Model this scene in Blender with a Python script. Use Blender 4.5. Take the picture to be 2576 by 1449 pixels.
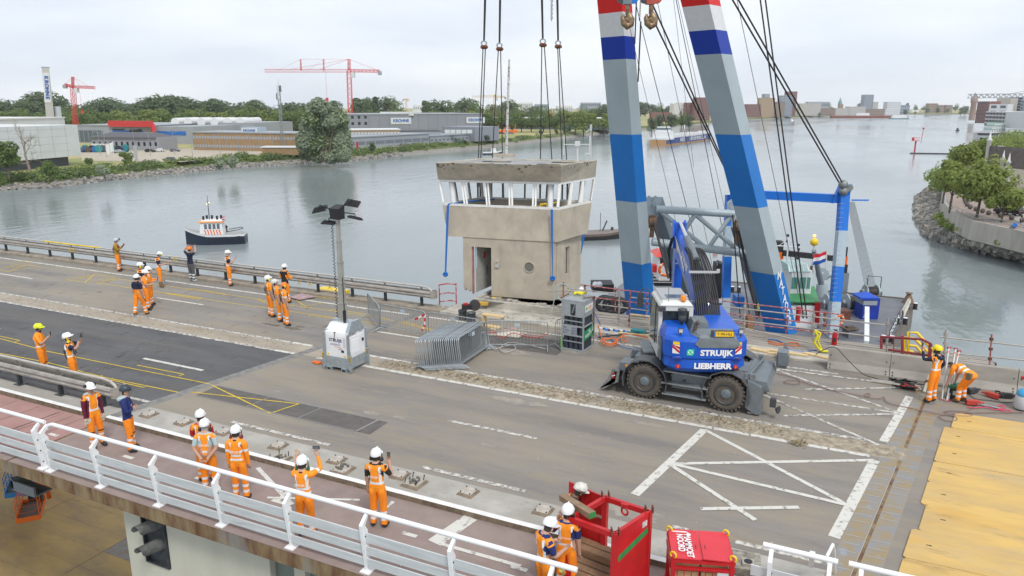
import bpy,bmesh,math,random
import numpy as np
from mathutils import Vector as V3,Matrix as Mx3
random.seed(7);RNG=np.random.default_rng(7)
for o in list(bpy.data.objects):bpy.data.objects.remove(o)
SC=bpy.context.scene;COL=SC.collection
R=math.radians;PI=math.pi
CAMH=8.8;F=1850.0;CX,CY=1288.0,724.5;PITCH=math.atan((CY-265)/F);YAW=R(25.2)
cam=bpy.data.cameras.new('camera');co=bpy.data.objects.new('camera',cam);COL.objects.link(co)
co.location=(0,0,CAMH);co.rotation_euler=(PI/2-PITCH,0,YAW)
cam.sensor_width=36;cam.lens=F/2576*36;cam.clip_start=.1;cam.clip_end=9000
SC.camera=co
W=bpy.data.worlds.new('World');SC.world=W;W.use_nodes=True
SUN_EL,SUN_AZ=R(52),R(-42)
nt=W.node_tree;nt.nodes.clear();N=nt.nodes.new;L=nt.links.new
out=N('ShaderNodeOutputWorld');b1=N('ShaderNodeBackground');b2=N('ShaderNodeBackground');mx=N('ShaderNodeMixShader')
sk=N('ShaderNodeTexSky');sk.sky_type='NISHITA';sk.sun_disc=False;sk.sun_elevation=SUN_EL;sk.sun_rotation=SUN_AZ+PI/2
b1 .inputs[1].default_value=.09;L(sk.outputs[0],b1 .inputs[0])
tc=N('ShaderNodeTexCoord');mp=N('ShaderNodeMapping');mp.inputs['Scale'].default_value=(1.6,1.6,7.0)
n1=N('ShaderNodeTexNoise');n1 .inputs['Scale'].default_value=1.7;n1 .inputs['Detail'].default_value=5;n1 .inputs['Roughness'].default_value=.5
cr=N('ShaderNodeValToRGB');cr.color_ramp.elements[0].position=.38;cr.color_ramp.elements[0].color=(.595,.645,.72,1)
cr.color_ramp.elements[1].position=.64;cr.color_ramp.elements[1].color=(.735,.762,.80,1)
L(tc.outputs['Generated'],mp.inputs[0]);L(mp.outputs[0],n1 .inputs['Vector']);L(n1 .outputs['Fac'],cr.inputs[0]);L(cr.outputs[0],b2 .inputs[0])
b2 .inputs[1].default_value=1.0;mx.inputs[0].default_value=.93
L(b1 .outputs[0],mx.inputs[1]);L(b2 .outputs[0],mx.inputs[2]);L(mx.outputs[0],out.inputs[0])
sl=bpy.data.lights.new('sun','SUN');so=bpy.data.objects.new('sun',sl);COL.objects.link(so)
sl.energy=1.5;sl.angle=R(14);sl.color=(1,.97,.92)
so.rotation_euler=V3((math.cos(SUN_AZ)*math.cos(SUN_EL),math.sin(SUN_AZ)*math.cos(SUN_EL),math.sin(SUN_EL))).to_track_quat('Z','Y').to_euler()
so.location=(0,0,60)
SC.render.engine='CYCLES'
vs=SC.view_settings;vs.view_transform='Standard';vs.look='None';vs.exposure=0.52;vs.gamma=1;vs.use_curve_mapping=False
FW=V3((-math.sin(YAW),math.cos(YAW),0));RT=V3((math.cos(YAW),math.sin(YAW),0))
def ray(u,v):
 x=(u-CX)/F;y=(CY-v)/F
 return RT*x+FW*(math.cos(PITCH)+y*math.sin(PITCH))+V3((0,0,-math.sin(PITCH)+y*math.cos(PITCH)))
CO=V3((0,0,CAMH))
def P(u,v,z=0.0):d=ray(u,v);return CO+d*((z-CAMH)/d.z)
def Q(u,v,D):d=ray(u,v);return CO+d*(D/d.dot(FW))
def T(u,v,y):d=ray(u,v);return CO+d*(y/d.y)
def S(u,v,x):d=ray(u,v);return CO+d*(x/d.x)
WZ=-14.0
MATS={}
def mat(name,col,rough=.6,metal=0.,var=.0,scale=3.,bump=0.,bscale=None,col2=None,emit=0.,stretch=(1,1,1),alpha=1.,lo=.35,hi=.65,trans=0.,det=6):
 if name in MATS:return MATS[name]
 m=bpy.data.materials.new(name);m.use_nodes=True;t=m.node_tree;p=t.nodes['Principled BSDF']
 p.inputs['Roughness'].default_value=rough;p.inputs['Metallic'].default_value=metal
 c=(*col,1)
 if var or col2:
  tcn=t.nodes.new('ShaderNodeTexCoord');mpn=t.nodes.new('ShaderNodeMapping');mpn.inputs['Scale'].default_value=stretch
  nz=t.nodes.new('ShaderNodeTexNoise');nz.inputs['Scale'].default_value=scale;nz.inputs['Detail'].default_value=det;nz.inputs['Roughness'].default_value=.62
  rp=t.nodes.new('ShaderNodeValToRGB');e=rp.color_ramp.elements
  c2=col2 if col2 else tuple(x*(1-var)for x in col)
  c1=col if col2 else tuple(min(1,x*(1+var))for x in col)
  e[0].position=lo;e[0].color=(*c2,1);e[1].position=hi;e[1].color=(*c1,1)
  t.links.new(tcn.outputs['Object'],mpn.inputs[0]);t.links.new(mpn.outputs[0],nz.inputs['Vector']);t.links.new(nz.outputs['Fac'],rp.inputs[0])
  t.links.new(rp.outputs[0],p.inputs['Base Color'])
 else:p.inputs['Base Color'].default_value=c
 if bump:
  tcn=t.nodes.new('ShaderNodeTexCoord');nz=t.nodes.new('ShaderNodeTexNoise');nz.inputs['Scale'].default_value=bscale or scale*4;nz.inputs['Detail'].default_value=4
  bp=t.nodes.new('ShaderNodeBump');bp.inputs['Strength'].default_value=bump;bp.inputs['Distance'].default_value=.02
  t.links.new(tcn.outputs['Object'],nz.inputs['Vector']);t.links.new(nz.outputs['Fac'],bp.inputs['Height']);t.links.new(bp.outputs[0],p.inputs['Normal'])
 if emit:p.inputs['Emission Color'].default_value=c;p.inputs['Emission Strength'].default_value=emit
 if trans:p.inputs['Transmission Weight'].default_value=trans
 MATS[name]=m;return m
def layer(name,c,items):
 """extra mottling for a material: items = (scale, stretch, lo, hi, colour, max)"""
 m=MATS[name];t=m.node_tree;p=t.nodes['Principled BSDF']
 tcn=t.nodes.new('ShaderNodeTexCoord')
 for(sc,st,lo,hi,cc,mxv)in items:
  mpn=t.nodes.new('ShaderNodeMapping');mpn.inputs['Scale'].default_value=st;mpn.inputs['Location'].default_value=(sc*7.3,sc*3.1,1)
  nz=t.nodes.new('ShaderNodeTexNoise');nz.inputs['Scale'].default_value=sc;nz.inputs['Detail'].default_value=8;nz.inputs['Roughness'].default_value=.65
  mr=t.nodes.new('ShaderNodeMapRange');mr.inputs[1].default_value=lo;mr.inputs[2].default_value=hi;mr.inputs[4].default_value=mxv
  mi=t.nodes.new('ShaderNodeMix');mi.data_type='RGBA';mi.inputs[7].default_value=(*cc,1)
  t.links.new(tcn.outputs['Object'],mpn.inputs[0]);t.links.new(mpn.outputs[0],nz.inputs['Vector']);t.links.new(nz.outputs['Fac'],mr.inputs[0]);t.links.new(mr.outputs[0],mi.inputs[0])
  lk=p.inputs['Base Color'].links
  if lk:t.links.new(lk[0].from_socket,mi.inputs[6])
  else:mi.inputs[6].default_value=p.inputs['Base Color'].default_value
  t.links.new(mi.outputs[2],p.inputs['Base Color'])
 return m
class MB:
 def __init__(s):s.v=[];s.f=[];s.m=[];s.sm=[]
 def add(s,vs,fs,m=0,sm=False):
  b=len(s.v);s.v+=[tuple(x)for x in vs]
  for f in fs:s.f.append(tuple(b+i for i in f));s.m.append(m);s.sm.append(sm)
  return s
 def quad(s,a,b,c,d,m=0):return s.add([a,b,c,d],[(0,1,2,3)],m)
 def box(s,c,d,rz=0.,m=0,M=None):
  x,y,z=d[0]/2,d[1]/2,d[2]/2
  vs=[V3((i*x,j*y,k*z))for k in(-1,1)for j in(-1,1)for i in(-1,1)]
  if M is None:M=Mx3 .Rotation(rz,3,'Z')
  vs=[M@q+V3(c)for q in vs]
  return s.add(vs,[(0,2,3,1),(4,5,7,6),(0,1,5,4),(2,6,7,3),(0,4,6,2),(1,3,7,5)],m)
 def bx(s,x0,x1,y0,y1,z0,z1,m=0):return s.box(((x0+x1)/2,(y0+y1)/2,(z0+z1)/2),(x1-x0,y1-y0,z1-z0),0,m)
 def loft(s,rings,m=0,cap=True,sm=False,close=True):
  n=len(rings[0]);vs=[p for r in rings for p in r];fs=[]
  for i in range(len(rings)-1):
   for j in range(n if close else n-1):
    k=(j+1)%n;fs.append((i*n+j,i*n+k,(i+1)*n+k,(i+1)*n+j))
  s.add(vs,fs,m,sm)
  if cap and close:
   s.add(rings[0],[tuple(range(n))[::-1]],m);s.add(rings[-1],[tuple(range(n))],m)
  return s
 def prism(s,poly,z0,z1,m=0):return s.loft([[(x,y,z0)for x,y in poly],[(x,y,z1)for x,y in poly]],m)
 def slab(s,pts,vec,m=0):
  vec=V3(vec);return s.loft([[V3(p)for p in pts],[V3(p)+vec for p in pts]],m)
 def bar(s,p,q,w,h=None,m=0,up=(0,0,1)):
  h=h or w;p=V3(p);q=V3(q);d=(q-p)
  if d.length<1e-6:return s
  d.normalize();u=V3(up);x=d.cross(u)
  if x.length<1e-4:x=d.cross(V3((0,1,0)))
  x.normalize();y=x.cross(d);a=x*w/2;b=y*h/2
  return s.loft([[e-a-b,e+a-b,e+a+b,e-a+b]for e in(p,q)],m)
 def path(s,pts,r,n=6,m=0,closed=False,cap=True):
  pts=[V3(p)for p in pts];rings=[];prev=None;k=len(pts)
  for i,p in enumerate(pts):
   a=pts[(i-1)%k]if(i or closed)else p;b=pts[(i+1)%k]if(i<k-1 or closed)else p
   d=(b-a);d=d.normalized()if d.length>1e-9 else V3((0,0,1))
   if prev is None:
    x=d.cross(V3((0,0,1)));x=x if x.length>1e-3 else d.cross(V3((0,1,0)))
   else:x=prev-d*prev.dot(d)
   if x.length<1e-6:x=d.orthogonal()
   x.normalize();prev=x;y=d.cross(x);rr=r[i]if isinstance(r,(list,tuple))else r
   rings.append([p+(x*math.cos(t)+y*math.sin(t))*rr for t in[2*PI*j/n for j in range(n)]])
  if closed:rings.append(rings[0])
  return s.loft(rings,m,cap and not closed,True)
 def cyl(s,p,q,r0,r1=None,n=10,m=0):return s.path([p,q],[r0,r0 if r1 is None else r1],n,m)
 def lathe(s,prof,n=12,c=(0,0,0),m=0,axis=None,cap=True):
  M=Mx3 .Identity(3)if axis is None else V3(axis).to_track_quat('Z','Y').to_matrix()
  c=V3(c);rings=[[M@V3((r*math.cos(2*PI*j/n),r*math.sin(2*PI*j/n),z))+c for j in range(n)]for r,z in prof]
  return s.loft(rings,m,cap,True)
 def ball(s,c,r,n=10,k=6,m=0,sc=(1,1,1)):
  c=V3(c);rings=[]
  for i in range(k+1):
   a=-PI/2+PI*i/k;rr=max(.001,math.cos(a))*r
   rings.append([c+V3((rr*math.cos(2*PI*j/n)*sc[0],rr*math.sin(2*PI*j/n)*sc[1],r*math.sin(a)*sc[2]))for j in range(n)])
  return s.loft(rings,m,True,True)
 def torus(s,c,R_,r,n=20,k=8,m=0,axis=(0,0,1)):
  M=V3(axis).to_track_quat('Z','Y').to_matrix();c=V3(c)
  return s.path([c+M@V3((R_*math.cos(2*PI*i/n),R_*math.sin(2*PI*i/n),0))for i in range(n)],r,k,m,True)
 def text(s,body,size,M,m=0,bold=0.,ext=0.,align='CENTER',sx=1.):
  me=textmesh(body,bold,align);k=size
  base=[M@V3((x*k*sx,y*k,0))for x,y in me[0]];s.add(base,me[1],m);return s
 def mk(s,name,mats,parent=None,local=True):
  me=bpy.data.meshes.new(name)
  V=s.v
  if parent is not None and not local:
   I=pm(parent).inverted();V=[tuple(I@V3(v))for v in V]
  me.from_pydata(V,[],s.f)
  ms=mats if isinstance(mats,(list,tuple))else[mats]
  for q in ms:me.materials.append(q)
  if len(ms)>1:me.polygons.foreach_set('material_index',s.m)
  me.polygons.foreach_set('use_smooth',s.sm)
  o=bpy.data.objects.new(name,me);COL.objects.link(o)
  if parent is not None:o.parent=parent
  return o
TXT={}
def textmesh(body,bold,align):
 k=(body,bold,align)
 if k in TXT:return TXT[k]
 cu=bpy.data.curves.new('text','FONT');cu.body=body;cu.size=1;cu.align_x=align;cu.align_y='CENTER';cu.offset=bold;cu.resolution_u=3
 o=bpy.data.objects.new('text',cu);COL.objects.link(o)
 me=bpy.data.meshes.new_from_object(o.evaluated_get(bpy.context.evaluated_depsgraph_get()))
 r=([(v.co.x,v.co.y)for v in me.vertices],[tuple(p.vertices)for p in me.polygons])
 bpy.data.objects.remove(o);bpy.data.meshes.remove(me);bpy.data.curves.remove(cu);TXT[k]=r;return r
def frame(o,x,y):
 """matrix with origin o, x axis x, y axis y (for lettering on a face)"""
 x=V3(x).normalized();y=V3(y);z=x.cross(y).normalized();y=z.cross(x)
 M=Mx3((x,y,z)).transposed().to_4x4();M.translation=V3(o);return M
def pm(o):
 M=Mx3 .LocRotScale(o.location,o.rotation_euler.to_matrix(),o.scale)
 return pm(o.parent)@M if o.parent else M
def tag(o,label,cat,group=None):
 o['label']=label;o['category']=cat
 if group:o['group']=group
 return o
def thing(name,label,cat,loc=(0,0,0),rz=0.,group=None):
 o=bpy.data.objects.new(name,None);COL.objects.link(o);o.empty_display_size=.2
 o.location=loc;o.rotation_euler=(0,0,rz);return tag(o,label,cat,group)
def struct(name,mb,m):o=mb.mk(name,m);o['kind']='structure';return o
def stuff(o):o['kind']='stuff';return o
def kids(o):return[c for c in o.children]
def dup(root,loc=None,rz=None,label=None,group=None,scale=None):
 def cp(o,par):
  c=o.copy();COL.objects.link(c)
  if par:c.parent=par
  for ch in o.children:cp(ch,c)
  return c
 r=cp(root,None)
 if loc is not None:r.location=loc
 if rz is not None:r.rotation_euler=(0,0,rz)
 if scale is not None:r.scale=scale if isinstance(scale,(tuple,list))else(scale,)*3
 if label:r['label']=label
 if group:r['group']=group
 return r
# ================================================================ materials
white=mat('white_paint',(.80,.81,.81),.4,var=.06,scale=6);white_clean=mat('white_gloss',(.82,.82,.82),.35)
black=mat('black_rubber',(.02,.02,.022),.6);dark=mat('dark_steel',(.06,.065,.07),.5,.3);galv=mat('galvanised',(.36,.39,.41),.45,.55,var=.12,scale=8)
steelw=mat('weathered_barrier_steel',(.34,.315,.285),.6,.2,var=.22,scale=3,stretch=(1,1,3))
concrete=mat('concrete',(.40,.375,.335),.9,var=.14,scale=2.2,bump=.3)
rust=mat('rust',(.14,.055,.025),.85,var=.4,scale=9);red=mat('red_paint',(.52,.012,.014),.4,var=.1,scale=3)
yellow=mat('yellow_paint',(.80,.55,.02),.45);orange=mat('orange_paint',(.78,.15,.01),.5)
blue=mat('blue_paint',(.012,.16,.58),.4,var=.08,scale=1.5);glass=mat('dark_glass',(.02,.03,.035),.08);glassg=mat('grey_glass',(.10,.13,.15),.08)
wood=mat('fresh_wood',(.62,.46,.24),.7,var=.14,scale=6,stretch=(.3,4,4));oldwood=mat('old_timber',(.20,.135,.085),.8,var=.35,scale=7,stretch=(.4,5,5))
ropeb=mat('steel_rope',(.05,.043,.04),.6,.3)
# ================================================================ river
wm=bpy.data.materials.new('river_water');wm.use_nodes=True;t=wm.node_tree;p=t.nodes['Principled BSDF']
p.inputs['Base Color'].default_value=(.215,.25,.255,1);p.inputs['Roughness'].default_value=.10;p.inputs['IOR'].default_value=1.33
p.inputs['Specular IOR Level'].default_value=.62
g=t.nodes.new('ShaderNodeNewGeometry');bprev=None
for sc,st,d,dist in((.9,(1.,.45,1),.55,.095),(.28,(1.,.4,1),.42,.2),(.05,(1,.5,1),.2,.5)):
 mp=t.nodes.new('ShaderNodeMapping');mp.inputs['Scale'].default_value=st;mp.inputs['Rotation'].default_value=(0,0,R(20))
 nz=t.nodes.new('ShaderNodeTexNoise');nz.inputs['Scale'].default_value=sc;nz.inputs['Detail'].default_value=3
 bp=t.nodes.new('ShaderNodeBump');bp.inputs['Strength'].default_value=d;bp.inputs['Distance'].default_value=dist
 t.links.new(g.outputs['Position'],mp.inputs[0]);t.links.new(mp.outputs[0],nz.inputs['Vector']);t.links.new(nz.outputs['Fac'],bp.inputs['Height'])
 if bprev:t.links.new(bprev.outputs[0],bp.inputs['Normal'])
 bprev=bp
t.links.new(bprev.outputs[0],p.inputs['Normal'])
mpw=t.nodes.new('ShaderNodeMapping');mpw.inputs['Scale'].default_value=(1,.35,1);nw=t.nodes.new('ShaderNodeTexNoise');nw.inputs['Scale'].default_value=.018;nw.inputs['Detail'].default_value=5
mr=t.nodes.new('ShaderNodeMapRange');mr.inputs[1].default_value=.38;mr.inputs[2].default_value=.62;mr.inputs[3].default_value=.1;mr.inputs[4].default_value=.22
t.links.new(g.outputs['Position'],mpw.inputs[0]);t.links.new(mpw.outputs[0],nw.inputs['Vector']);t.links.new(nw.outputs['Fac'],mr.inputs[0]);t.links.new(mr.outputs[0],p.inputs['Roughness'])
b=MB();b.quad((-3000,-300,WZ),(3500,-300,WZ),(3500,4300,WZ),(-3000,4300,WZ));struct('river',b,wm)
# ================================================================ bridge deck
asph=mat('road_asphalt',(.225,.203,.183),.9,var=.12,scale=.7,stretch=(.25,1,1),bump=.35,bscale=60)
layer('road_asphalt',None,[(.9,(.10,1.6,1),.44,.66,(.155,.145,.14),.55),(.55,(.22,1.1,1),.47,.63,(.285,.25,.20),.75),(4,(.25,1.6,1),.52,.64,(.30,.245,.16),.5),(.35,(.25,1.2,1),.5,.7,(.29,.25,.19),.75),(1.6,(.3,1.2,1),.55,.8,(.31,.25,.16),.6),(9,(1,1,1),.58,.75,(.09,.085,.08),.35),(14,(1,1,1),.68,.76,(.33,.31,.28),.5)])
asphd=mat('dark_asphalt',(.095,.095,.098),.9,var=.18,scale=1.2,stretch=(.3,1,1),bump=.35,bscale=60)
layer('dark_asphalt',None,[(.6,(.1,1.4,1),.45,.65,(.14,.13,.118),.6),(.5,(.3,1.2,1),.55,.8,(.15,.135,.12),.6),(12,(1,1,1),.66,.76,(.26,.25,.23),.4)])
asphl=mat('worn_asphalt',(.225,.208,.188),.9,var=.14,scale=.8,stretch=(.25,1,1),bump=.35,bscale=60)
layer('worn_asphalt',None,[(.9,(.08,1.6,1),.44,.66,(.165,.155,.145),.6),(.5,(.22,1.1,1),.48,.64,(.30,.255,.19),.7),(.4,(.2,1.2,1),.5,.75,(.31,.28,.235),.7),(2.2,(.6,1.5,1),.6,.78,(.10,.09,.085),.5),(14,(1,1,1),.66,.76,(.06,.06,.06),.4)])
sand=mat('dusty_strip',(.34,.295,.235),.95,var=.15,scale=1.5,stretch=(.4,1,1),bump=.4,bscale=30)
layer('dusty_strip',None,[(1.1,(.4,1,1),.55,.75,(.30,.22,.11),.6),(5,(.6,1,1),.6,.75,(.13,.11,.085),.6)])
conv=mat('verge_concrete',(.38,.36,.325),.9,var=.14,scale=1.3,bump=.3,bscale=40)
layer('verge_concrete',None,[(.8,(.3,1,1),.45,.65,(.30,.275,.235),.7),(3,(.5,1,1),.58,.75,(.20,.18,.16),.6),(20,(1,1,1),.66,.75,(.42,.40,.38),.5)])
redp=mat('cycle_path_red',(.35,.20,.178),.9,var=.12,scale=1.2,bump=.3,bscale=60)
brownp=mat('footway_brown',(.27,.205,.185),.95,var=.1,scale=2,bump=.4,bscale=60)
layer('footway_brown',None,[(.9,(.4,1,1),.48,.66,(.31,.25,.215),.6),(25,(1,1,1),.62,.75,(.27,.21,.19),.5)])
mark=mat('road_marking',(.60,.58,.53),.8,col2=(.24,.225,.20),scale=6,lo=.34,hi=.47,det=8)
markw=mat('worn_marking',(.60,.57,.52),.8,col2=(.19,.175,.155),scale=7,lo=.40,hi=.58,det=9)
marky=mat('yellow_spray',(.66,.46,.02),.8,col2=(.24,.19,.07),scale=6,lo=.28,hi=.46)
XL,XR=-75.0,40.0
def sheet(name,x0,x1,y0,y1,z,m):b=MB();b.quad((x0,y0,z),(x1,y0,z),(x1,y1,z),(x0,y1,z));return struct(name,b,m)
J1=lambda y:-18.9+(y-13.7)*.176
J2=lambda y:.62+(y-13.9)*.176
b=MB();b.loft([[(XL,10.02,-.012),(XR,10.02,-.012),(XR,27.25,-.012),(XL,27.25,-.012)],[(XL,10.02,-.34),(XR,10.02,-.34),(XR,27.25,-.34),(XL,27.25,-.34)]],0)
for i in range(9):b.bx(XL,XR,12+i*1.8,12.02+i*1.8+.3,-1.4,-.345,1)
fas=mat('rusty_fascia',(.27,.20,.105),.75,.1,col2=(.13,.055,.025),scale=2.2,stretch=(1.2,1,.35),lo=.38,hi=.6)
layer('rusty_fascia',None,[(.45,(1,1,.2),.56,.66,(.20,.25,.30),.75),(3,(1.6,1,.2),.58,.7,(.33,.22,.07),.7)])
struct('bridge_deck',b,[fas,dark])
b=MB()
def zone(b,xa,xb,y0,y1,z=0):b.quad((xa(y0),y0,z),(xb(y0),y0,z),(xb(y1),y1,z),(xa(y1),y1,z))
fl=lambda c:(lambda y:c)
JL=lambda y:J1(y)-.18;JR=lambda y:J1(y)+.18
zone(b,fl(XL),JL,13.55,19.72);struct('dark_lane',b,asphd)
b=MB();zone(b,fl(XL),JL,20.6,26.62);struct('worn_lane',b,asphl)
b=MB();zone(b,JR,lambda y:J2(y)-.45,14.0,19.72);zone(b,JR,lambda y:J2(y)-.45,20.6,26.62);zone(b,lambda y:J2(y)+.45,fl(XR),12.9,26.62);struct('road',b,asph)
b=MB();zone(b,fl(XL),JL,19.72,20.6);zone(b,JR,lambda y:J2(y)-.45,19.72,20.6);struct('median_strip',b,sand)
b=MB();zone(b,JR,lambda y:J2(y)-.45,12.86,14.0);zone(b,fl(XL),fl(-19.0),12.75,13.55);struct('verge',b,conv)
b=MB();zone(b,fl(XL),fl(-19.0),10.55,12.7);struct('cycle_path',b,redp)
b=MB();zone(b,fl(-18.9),fl(XR),10.02,12.72);zone(b,fl(XL),fl(-19.0),10.02,10.5,-.002);struct('footway',b,brownp)
sl_m=mat('joint_steel',(.30,.29,.275),.55,.4,var=.2,scale=5);sl_d=mat('joint_gap',(.03,.028,.025),.9)
b=MB()
for k in range(6):
 o=-.17+.062*k;b.loft([[(J1(y)+o,y,z)for o,z in((o,-.01),(o+.04,-.01),(o+.04,.008),(o,.008))]for y in(12.9,26.6)],0)
zone(b,JL,JR,12.9,26.62,-.01);b.m[-1]=1
struct('expansion_joint',b,[sl_m,sl_d])
plat=mat('joint_plate',(.27,.265,.262),.5,.3,col2=(.33,.25,.14),scale=2.2,lo=.42,hi=.6)
layer('joint_plate',None,[(4,(1,.4,1),.6,.72,(.36,.37,.40),.8)])
b=MB();zone(b,lambda y:J2(y)-.45,lambda y:J2(y)-.03,12.9,26.62,0);zone(b,lambda y:J2(y)+.05,lambda y:J2(y)+.45,12.9,26.62,0)
zone(b,lambda y:J2(y)-.03,lambda y:J2(y)+.05,12.9,26.62,-.02);b.m[-1]=1
zone(b,lambda y:J2(y)-.033,lambda y:J2(y)-.03+.012,12.9,19.4,.004);b.m[-1]=2
for y in np.arange(13.2,26.4,.33):
 for sx in(-.42,.08):
  if RNG.random()<.75:b.bx(J2(y)+sx,J2(y)+sx+.34,y,y+.018,.001,.006,2)
stm=mat('bright_weld',(.42,.42,.44),.5,.3)
struct('bridge_joint',b,[plat,mat('silt',(.16,.12,.07),.95,var=.5,scale=20),stm])
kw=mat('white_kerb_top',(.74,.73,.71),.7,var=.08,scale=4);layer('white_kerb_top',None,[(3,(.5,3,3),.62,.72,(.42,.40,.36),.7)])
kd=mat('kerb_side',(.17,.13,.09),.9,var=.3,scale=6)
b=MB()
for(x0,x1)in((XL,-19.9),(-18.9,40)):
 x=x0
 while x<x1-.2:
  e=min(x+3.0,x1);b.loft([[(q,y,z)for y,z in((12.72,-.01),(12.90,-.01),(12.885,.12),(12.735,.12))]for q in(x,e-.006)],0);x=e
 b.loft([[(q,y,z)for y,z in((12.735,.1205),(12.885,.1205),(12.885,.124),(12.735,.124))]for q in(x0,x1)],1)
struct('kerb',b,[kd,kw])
kc=mat('old_kerb_concrete',(.285,.245,.195),.95,var=.2,scale=3,bump=.4);layer('old_kerb_concrete',None,[(2,(.6,1,1),.6,.75,(.16,.12,.09),.7)])
b=MB();x=XL
while x<-16.0:
 e=min(x+2.2,-15.9);dy=RNG.uniform(-.01,.01);dz=RNG.uniform(-.01,.012)
 b.loft([[(q,y+dy,z+dz)for y,z in((26.62,-.01),(27.28,-.3),(27.28,.14),(26.70,.15),(26.63,.10))]for q in(x,e-.015)],0);x=e
struct('far_kerb',b,kc)
ZC=[0]
def strip(b,p,q,w,z=.004,m=0):
 ZC[0]+=1;z+=(ZC[0]%11)*.00035
 p=V3(p).to_2d();q=V3(q).to_2d();d=(q-p).normalized();n=V3((-d.y,d.x))*w/2
 b.quad((*(p-n),z),(*(q-n),z),(*(q+n),z),(*(p+n),z),m)
b=MB()
x=XL
while x<.1:
 for y,w in((19.68,.16),(20.66,.16)):
  if not(-18.4<x<-17.4):strip(b,(x,y),(x+.95,y),w,.004,1 if(x>-15 and y>20)or x<-19 else 0)
 x+=1.0
x=XL
while x<-.3:
 if not(-17.4<x<-16.2):strip(b,(x,25.84),(x+.9,25.84),.15,.004,0 if x<-9 else 1)
 x+=.95
for x0,x1 in((-41.5,-38.65),(-29.4,-26.42),(-53.5,-50.6),(-16.87,-14.9),(-65,-62)):strip(b,(x0,23.2),(x1,23.2),.12)
for x0,x1 in((-34.5,-30.96),(-22.57,-19.67),(-10.01,-7.24),(-46,-43)):strip(b,(x0,16.97),(x1,16.97),.13,.004,int(x0>-15))
for x0,x1 in((-19.84,-18.95),(-15.6,-12.1),(-9.2,-6.37),(-2.9,-2.37),(-1.57,.2),(-26,-23)):strip(b,(x0,14.25),(x1,14.25),.13,.004,1)
def HL(pts,w=.13,m=0,z=.0045):
 for p,q in zip(pts[:-1],pts[1:]):strip(b,P(*p),P(*q),w,z,m)
for seg,w in(([(1772,1081),(1597,1245)],.22),([(2200,1158),(2098,1352)],.24)):HL(seg,w)
for i,seg in enumerate(([(1772,1081),(2135,1272)],[(1690,1167),(2200,1158)],[(1690,1167),(2135,1272)],[(1690,1172),(1900,1309)],[(1762,1281),(2010,1277)])):HL(seg,.13,0,.006+.001*i)
HL([(2288,998),(2222,1112)],.22,0,.005)
for i,seg in enumerate(([(1950,930),(2265,1040)],[(1900,985),(2265,1040)],[(1965,1046),(2262,1042)],[(1918,992),(2210,1120)],[(2025,980),(2260,976)],[(1950,928),(2290,972)])):HL(seg,.12,1,.006+.001*i)
for pts,w in(([(1185,1302),(1092,1366)],.35),([(648,1177),(735,1270)],.11),([(672,1252),(905,1258)],.08),([(700,1258),(727,1235)],.1),([(990,1262),(960,1285)],.1),([(1100,1366),(1310,1425)],.1)):HL(pts,w,0,.0045)
for u,v in((135,1094),(322,1150),(505,1205),(700,1262),(1030,1345),(830,1352),(1305,1430),(-60,1040)):
 q=P(u,v);strip(b,q-V3((.18,0,0)),q+V3((.18,0,0)),.11,.0042)
struct('road_markings',b,[mark,markw])
b=MB()
def YL(*pts,w=.045,z=.0052):
 for p,q in zip(pts[:-1],pts[1:]):strip(b,P(*p),P(*q),w,z)
YL((0,852),(118,884),(335,928),(526,966));YL((0,889),(120,912),(255,948),(452,988));YL((526,966),(680,1040),(752,1016),(476,986));YL((0,846),(50,857),(37,861))
YL((345,919),(462,942),(450,947));YL((278,956),(360,975),(370,970));YL((247,948),(258,944))
YL((166,704),(237,691),(290,698),(213,711),(166,704),z=.0056);YL((213,711),(237,691));YL((242,712),(296,702),(470,727),(644,752),(700,772));YL((242,712),(380,732),(644,772))
YL((461,731),(484,726),(568,740),(560,743));YL((415,739),(500,753),(508,750),(424,738))
YL((0,664),(58,657),(80,660),(10,671));YL((0,676),(66,666),(100,671),(22,683),(0,680));YL((22,683),(66,666),w=.05)
YL((644,752),(710,765),(960,800));YL((644,770),(720,782),(960,817));YL((742,753),(768,771),(815,762));YL((828,780),(840,778),(960,796));YL((775,796),(782,793),(870,806),w=.04)
YL((960,800),(1100,835));YL((1000,805),(1110,836))
YL((108,651),(290,677),w=.05);YL((757,741),(865,755),w=.05)
for k in range(4):YL((5+12*k,672+k),(30+12*k,668+k),w=.03);YL((190+10*k,702-k),(205+10*k,697-k),w=.03);YL((258+8*k,709-k),(268+8*k,704-k),w=.03);YL((770+10*k,757+k),(785+10*k,755+2*k),w=.03)
struct('yellow_survey_marks',b,marky)
b=MB();zone(b,fl(-18.1),fl(-11.5),15.24,16.12,.003);struct('resurfaced_patch',b,mat('patch_asphalt',(.115,.105,.097),.9,var=.16,scale=3,bump=.3,bscale=60))
b=MB()
for p_,q_ in(((-18.1,16.14),(-11.9,16.14)),((-18.1,15.24),(-12.0,15.24)),((-16.0,15.24),(-15.9,16.14)),((-14.04,15.24),(-13.9,16.14)),((-11.97,15.24),(-11.85,16.14))):
 strip(b,p_,q_,.045,.0062);strip(b,p_,q_,.012,.0072,1)
struct('steel_edge_strips',b,[mat('strip_steel',(.36,.35,.33),.5,.3),sl_d])
b=MB();zone(b,fl(-14.2),fl(-9.3),23.55,25.2,.0028);struct('dark_patch',b,MATS['patch_asphalt'])
b=MB()
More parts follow.
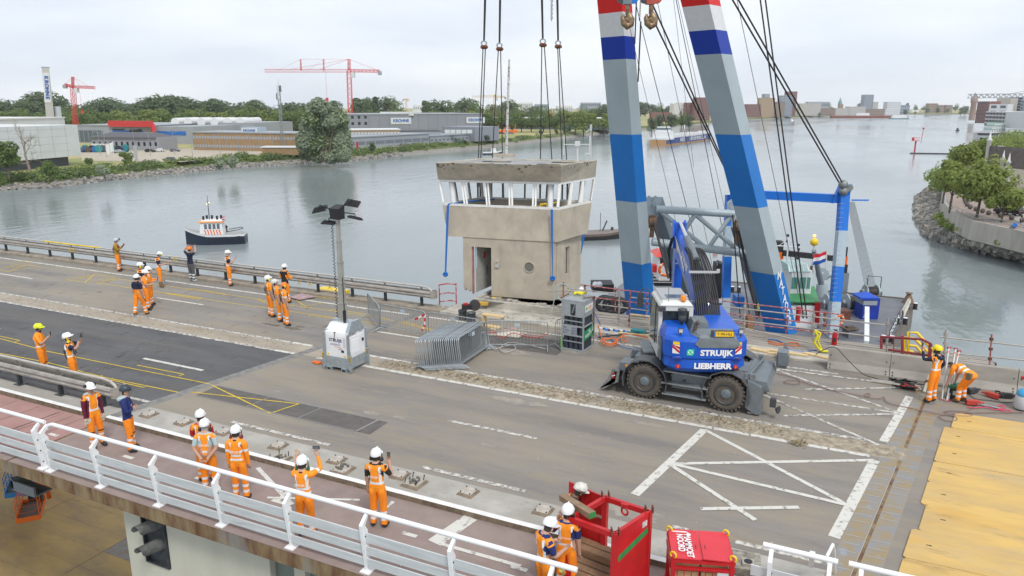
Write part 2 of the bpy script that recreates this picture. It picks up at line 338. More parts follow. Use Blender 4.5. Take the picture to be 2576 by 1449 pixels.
for k in range(420):
 x=RNG.uniform(-50,-17.2);y=RNG.choice([RNG.uniform(21,26.4),RNG.uniform(14,19.4),RNG.uniform(14,17)]);l=RNG.uniform(.1,.42)
 y=round(y/.32)*.32+RNG.normal(0,.03);w=RNG.uniform(.008,.022)
 if x>J1(y)-.5:continue
 b.quad((x,y,.003),(x+w*1.5,y-l*.12,.003),(x+w*1.5,y+l,.003),(x,y+l*.8,.003))
for k in range(60):
 x=RNG.uniform(-52,-19);b.quad((x,10.5,.003),(x+.015,10.5,.003),(x+.12,12.6,.003),(x+.105,12.6,.003))
o=struct('surface_cracks',b,mat('crack',(.03,.028,.027),.95))
def blob(b,x,y,rx,ry,z,m=0,n=14):
 ps=[(x+rx*math.cos(a)*RNG.uniform(.6,1.15),y+ry*math.sin(a)*RNG.uniform(.6,1.15),z)for a in np.linspace(0,2*PI,n,endpoint=False)]
 b.add(ps,[tuple(range(n))],m)
b=MB()
for u,v,rx in((690,818,.35),(735,826,.5),(755,822,.25),(672,815,.3),(400,760,.2),(250,735,.2),(130,716,.18),(365,780,.15)):
 q=P(u,v);ZC[0]+=1;blob(b,q.x,q.y,rx,rx*.35,.0032+(ZC[0]%8)*.00013)
struct('oil_stains',b,mat('stain',(.115,.085,.06),.8,col2=(.17,.15,.13),scale=8))
b=MB()
for u,v,rx,ry in((935,1040,.35,.12),(1000,1050,.25,.1),(1230,1120,.3,.1),(1620,1065,.9,.12),(1600,1290,.6,.35),(1300,1010,1.0,.3),(700,985,.3,.06),(1560,1280,.5,.2),(1500,1000,.6,.25),(1290,885,.7,.3),(1040,910,.6,.3)):
 q=P(u,v);ZC[0]+=1;blob(b,q.x,q.y,rx,ry,.003+(ZC[0]%9)*.00013,0,20)
struct('dust_patches',b,mat('dust',(.33,.295,.245),.95,col2=(.24,.215,.19),scale=3,lo=.4,hi=.62))
def heap(x0,x1,y0,y1,h,name='silt_bank'):
 nx=int((x1-x0)/.09);ny=12;g_=[[None]*ny for _ in range(nx)];b=MB();vs=[]
 from mathutils import noise
 for i in range(nx):
  for j in range(ny):
   x=x0+(x1-x0)*i/(nx-1);yy=j/(ny-1);y=y0+(y1-y0)*yy
   e=max(0,1-abs(2*yy-1)**2.2)*min(1,i/6,(nx-1-i)/6)
   w=.5+.9*noise.noise((x*.7,y*1.5,3));z=h*e*max(0,w-.12)*(.6+.8*noise.noise((x*4,y*5,1)))+.05*e*noise.noise((x*11,y*11,9))
   vs.append((x,y,z-.004))
 fs=[(i*ny+j,(i+1)*ny+j,(i+1)*ny+j+1,i*ny+j+1)for i in range(nx-1)for j in range(ny-1)]
 b.add(vs,fs);return stuff(tag(b.mk(name,mat('silt_bank',(.31,.262,.195),.95,var=.35,scale=5,bump=.6,bscale=25)),'long low ridge of dried silt lying along the worn median between the white lines','silt'))
heap(-14.6,1.9,19.72,20.62,.085)
deb=mat('debris',(.16,.12,.07),.95,var=.5,scale=2)
b=MB()
for k in range(2600):
 r=RNG.random()
 if r<.75:x=RNG.uniform(-14.6,-1.2);y=20.18+RNG.normal(0,.22)
 elif r<.9:x=RNG.uniform(-36,-18.5);y=20.15+RNG.normal(0,.3)
 else:q=P(2008,1117);x=q.x+RNG.normal(0,.12);y=q.y+RNG.normal(0,.1)
 a=RNG.uniform(0,PI);l=RNG.uniform(.02,.08);c,s_=math.cos(a)*l,math.sin(a)*l;z=RNG.uniform(.01,.10)if r<.75 else RNG.uniform(.006,.03);w=.012
 b.quad((x,y,z),(x+c,y+s_,z+.01),(x+c-s_*.3,y+s_+c*.3,z+.015),(x-s_*.3,y+c*.3,z+.005),int(RNG.random()*2.2))
stuff(tag(b.mk('straw_debris',[deb,mat('straw',(.36,.29,.17),.9),mat('straw_dark',(.07,.055,.035),.9)]),'scattered straw and twig debris caught along the median silt','debris'))
b=MB()
for k in range(420):
 x=RNG.uniform(-45,1);y=RNG.uniform(10.3,26.4);l=RNG.uniform(.008,.03);a=RNG.uniform(0,PI);c,s_=math.cos(a)*l,math.sin(a)*l
 b.quad((x,y,.009),(x+c,y+s_,.012),(x+c-s_,y+s_+c,.009),(x-s_,y+c,.010))
stuff(tag(b.mk('litter_specks',mat('litter',(.55,.53,.5),.9)),'tiny pale specks of grit and litter strewn over the road','litter'))
# ================================================================ white parapet railing (posts, three folded rails, top tube)
wrl=mat('rail_white_zinc',(.58,.60,.60),.45,.15,var=.1,scale=3,stretch=(.4,1,3));layer('rail_white_zinc',None,[(2.2,(.35,1,3),.62,.72,(.20,.19,.17),.6)])
def fold(y,z,h):
 return[(y,z),(y+.035,z+.03),(y+.035,z+h*.42),(y-.005,z+h*.52),(y+.035,z+h*.62),(y+.035,z+h-.03),(y,z+h),(y-.03,z+h),(y-.03,z+h*.52),(y-.03,z)]
def post_mesh():
 b=MB();pr=[(-.02,.02),(-.13,.93),(-.14,1.06),(.06,1.22),(.10,1.20),(-.035,1.02),(.04,.90),(.085,.02)]
 b.loft([[(x,y,z)for y,z in pr]for x in(-.035,.035)],0);return b
def railing(name,label,posts,y0,ends,tube_ends,group=None,bend=None,last=None):
 t=thing(name,label,'railing',(posts[0],y0,0));X0=posts[0];me=bmp=None
 for x in posts:
  if me is None:
   o=post_mesh().mk('post',white,t);o.location.x=0;b=MB();b.bx(-.11,.11,-.1,.17,.0,.025,0)
   for dx in(-.075,.075):
    b.cyl((dx,-.06,.025),(dx,-.06,.05),.014,n=6);b.cyl((dx,.13,.025),(dx,.13,.05),.014,n=6)
   bo=b.mk('base_plate',white,o);me=o
   b=MB();[b.cyl((.036,.0-.05*k/2,.2+.3*k),(.05,.0-.05*k/2,.2+.3*k),.016,n=6,m=0)for k in range(3)];b.mk('bolt',dark,o)
  else:
   o=me.copy();COL.objects.link(o);o.parent=t;o.location.x=x-X0
   for c in me.children:q=c.copy();COL.objects.link(q);q.parent=o
 xs=sorted(set([ends[0]]+[x for x in posts]+[ends[1]]))
 for a,c in zip(xs[:-1],xs[1:]):
  if c-a<.12:continue
  for z0,h in((.665,.20),(.40,.17),(.135,.17)):
   b=MB();b.loft([[(q-X0,yy,z)for yy,z in fold(.0-.02*(z0*1.2),z0,h)]for q in(a+.037,c-.037)],0);b.mk('rail',wrl,t)
 b=MB();pts=[(tube_ends[0]-X0,.085,1.245),(tube_ends[1]-X0,.085,1.245)]
 if bend:pts=[(tube_ends[0]-X0,.07,1.10),(tube_ends[0]-X0+.06,.08,1.2),(tube_ends[0]-X0+.2,.085,1.245)]+pts[1:]
 b.path(pts,.048,12);b.mk('top_tube',white_clean,t);return t
rp=[-17.42+1.93*k for k in range(8)]
rp=[-17.42,-15.58,-13.62,-11.71,-9.78,-7.9,-5.97,-4.05]
railing('parapet_railing','long white steel parapet railing with three folded rails in front of the workers',rp,10.17,(-17.42,-3.9),(-17.42,-3.62),bend=True)
railing('parapet_railing','end of the white steel parapet railing at the left edge, beyond the gap',[-17.72,-19.7,-21.6,-23.5,-25.4],10.17,(-25.5,-17.72),(-25.5,-17.52))
q=P(1920,1372,1.22);q2=P(2108,1413,1.22)
tr=railing('parapet_railing','short loose white railing panel standing on the verge beside the red toolbox',[q.x+.15,q2 .x-.12],q.y-.09,(q.x-.2,q2 .x),(q.x,q2 .x))
q=P(2135,1420,1.22)
railing('parapet_railing','white railing beginning at the bottom right corner in front of the steel plates',[q.x+.2,q.x+2.1,q.x+4],q.y-.09,(q.x,q.x+4.5),(q.x,q.x+4.6))
b=MB();q=P(2095,1370,1.22);b.path([P(2080,1400,1.1),q,P(2098,1385,.9),P(2100,1440,.05)],.03,8);b.bar(P(2044,1390,1.1),P(2040,1425,.3),.09,.05)
tag(b.mk('gate_stay',white),'bent white tube stay at the end of the loose railing panel','railing stay')
# ================================================================ guard rails
WB=[(0,0),(.05,.03),(.075,.09),(.035,.13),(.035,.17),(.075,.21),(.05,.27),(0,.30),(-.02,.30),(-.02,0)]
def guardrail(label,x0,x1,y,zb,posts,zt,dy,cap=True):
 t=thing('guard_rail',label,'guard rail',(x1,y,zb))
 bm_,pm_,brm=None,None,None
 for k,x in enumerate(posts):
  if bm_ is None:
   b=MB();b.bx(-.05,.05,-.055,.055,.0,.5);bm_=b.mk('post',dark,t);b=MB();b.bx(-.16,.16,-.13,.13,0,.02);b.mk('foot_plate',dark,bm_)
   b=MB();b.bar((0,dy*.3,.66),(.0,-dy*.1,zt-.03),.07,.03);b.bar((0,-dy,.56),(0,dy,.6),.06,.05);brm=b.mk('bracket',steelw,t)
   bm_.location.x=brm.location.x=x-x1
  else:
   for src in(bm_,brm):
    o=src.copy();COL.objects.link(o);o.parent=t;o.location.x=x-x1
    for c in src.children:qq=c.copy();COL.objects.link(qq);qq.parent=o
 for nm,s in(('front_beam',-1),('rear_beam',1)):
  x=x0
  while x<x1-.1:
   e=min(x+4,x1);b=MB();b.loft([[(k-x1,s*(dy+w),z+.42)for w,z in WB]for k in(x,e-.01)],0);b.mk(nm,steelw,t);x=e
 if cap:
  b=MB();n=9;ring=lambda z,r:[(math.sin(a)*r*.9,-math.cos(a)*r,z)for a in np.linspace(0,PI,n)]
  r=dy+.06;b.add(ring(.40,r)+ring(.74,r)+ring(.74,r-.03)+ring(.40,r-.03),[(i,i+1,n+i+1,n+i)for i in range(n-1)]+[(n+i,n+i+1,2*n+i+1,2*n+i)for i in range(n-1)]+[(2*n+i,2*n+i+1,3*n+i+1,3*n+i)for i in range(n-1)])
  b.mk('end_cap',steelw,t)
 yt=-dy*.1;b=MB();a=[(.02,0),(.0,.0)]
 b.path([(x0-x1,yt,zt),(-.55,yt,zt),(-.25,yt,zt-.03),(-.06,yt,zt-.14),(.02,yt,zt-.3),(.02,yt,zt-.42)],.042,10);b.mk('top_tube',mat('tube_paint',(.46,.44,.40),.5,.1,var=.12,scale=3),t)
 return t
gp=[-48.99-2.02*k for k in range(10)]+[-46.99,-44.89,-42.81,-40.79,-38.77,-36.8,-34.8,-32.82,-30.86,-28.87,-26.9,-24.9,-22.93,-20.92,-19.07,-17.13]
fg=guardrail('long grey guard rail with top tube along the far kerb above the river',-70,-16.55,26.95,.14,gp,.88,.16)
b=MB()
for x0_,x1_ in((-43.2,-38.3),):b.path([(x0_-(-16.55),-.016,.881),(x1_-(-16.55),-.016,.881)],.0435,10)
b.mk('yellow_sprayed_tube',mat('sprayed_yellow',(.72,.50,.02),.7,var=.15,scale=4),fg)
b=MB()
for u,v in((184,629),(176,628),(442,652),(440,650),(780,715),(830,722),(858,728),(752,712)):
 q=T(u,v,26.67)
 for s in(-1,1):b.bar(q+V3((-.12,-.012,-.1*s)),q+V3((.12,-.012,.1*s)),.03,.008,up=(0,1,0))
b.mk('spray_mark',marky,fg,local=False)
guardrail('short grey guard rail with a rounded end beside the red cycle path',-60,-19.3,13.52,0,[-24.03-2.03*k for k in range(10)]+[-21.98,-20.01],.87,.17)
# ================================================================ ochre steel road plates
och=mat('ochre_plate',(.66,.43,.125),.55,.1,col2=(.50,.34,.14),scale=1.1,stretch=(.35,1.2,1),lo=.34,hi=.6)
layer('ochre_plate',None,[(.8,(.3,1,1),.5,.68,(.42,.35,.24),.7),(1.6,(.35,1.5,1),.60,.70,(.26,.17,.07),.65),(5,(.2,2,1),.55,.7,(.52,.33,.10),.5),(.5,(.6,1.5,1),.58,.7,(.62,.36,.07),.7)])
pl_t=thing('steel_road_plates','ochre stained steel plates laid side by side over the road at the right edge','steel plates',(3,18,0))
b=MB();
for k in range(9):
 y1=23.72-1.237*k;y0=y1-1.232;
 off=.74 if k>0 else.9;x0=J2(y0)+off+(.12 if k==5 else 0)+RNG.uniform(-.02,.02)
 for xx in(x0,x0+6.03):
  z=.006+RNG.uniform(0,.012);b=MB();sk=.217
  b.loft([[(xx+.06,y0,h),(xx+6.0,y0,h),(xx+6.0+sk,y1,h),(xx+sk+.05,y1,h),(xx+sk-.01,y1-.06,h),(xx+.005,y0+.06,h)]for h in(z-.004,z+.024)],0);b.mk('steel_plate',och,pl_t,False)
  b2=MB();c=((xx+.5),(y0+y1)/2+.05,z+.0265);b2 .prism([(c[0]-.05,c[1]-.012),(c[0]+.05,c[1]-.02),(c[0]+.05,c[1]+.02),(c[0]-.05,c[1]+.012)],z+.0245,z+.0265);b2 .mk('lifting_hole',sl_d,pl_t,False)
# ================================================================ barge under the bridge with plates, pier with lights, lifts
bt=thing('work_barge','barge deck covered with rusty ochre steel plates seen below the bridge','barge',(-34,17,WZ))
och2=mat('rusty_ochre_plate',(.64,.44,.16),.6,.1,col2=(.44,.31,.16),scale=.9,stretch=(.5,1,1),lo=.33,hi=.6)
layer('rusty_ochre_plate',None,[(.7,(1,1,1),.6,.78,(.26,.25,.25),.6),(2.5,(1,1,1),.64,.76,(.10,.06,.025),.6)])
b=MB();b.bx(-62,-17,4,25.2,WZ-1,-12.02);b.mk('hull',dark,bt,False)
for i in range(-3,5):
 for j in range(14):
  x0=-31.05+6.03*(i-1)*1.0;y1=23.65-1.255*2*j/2*1.0
  if x0>-21 or y1<6:continue
  b=MB();z=-12+RNG.uniform(0,.012);b.bx(x0+.012,x0+6.018,y1-1.243,y1,z-.015,z+.01);b.mk('steel_plate',och2 if not(i==1 and j==2)else mat('bright_plate',(.33,.32,.33),.5,.2,col2=(.30,.24,.15),scale=2),bt,False)
pt=thing('bridge_pier','pale concrete bridge pier with a dark signal panel under the rusty deck edge','pier',(-13,10.5,WZ))
pc=mat('pier_concrete',(.52,.50,.41),.9,var=.06,scale=1.2,stretch=(1,1,.3));layer('pier_concrete',None,[(1.5,(3,3,.15),.6,.75,(.38,.33,.20),.6),(.8,(1,1,.4),.6,.75,(.60,.58,.52),.6)])
b=MB();b.bx(-15.4,-14.76,10.5,26,WZ,-.36);b.bx(-14.76,-13.93,10.58,26,WZ,-.36);b.bx(-13.93,-11.05,10.5,26,WZ,-.36);b.bx(-14.76,-13.93,10.5,10.58,WZ,-1.97);b.mk('wall',pc,pt,False)
gp_=mat('green_panel',(.17,.20,.17),.6,var=.2,scale=2,stretch=(1,1,.3))
for k in range(5):
 b=MB();x0=-11.03+.98*k;b.bx(x0,x0+.3,10.46,10.9,WZ,-.36);b.mk('column',pc,pt,False)
 b=MB();b.bx(x0+.3,x0+.98,10.62,10.7,WZ,-.36);b.mk('panel',gp_,pt,False)
st_=thing('navigation_signal','dark steel panel with two hooded river signal lights on the pier','signal light',(-14.34,10.5,-1.3))
sp=mat('signal_panel',(.045,.05,.055),.6,.2,var=.3,scale=4)
b=MB();b.bx(-14.74,-13.95,10.54,10.56,-1.95,-.5);b.mk('panel',sp,st_,False)
b=MB();b.bx(-14.74,-14.70,10.45,10.54,-1.95,-.5);b.bx(-13.99,-13.95,10.45,10.54,-1.95,-.5);b.bx(-14.70,-13.99,10.45,10.54,-1.95,-1.90);b.mk('frame',sp,st_,False)
for z in(-.86,-1.42):
 b=MB();n=14;a_=[PI*1.28*(i/(n-1))-.14*PI for i in range(n)];c=V3((-14.28,10.5,z));r=.175
 r0=[c+V3((r*math.cos(a),.04,r*math.sin(a)))for a in a_];r1=[c+V3((-.17+r*.86*math.cos(a),-.42+.14*max(0,-math.sin(a)),r*.86*math.sin(a)-.02))for a in a_]
 i0=[p+(c-p)*.06 for p in r0];i1=[p+(c+V3((-.17,-.42,0))-p)*.06 for p in r1]
 b.add(r0+r1+i1+i0,[(i,i+1,n+i+1,n+i)for i in range(n-1)]+[(2*n+i,2*n+i+1,3*n+i+1,3*n+i)for i in range(n-1)]+[(n+i,n+i+1,2*n+i+1,2*n+i)for i in range(n-1)],0,True)
 b.mk('hood',mat('hood_grey',(.10,.10,.095),.8,var=.35,scale=6),st_,False)
 b=MB();b.lathe([(.15,0),(.15,.03),(.1,.05),(.01,.06)],16,c+V3((0,.035,0)),0,(0,-1,0));b.mk('lens',mat('dark_lens',(.015,.015,.015),.2),st_,False)
b=MB();q=P(60,1218,-1.5)
q=T(52,1212,11.2);b.bx(q.x-.1,q.x+.9,11.0,11.06,q.z-.14,q.z+.12);b.bx(q.x-.1,q.x+.9,11.0,11.5,q.z-.18,q.z-.14);b.bx(q.x-.1,q.x-.02,11.0,11.5,q.z-.14,q.z+.16)
tag(b.mk('bracket_beam',mat('grey_beam',(.22,.24,.26),.5,.3)),'grey steel beam hanging under the bridge edge near the orange lift basket','beam')
def boom_lift(label,c,m,flip,s=1.0):
 t=thing('boom_lift',label,'boom lift',c,R(-40))
 b=MB();w,d,h=1.9,.95,1.05
 for z in(.42,.75,h):
  b.path([(-w/2,-d/2,z),(w/2,-d/2,z),(w/2,d/2,z),(-w/2,d/2,z)],.022,6,0,True)
 for x in(-w/2,-w/6,w/6,w/2):
  for y in(-d/2,d/2):b.cyl((x,y,.05),(x,y,h),.02,n=6)
 b.mk('guard_frame',m,t)
 b=MB();b.bx(-w/2-.02,w/2+.02,-d/2-.02,d/2+.02,-.02,.03);b.mk('floor',mat('tread_floor',(.22,.18,.15),.8),t)
 b=MB();b.bx(-w/2-.03,w/2+.03,-d/2-.04,-d/2-.02,-.06,.2);b.bx(-w/2-.03,w/2+.03,d/2+.02,d/2+.04,-.06,.2);b.bx(-w/2-.05,-w/2-.03,-d/2-.02,d/2+.02,-.06,.2);b.bx(w/2+.03,w/2+.05,-d/2-.02,d/2+.02,-.06,.2);b.mk('toe_board',m,t)
 b=MB()
 for k in range(9):b.slab([(-w/2+.1+.2*k,-d/2-.045,-.05),(-w/2+.2+.2*k,-d/2-.045,-.05),(-w/2+.28+.2*k,-d/2-.045,.08),(-w/2+.18+.2*k,-d/2-.045,.08)],(0,-.004,0),k%2)
 b.mk('hazard_stripe',[black,yellow],t)
 b=MB();b.bx(-.3,.3,d/2-.12,d/2+.08,.5,.95);b.mk('control_box',black,t)
 b=MB();b.bx(-w/2-.35,-w/2-.02,-.25,.25,-.35,.35);b.cyl((-w/2-.3,-.3,-.2),(-w/2-.3,.3,-.2),.16);b.mk('rotator',black,t)
 b=MB();b.bar((-w/2-.3,0,-.2),(-w/2-3.4,-.1,.9),.28,.34);b.bar((-w/2-3.2,0,1.0),(-w/2-.9,.5,-.35),.2,.24);b.mk('boom',m,t)
 b=MB();b.bar((-w/2-3.4,-.1,.9),(-w/2-6.4,-.1,.2),.36,.42);b.bx(-w/2-8.2,-w/2-5.4,-.9,.9,-.75,.3);b.mk('base',m,t)
 for sx in(-7.9,-5.8):
  for sy in(-1,1):b=MB();b.cyl((-w/2+sx,sy*.78,-.72+.05),(-w/2+sx,sy*1.05,-.72+.05),.45,n=14);b.mk('wheel',black,t)
 b=MB();b.text('40',.22,frame((-w/2-1.6,-.145,.29),(-3,0,1.05),(0,0,1)),0);b.mk('marking',white,t);return t
boom_lift('orange boom lift basket with black and yellow hazard edge beneath the bridge',tuple(P(82,1298,-11.3)+V3((0,0,.3))),orange,1)
q=P(20,1262,-11.2);boom_lift('blue boom lift basket and arm behind the orange one',tuple(q+V3((-.4,.9,.3))),mat('lift_blue',(.03,.22,.55),.5),1)
# ================================================================ concrete safety barriers
JB=[(0,0),(0,.08),(.17,.30),(.245,.76),(.26,.78),(.40,.78),(.415,.76),(.49,.30),(.66,.08),(.66,0)]
jm=mat('barrier_concrete',(.335,.31,.27),.85,var=.14,scale=1.4,stretch=(.6,1,1.5),bump=.2);layer('barrier_concrete',None,[(2,(.4,1,2),.6,.74,(.22,.19,.15),.6)])
js=[(-.36,1.53,'first concrete safety barrier, its open end nearest the excavator'),(1.55,5.10,'middle concrete safety barrier behind the two workers in yellow helmets'),(5.12,9.5,'concrete safety barrier at the right edge with a small red reflector')]
for x0,x1,lb in js:
 t=thing('concrete_barrier',lb,'concrete barrier',((x0+x1)/2,26.1,0),0,'concrete safety barriers along the far road edge');c=(x0+x1)/2
 b=MB();b.loft([[(x-c,y,z)for y,z in JB]for x in(x0,x1)],0);b.mk('body',jm,t)
 b=MB()
 for e in(x0-c+.08,x1-c-.1):
  for z in(.12,.2,.5):yy=.02 if z<.15 else(.08 if z<.3 else.205);b.cyl((e,yy+.03,z),(e,yy-.02,z),.02,n=6)
 b.mk('bolt',dark,t)
 if x0>5:b=MB();b.prism([(-1.95,.2),(-1.87,.2),(-1.91,.22)],.56,.6);b.bx(-2.12,-2.0,.19,.215,.52,.6);b.mk('reflector',red,t)
# ================================================================ platform beyond the far kerb, slab with the hole
plk=mat('grey_planks',(.29,.26,.225),.95,var=.28,scale=2.5,stretch=(.25,2,2),bump=.4);layer('grey_planks',None,[(1.3,(.5,1,1),.55,.72,(.30,.265,.22),.6),(3,(.4,2,1),.62,.72,(.09,.08,.06),.6)])
plc=mat('broken_concrete',(.43,.40,.345),.95,var=.22,scale=1.6,bump=.6,bscale=14);layer('broken_concrete',None,[(2.2,(1,1,1),.55,.72,(.22,.19,.15),.6),(6,(1,1,1),.62,.72,(.46,.44,.40),.6)])
b=MB();y=27.62
while y<29.62:
 w=.145;x=-10.6
 while x<4.9:
  l=RNG.uniform(2.2,4.2);e=min(x+l,4.9);z=.055+RNG.uniform(-.012,.012)
  b.loft([[(x+.008,y+.005,h),(e-.008,y+.005,h),(e-.008,y+w-.006,h),(x+.008,y+w-.006,h)]for h in(z-.05,z)],0);x=e
 y+=w
struct('plank_walkway',b,plk)
b=MB();b.bx(-15.8,5.2,26.64,27.6,-.5,.09,0);b.bx(-15.75,-10.65,27.6,28.1,-.5,.10,0)
for k in range(12):b.bx(-15.5+1.5*k,-15.5+1.5*k+.2,26.9,29.6,-.6,-.3,1)
b.bx(-10.6,5,29.3,29.5,-.5,.0,1)
struct('edge_beam',b,[plc,dark])
b=MB()
x0,x1,y0,y1=-15.1,-10.75,28.1,31.2;hx0,hx1,hy0,hy1=-13.6,-11.3,28.65,30.1
for a,c,d,e,h in((x0,x1,y0,hy0,.36),(x0,hx0,hy0,y1,.30),(hx1,x1,hy0,y1,.38),(hx0,hx1,hy1,y1,.33)):b.bx(a,c,d,e,-.6,h,0)
b.bx(x0-.02,x1+.02,y0-.1,y0+.08,-.5,.42,0);b.bx(x0-.1,x0+.1,y0+.1,y1,-.5,.38,0)
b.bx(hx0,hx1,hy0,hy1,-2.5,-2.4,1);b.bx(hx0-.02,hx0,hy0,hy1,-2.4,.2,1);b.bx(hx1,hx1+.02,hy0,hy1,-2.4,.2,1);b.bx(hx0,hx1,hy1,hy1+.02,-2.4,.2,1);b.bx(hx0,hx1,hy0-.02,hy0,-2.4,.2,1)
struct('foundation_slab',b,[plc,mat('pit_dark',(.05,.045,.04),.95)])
b=MB()
for k in range(60):
 x=RNG.uniform(-15,-10.8);y=RNG.choice([28.35,28.4,30.6,30.8]);s=RNG.uniform(.03,.13);b.box((x,y+RNG.uniform(-.2,.2),.38+s*.3),(s*1.5,s,s*.8),RNG.uniform(0,3))
for k in range(50):
 x=RNG.uniform(-17,-10);y=RNG.uniform(26.7,27.6);s=RNG.uniform(.02,.08);b.box((x,y,.1+s*.3),(s*1.5,s,s*.7),RNG.uniform(0,3))
stuff(tag(b.mk('rubble',plc),'loose broken concrete rubble left around the cut foundation slab','rubble'))
b=MB();b.loft([[(-15.95,26.5,z),(-13.9,26.5,z),(-13.6,27.4,z),(-15.9,27.9,z)]for z in(-.2,.11)],0);struct('kerb_stub',b,plc)
rr=mat('faded_red_tube',(.40,.05,.055),.6,col2=(.52,.33,.31),scale=5,lo=.4,hi=.5)
t=thing('ladder_hoop','faded red tubular ladder rail standing alone left of the control house','ladder rail',tuple(P(1127,768)))
b=MB();pts=[P(1106,770),P(1148,768)];a=V3((pts[0].x,pts[0].y,0));c=V3((pts[1].x,pts[1].y,0))
for e in(a,c):b=MB();b.cyl(e,e+V3((0,0,1.02)),.028,n=8);b.mk('upright',rr,t,False)
for z in(.98,.56,.2):
 b=MB();m_=(a+c)/2;d=(c-a)/2;b.path([a-d*.08+V3((0,0,z)),m_+V3((0,-.0,z+.05)),c+d*.08+V3((0,0,z))],.03,8);b.mk('rung',rr,t,False)
# ================================================================ control house hanging from the crane
hc=mat('house_concrete',(.45,.40,.32),.95,var=.10,scale=1.5,bump=.35,bscale=50);layer('house_concrete',None,[(1.2,(1,1,.35),.56,.72,(.29,.25,.20),.55),(2.6,(2,2,.15),.62,.74,(.44,.40,.34),.5),(30,(1,1,1),.64,.74,(.25,.21,.16),.5)])
hr=mat('lichen_concrete',(.52,.47,.385),.95,var=.14,scale=2,bump=.4,bscale=40)
def lichen(m):
 t=m.node_tree;p=t.nodes['Principled BSDF'];tc=t.nodes.new('ShaderNodeTexCoord');vo=t.nodes.new('ShaderNodeTexVoronoi');vo.inputs['Scale'].default_value=4.2
 mr=t.nodes.new('ShaderNodeMapRange');mr.inputs[1].default_value=.34;mr.inputs[2].default_value=.22;nz=t.nodes.new('ShaderNodeTexNoise');nz.inputs['Scale'].default_value=.9
 m2=t.nodes.new('ShaderNodeMapRange');m2 .inputs[1].default_value=.42;m2 .inputs[2].default_value=.58;sx=t.nodes.new('ShaderNodeSeparateXYZ');m3=t.nodes.new('ShaderNodeMapRange');m3 .inputs[1].default_value=5.3;m3 .inputs[2].default_value=5.85
 mu=t.nodes.new('ShaderNodeMath');mu.operation='MULTIPLY';mu2=t.nodes.new('ShaderNodeMath');mu2 .operation='MULTIPLY';mi=t.nodes.new('ShaderNodeMix');mi.data_type='RGBA';mi.inputs[7].default_value=(.085,.07,.055,1)
 l=t.links.new;l(tc.outputs['Object'],vo.inputs['Vector']);l(tc.outputs['Object'],nz.inputs['Vector']);l(tc.outputs['Object'],sx.inputs[0]);l(vo.outputs['Distance'],mr.inputs[0]);l(nz.outputs['Fac'],m2 .inputs[0]);l(sx.outputs['Z'],m3 .inputs[0])
 l(mr.outputs[0],mu.inputs[0]);l(m2 .outputs[0],mu.inputs[1]);l(mu.outputs[0],mu2 .inputs[0]);l(m3 .outputs[0],mu2 .inputs[1]);l(mu2 .outputs[0],mi.inputs[0]);l(p.inputs['Base Color'].links[0].from_socket,mi.inputs[6]);l(mi.outputs[2],p.inputs['Base Color'])
lichen(hr)
B0=P(1394.9,756.6,.4);dl=(P(1232.6,744.4,.4)-B0);dl.z=0;dl.normalize();fr=-dl;nin=V3((-fr.y,fr.x,0))
def onplane(u,v,p0,n):d=ray(u,v);return CO+d*((p0-CO).dot(n)/d.dot(n))
hs=thing('control_house','weathered concrete bridge control house with empty white window frames hanging from crane slings','control house',(B0 .x-2,B0 .y+1.5,.4))
A0=onplane(1166,690,B0,nin);LF=(A0-B0).dot(fr)*-1
rd=V3((math.cos(R(86)),math.sin(R(86)),0));
k_=onplane(1459.5,740,B0,V3((rd.y,-rd.x,0)));LR=max(2.2,min(4.2,(k_-B0).dot(rd)))
def fp(a,z,d=0.):return V3((B0 .x,B0 .y,0))-fr*a+nin*d+V3((0,0,z))
def rp_(a,z,d=0.):return V3((B0 .x,B0 .y,0))+rd*a-fr*d+V3((0,0,z))
ZB,ZT,TH=.4,3.08,.22
da,db=[(onplane(u,690,B0,nin)-B0).dot(-fr)for u in(1236,1187)]
dtop=onplane(1215,622,B0,nin).z;zl=onplane(1170,736,B0,nin).z
b=MB()
def wallp(b,f,a0,a1,z0,z1,m=0):b.loft([[f(a0,z0),f(a1,z0),f(a1,z0,TH),f(a0,z0,TH)],[f(a0,z1),f(a1,z1),f(a1,z1,TH),f(a0,z1,TH)]],m)
wallp(b,fp,0,da,ZB,ZT);wallp(b,fp,da,db,dtop,ZT)
n=7;xs=[db+(LF-db)*i/(n-1)for i in range(n)];zz=[zl+.02,zl+.16,zl+.05,zl+.13,zl+.22,zl+.09,zl+.2]
for d in(0,TH):b.add([fp(x,z,d)for x,z in zip(xs,zz)]+[fp(x,ZT,d)for x in xs],[(i,i+1,n+i+1,n+i)for i in range(n-1)])
b.add([fp(x,z,0)for x,z in zip(xs,zz)]+[fp(x,z,TH)for x,z in zip(xs,zz)],[(i,i+1,n+i+1,n+i)for i in range(n-1)])
b.add([fp(db,zl,0),fp(db,zl,TH),fp(db,ZT,TH),fp(db,ZT,0)],[(0,1,2,3)]);b.add([fp(LF,zl+.2,0),fp(LF,zl+.2,TH),fp(LF,ZT,TH),fp(LF,ZT,0)],[(0,1,2,3)])
s0,s1=[(onplane(u,680,B0,V3((rd.y,-rd.x,0)))-B0).dot(rd)for u in(1421,1432)];sz0,sz1=1.35,2.62
rq=lambda a,z,d=0.:rp_(a+TH,z,d)
for a0,a1,z0,z1 in((0,s0-TH,ZB,ZT),(s1-TH,LR-TH,ZB,ZT),(s0-TH,s1-TH,ZB,sz0),(s0-TH,s1-TH,sz1,ZT)):wallp(b,rq,a0,a1,z0,z1)
bl=fp(LF,0)+rd*LR;
lw=lambda a,z,d=0.:V3((A0 .x,A0 .y,0))+rd*(a+TH)+fr*d+V3((0,0,z))
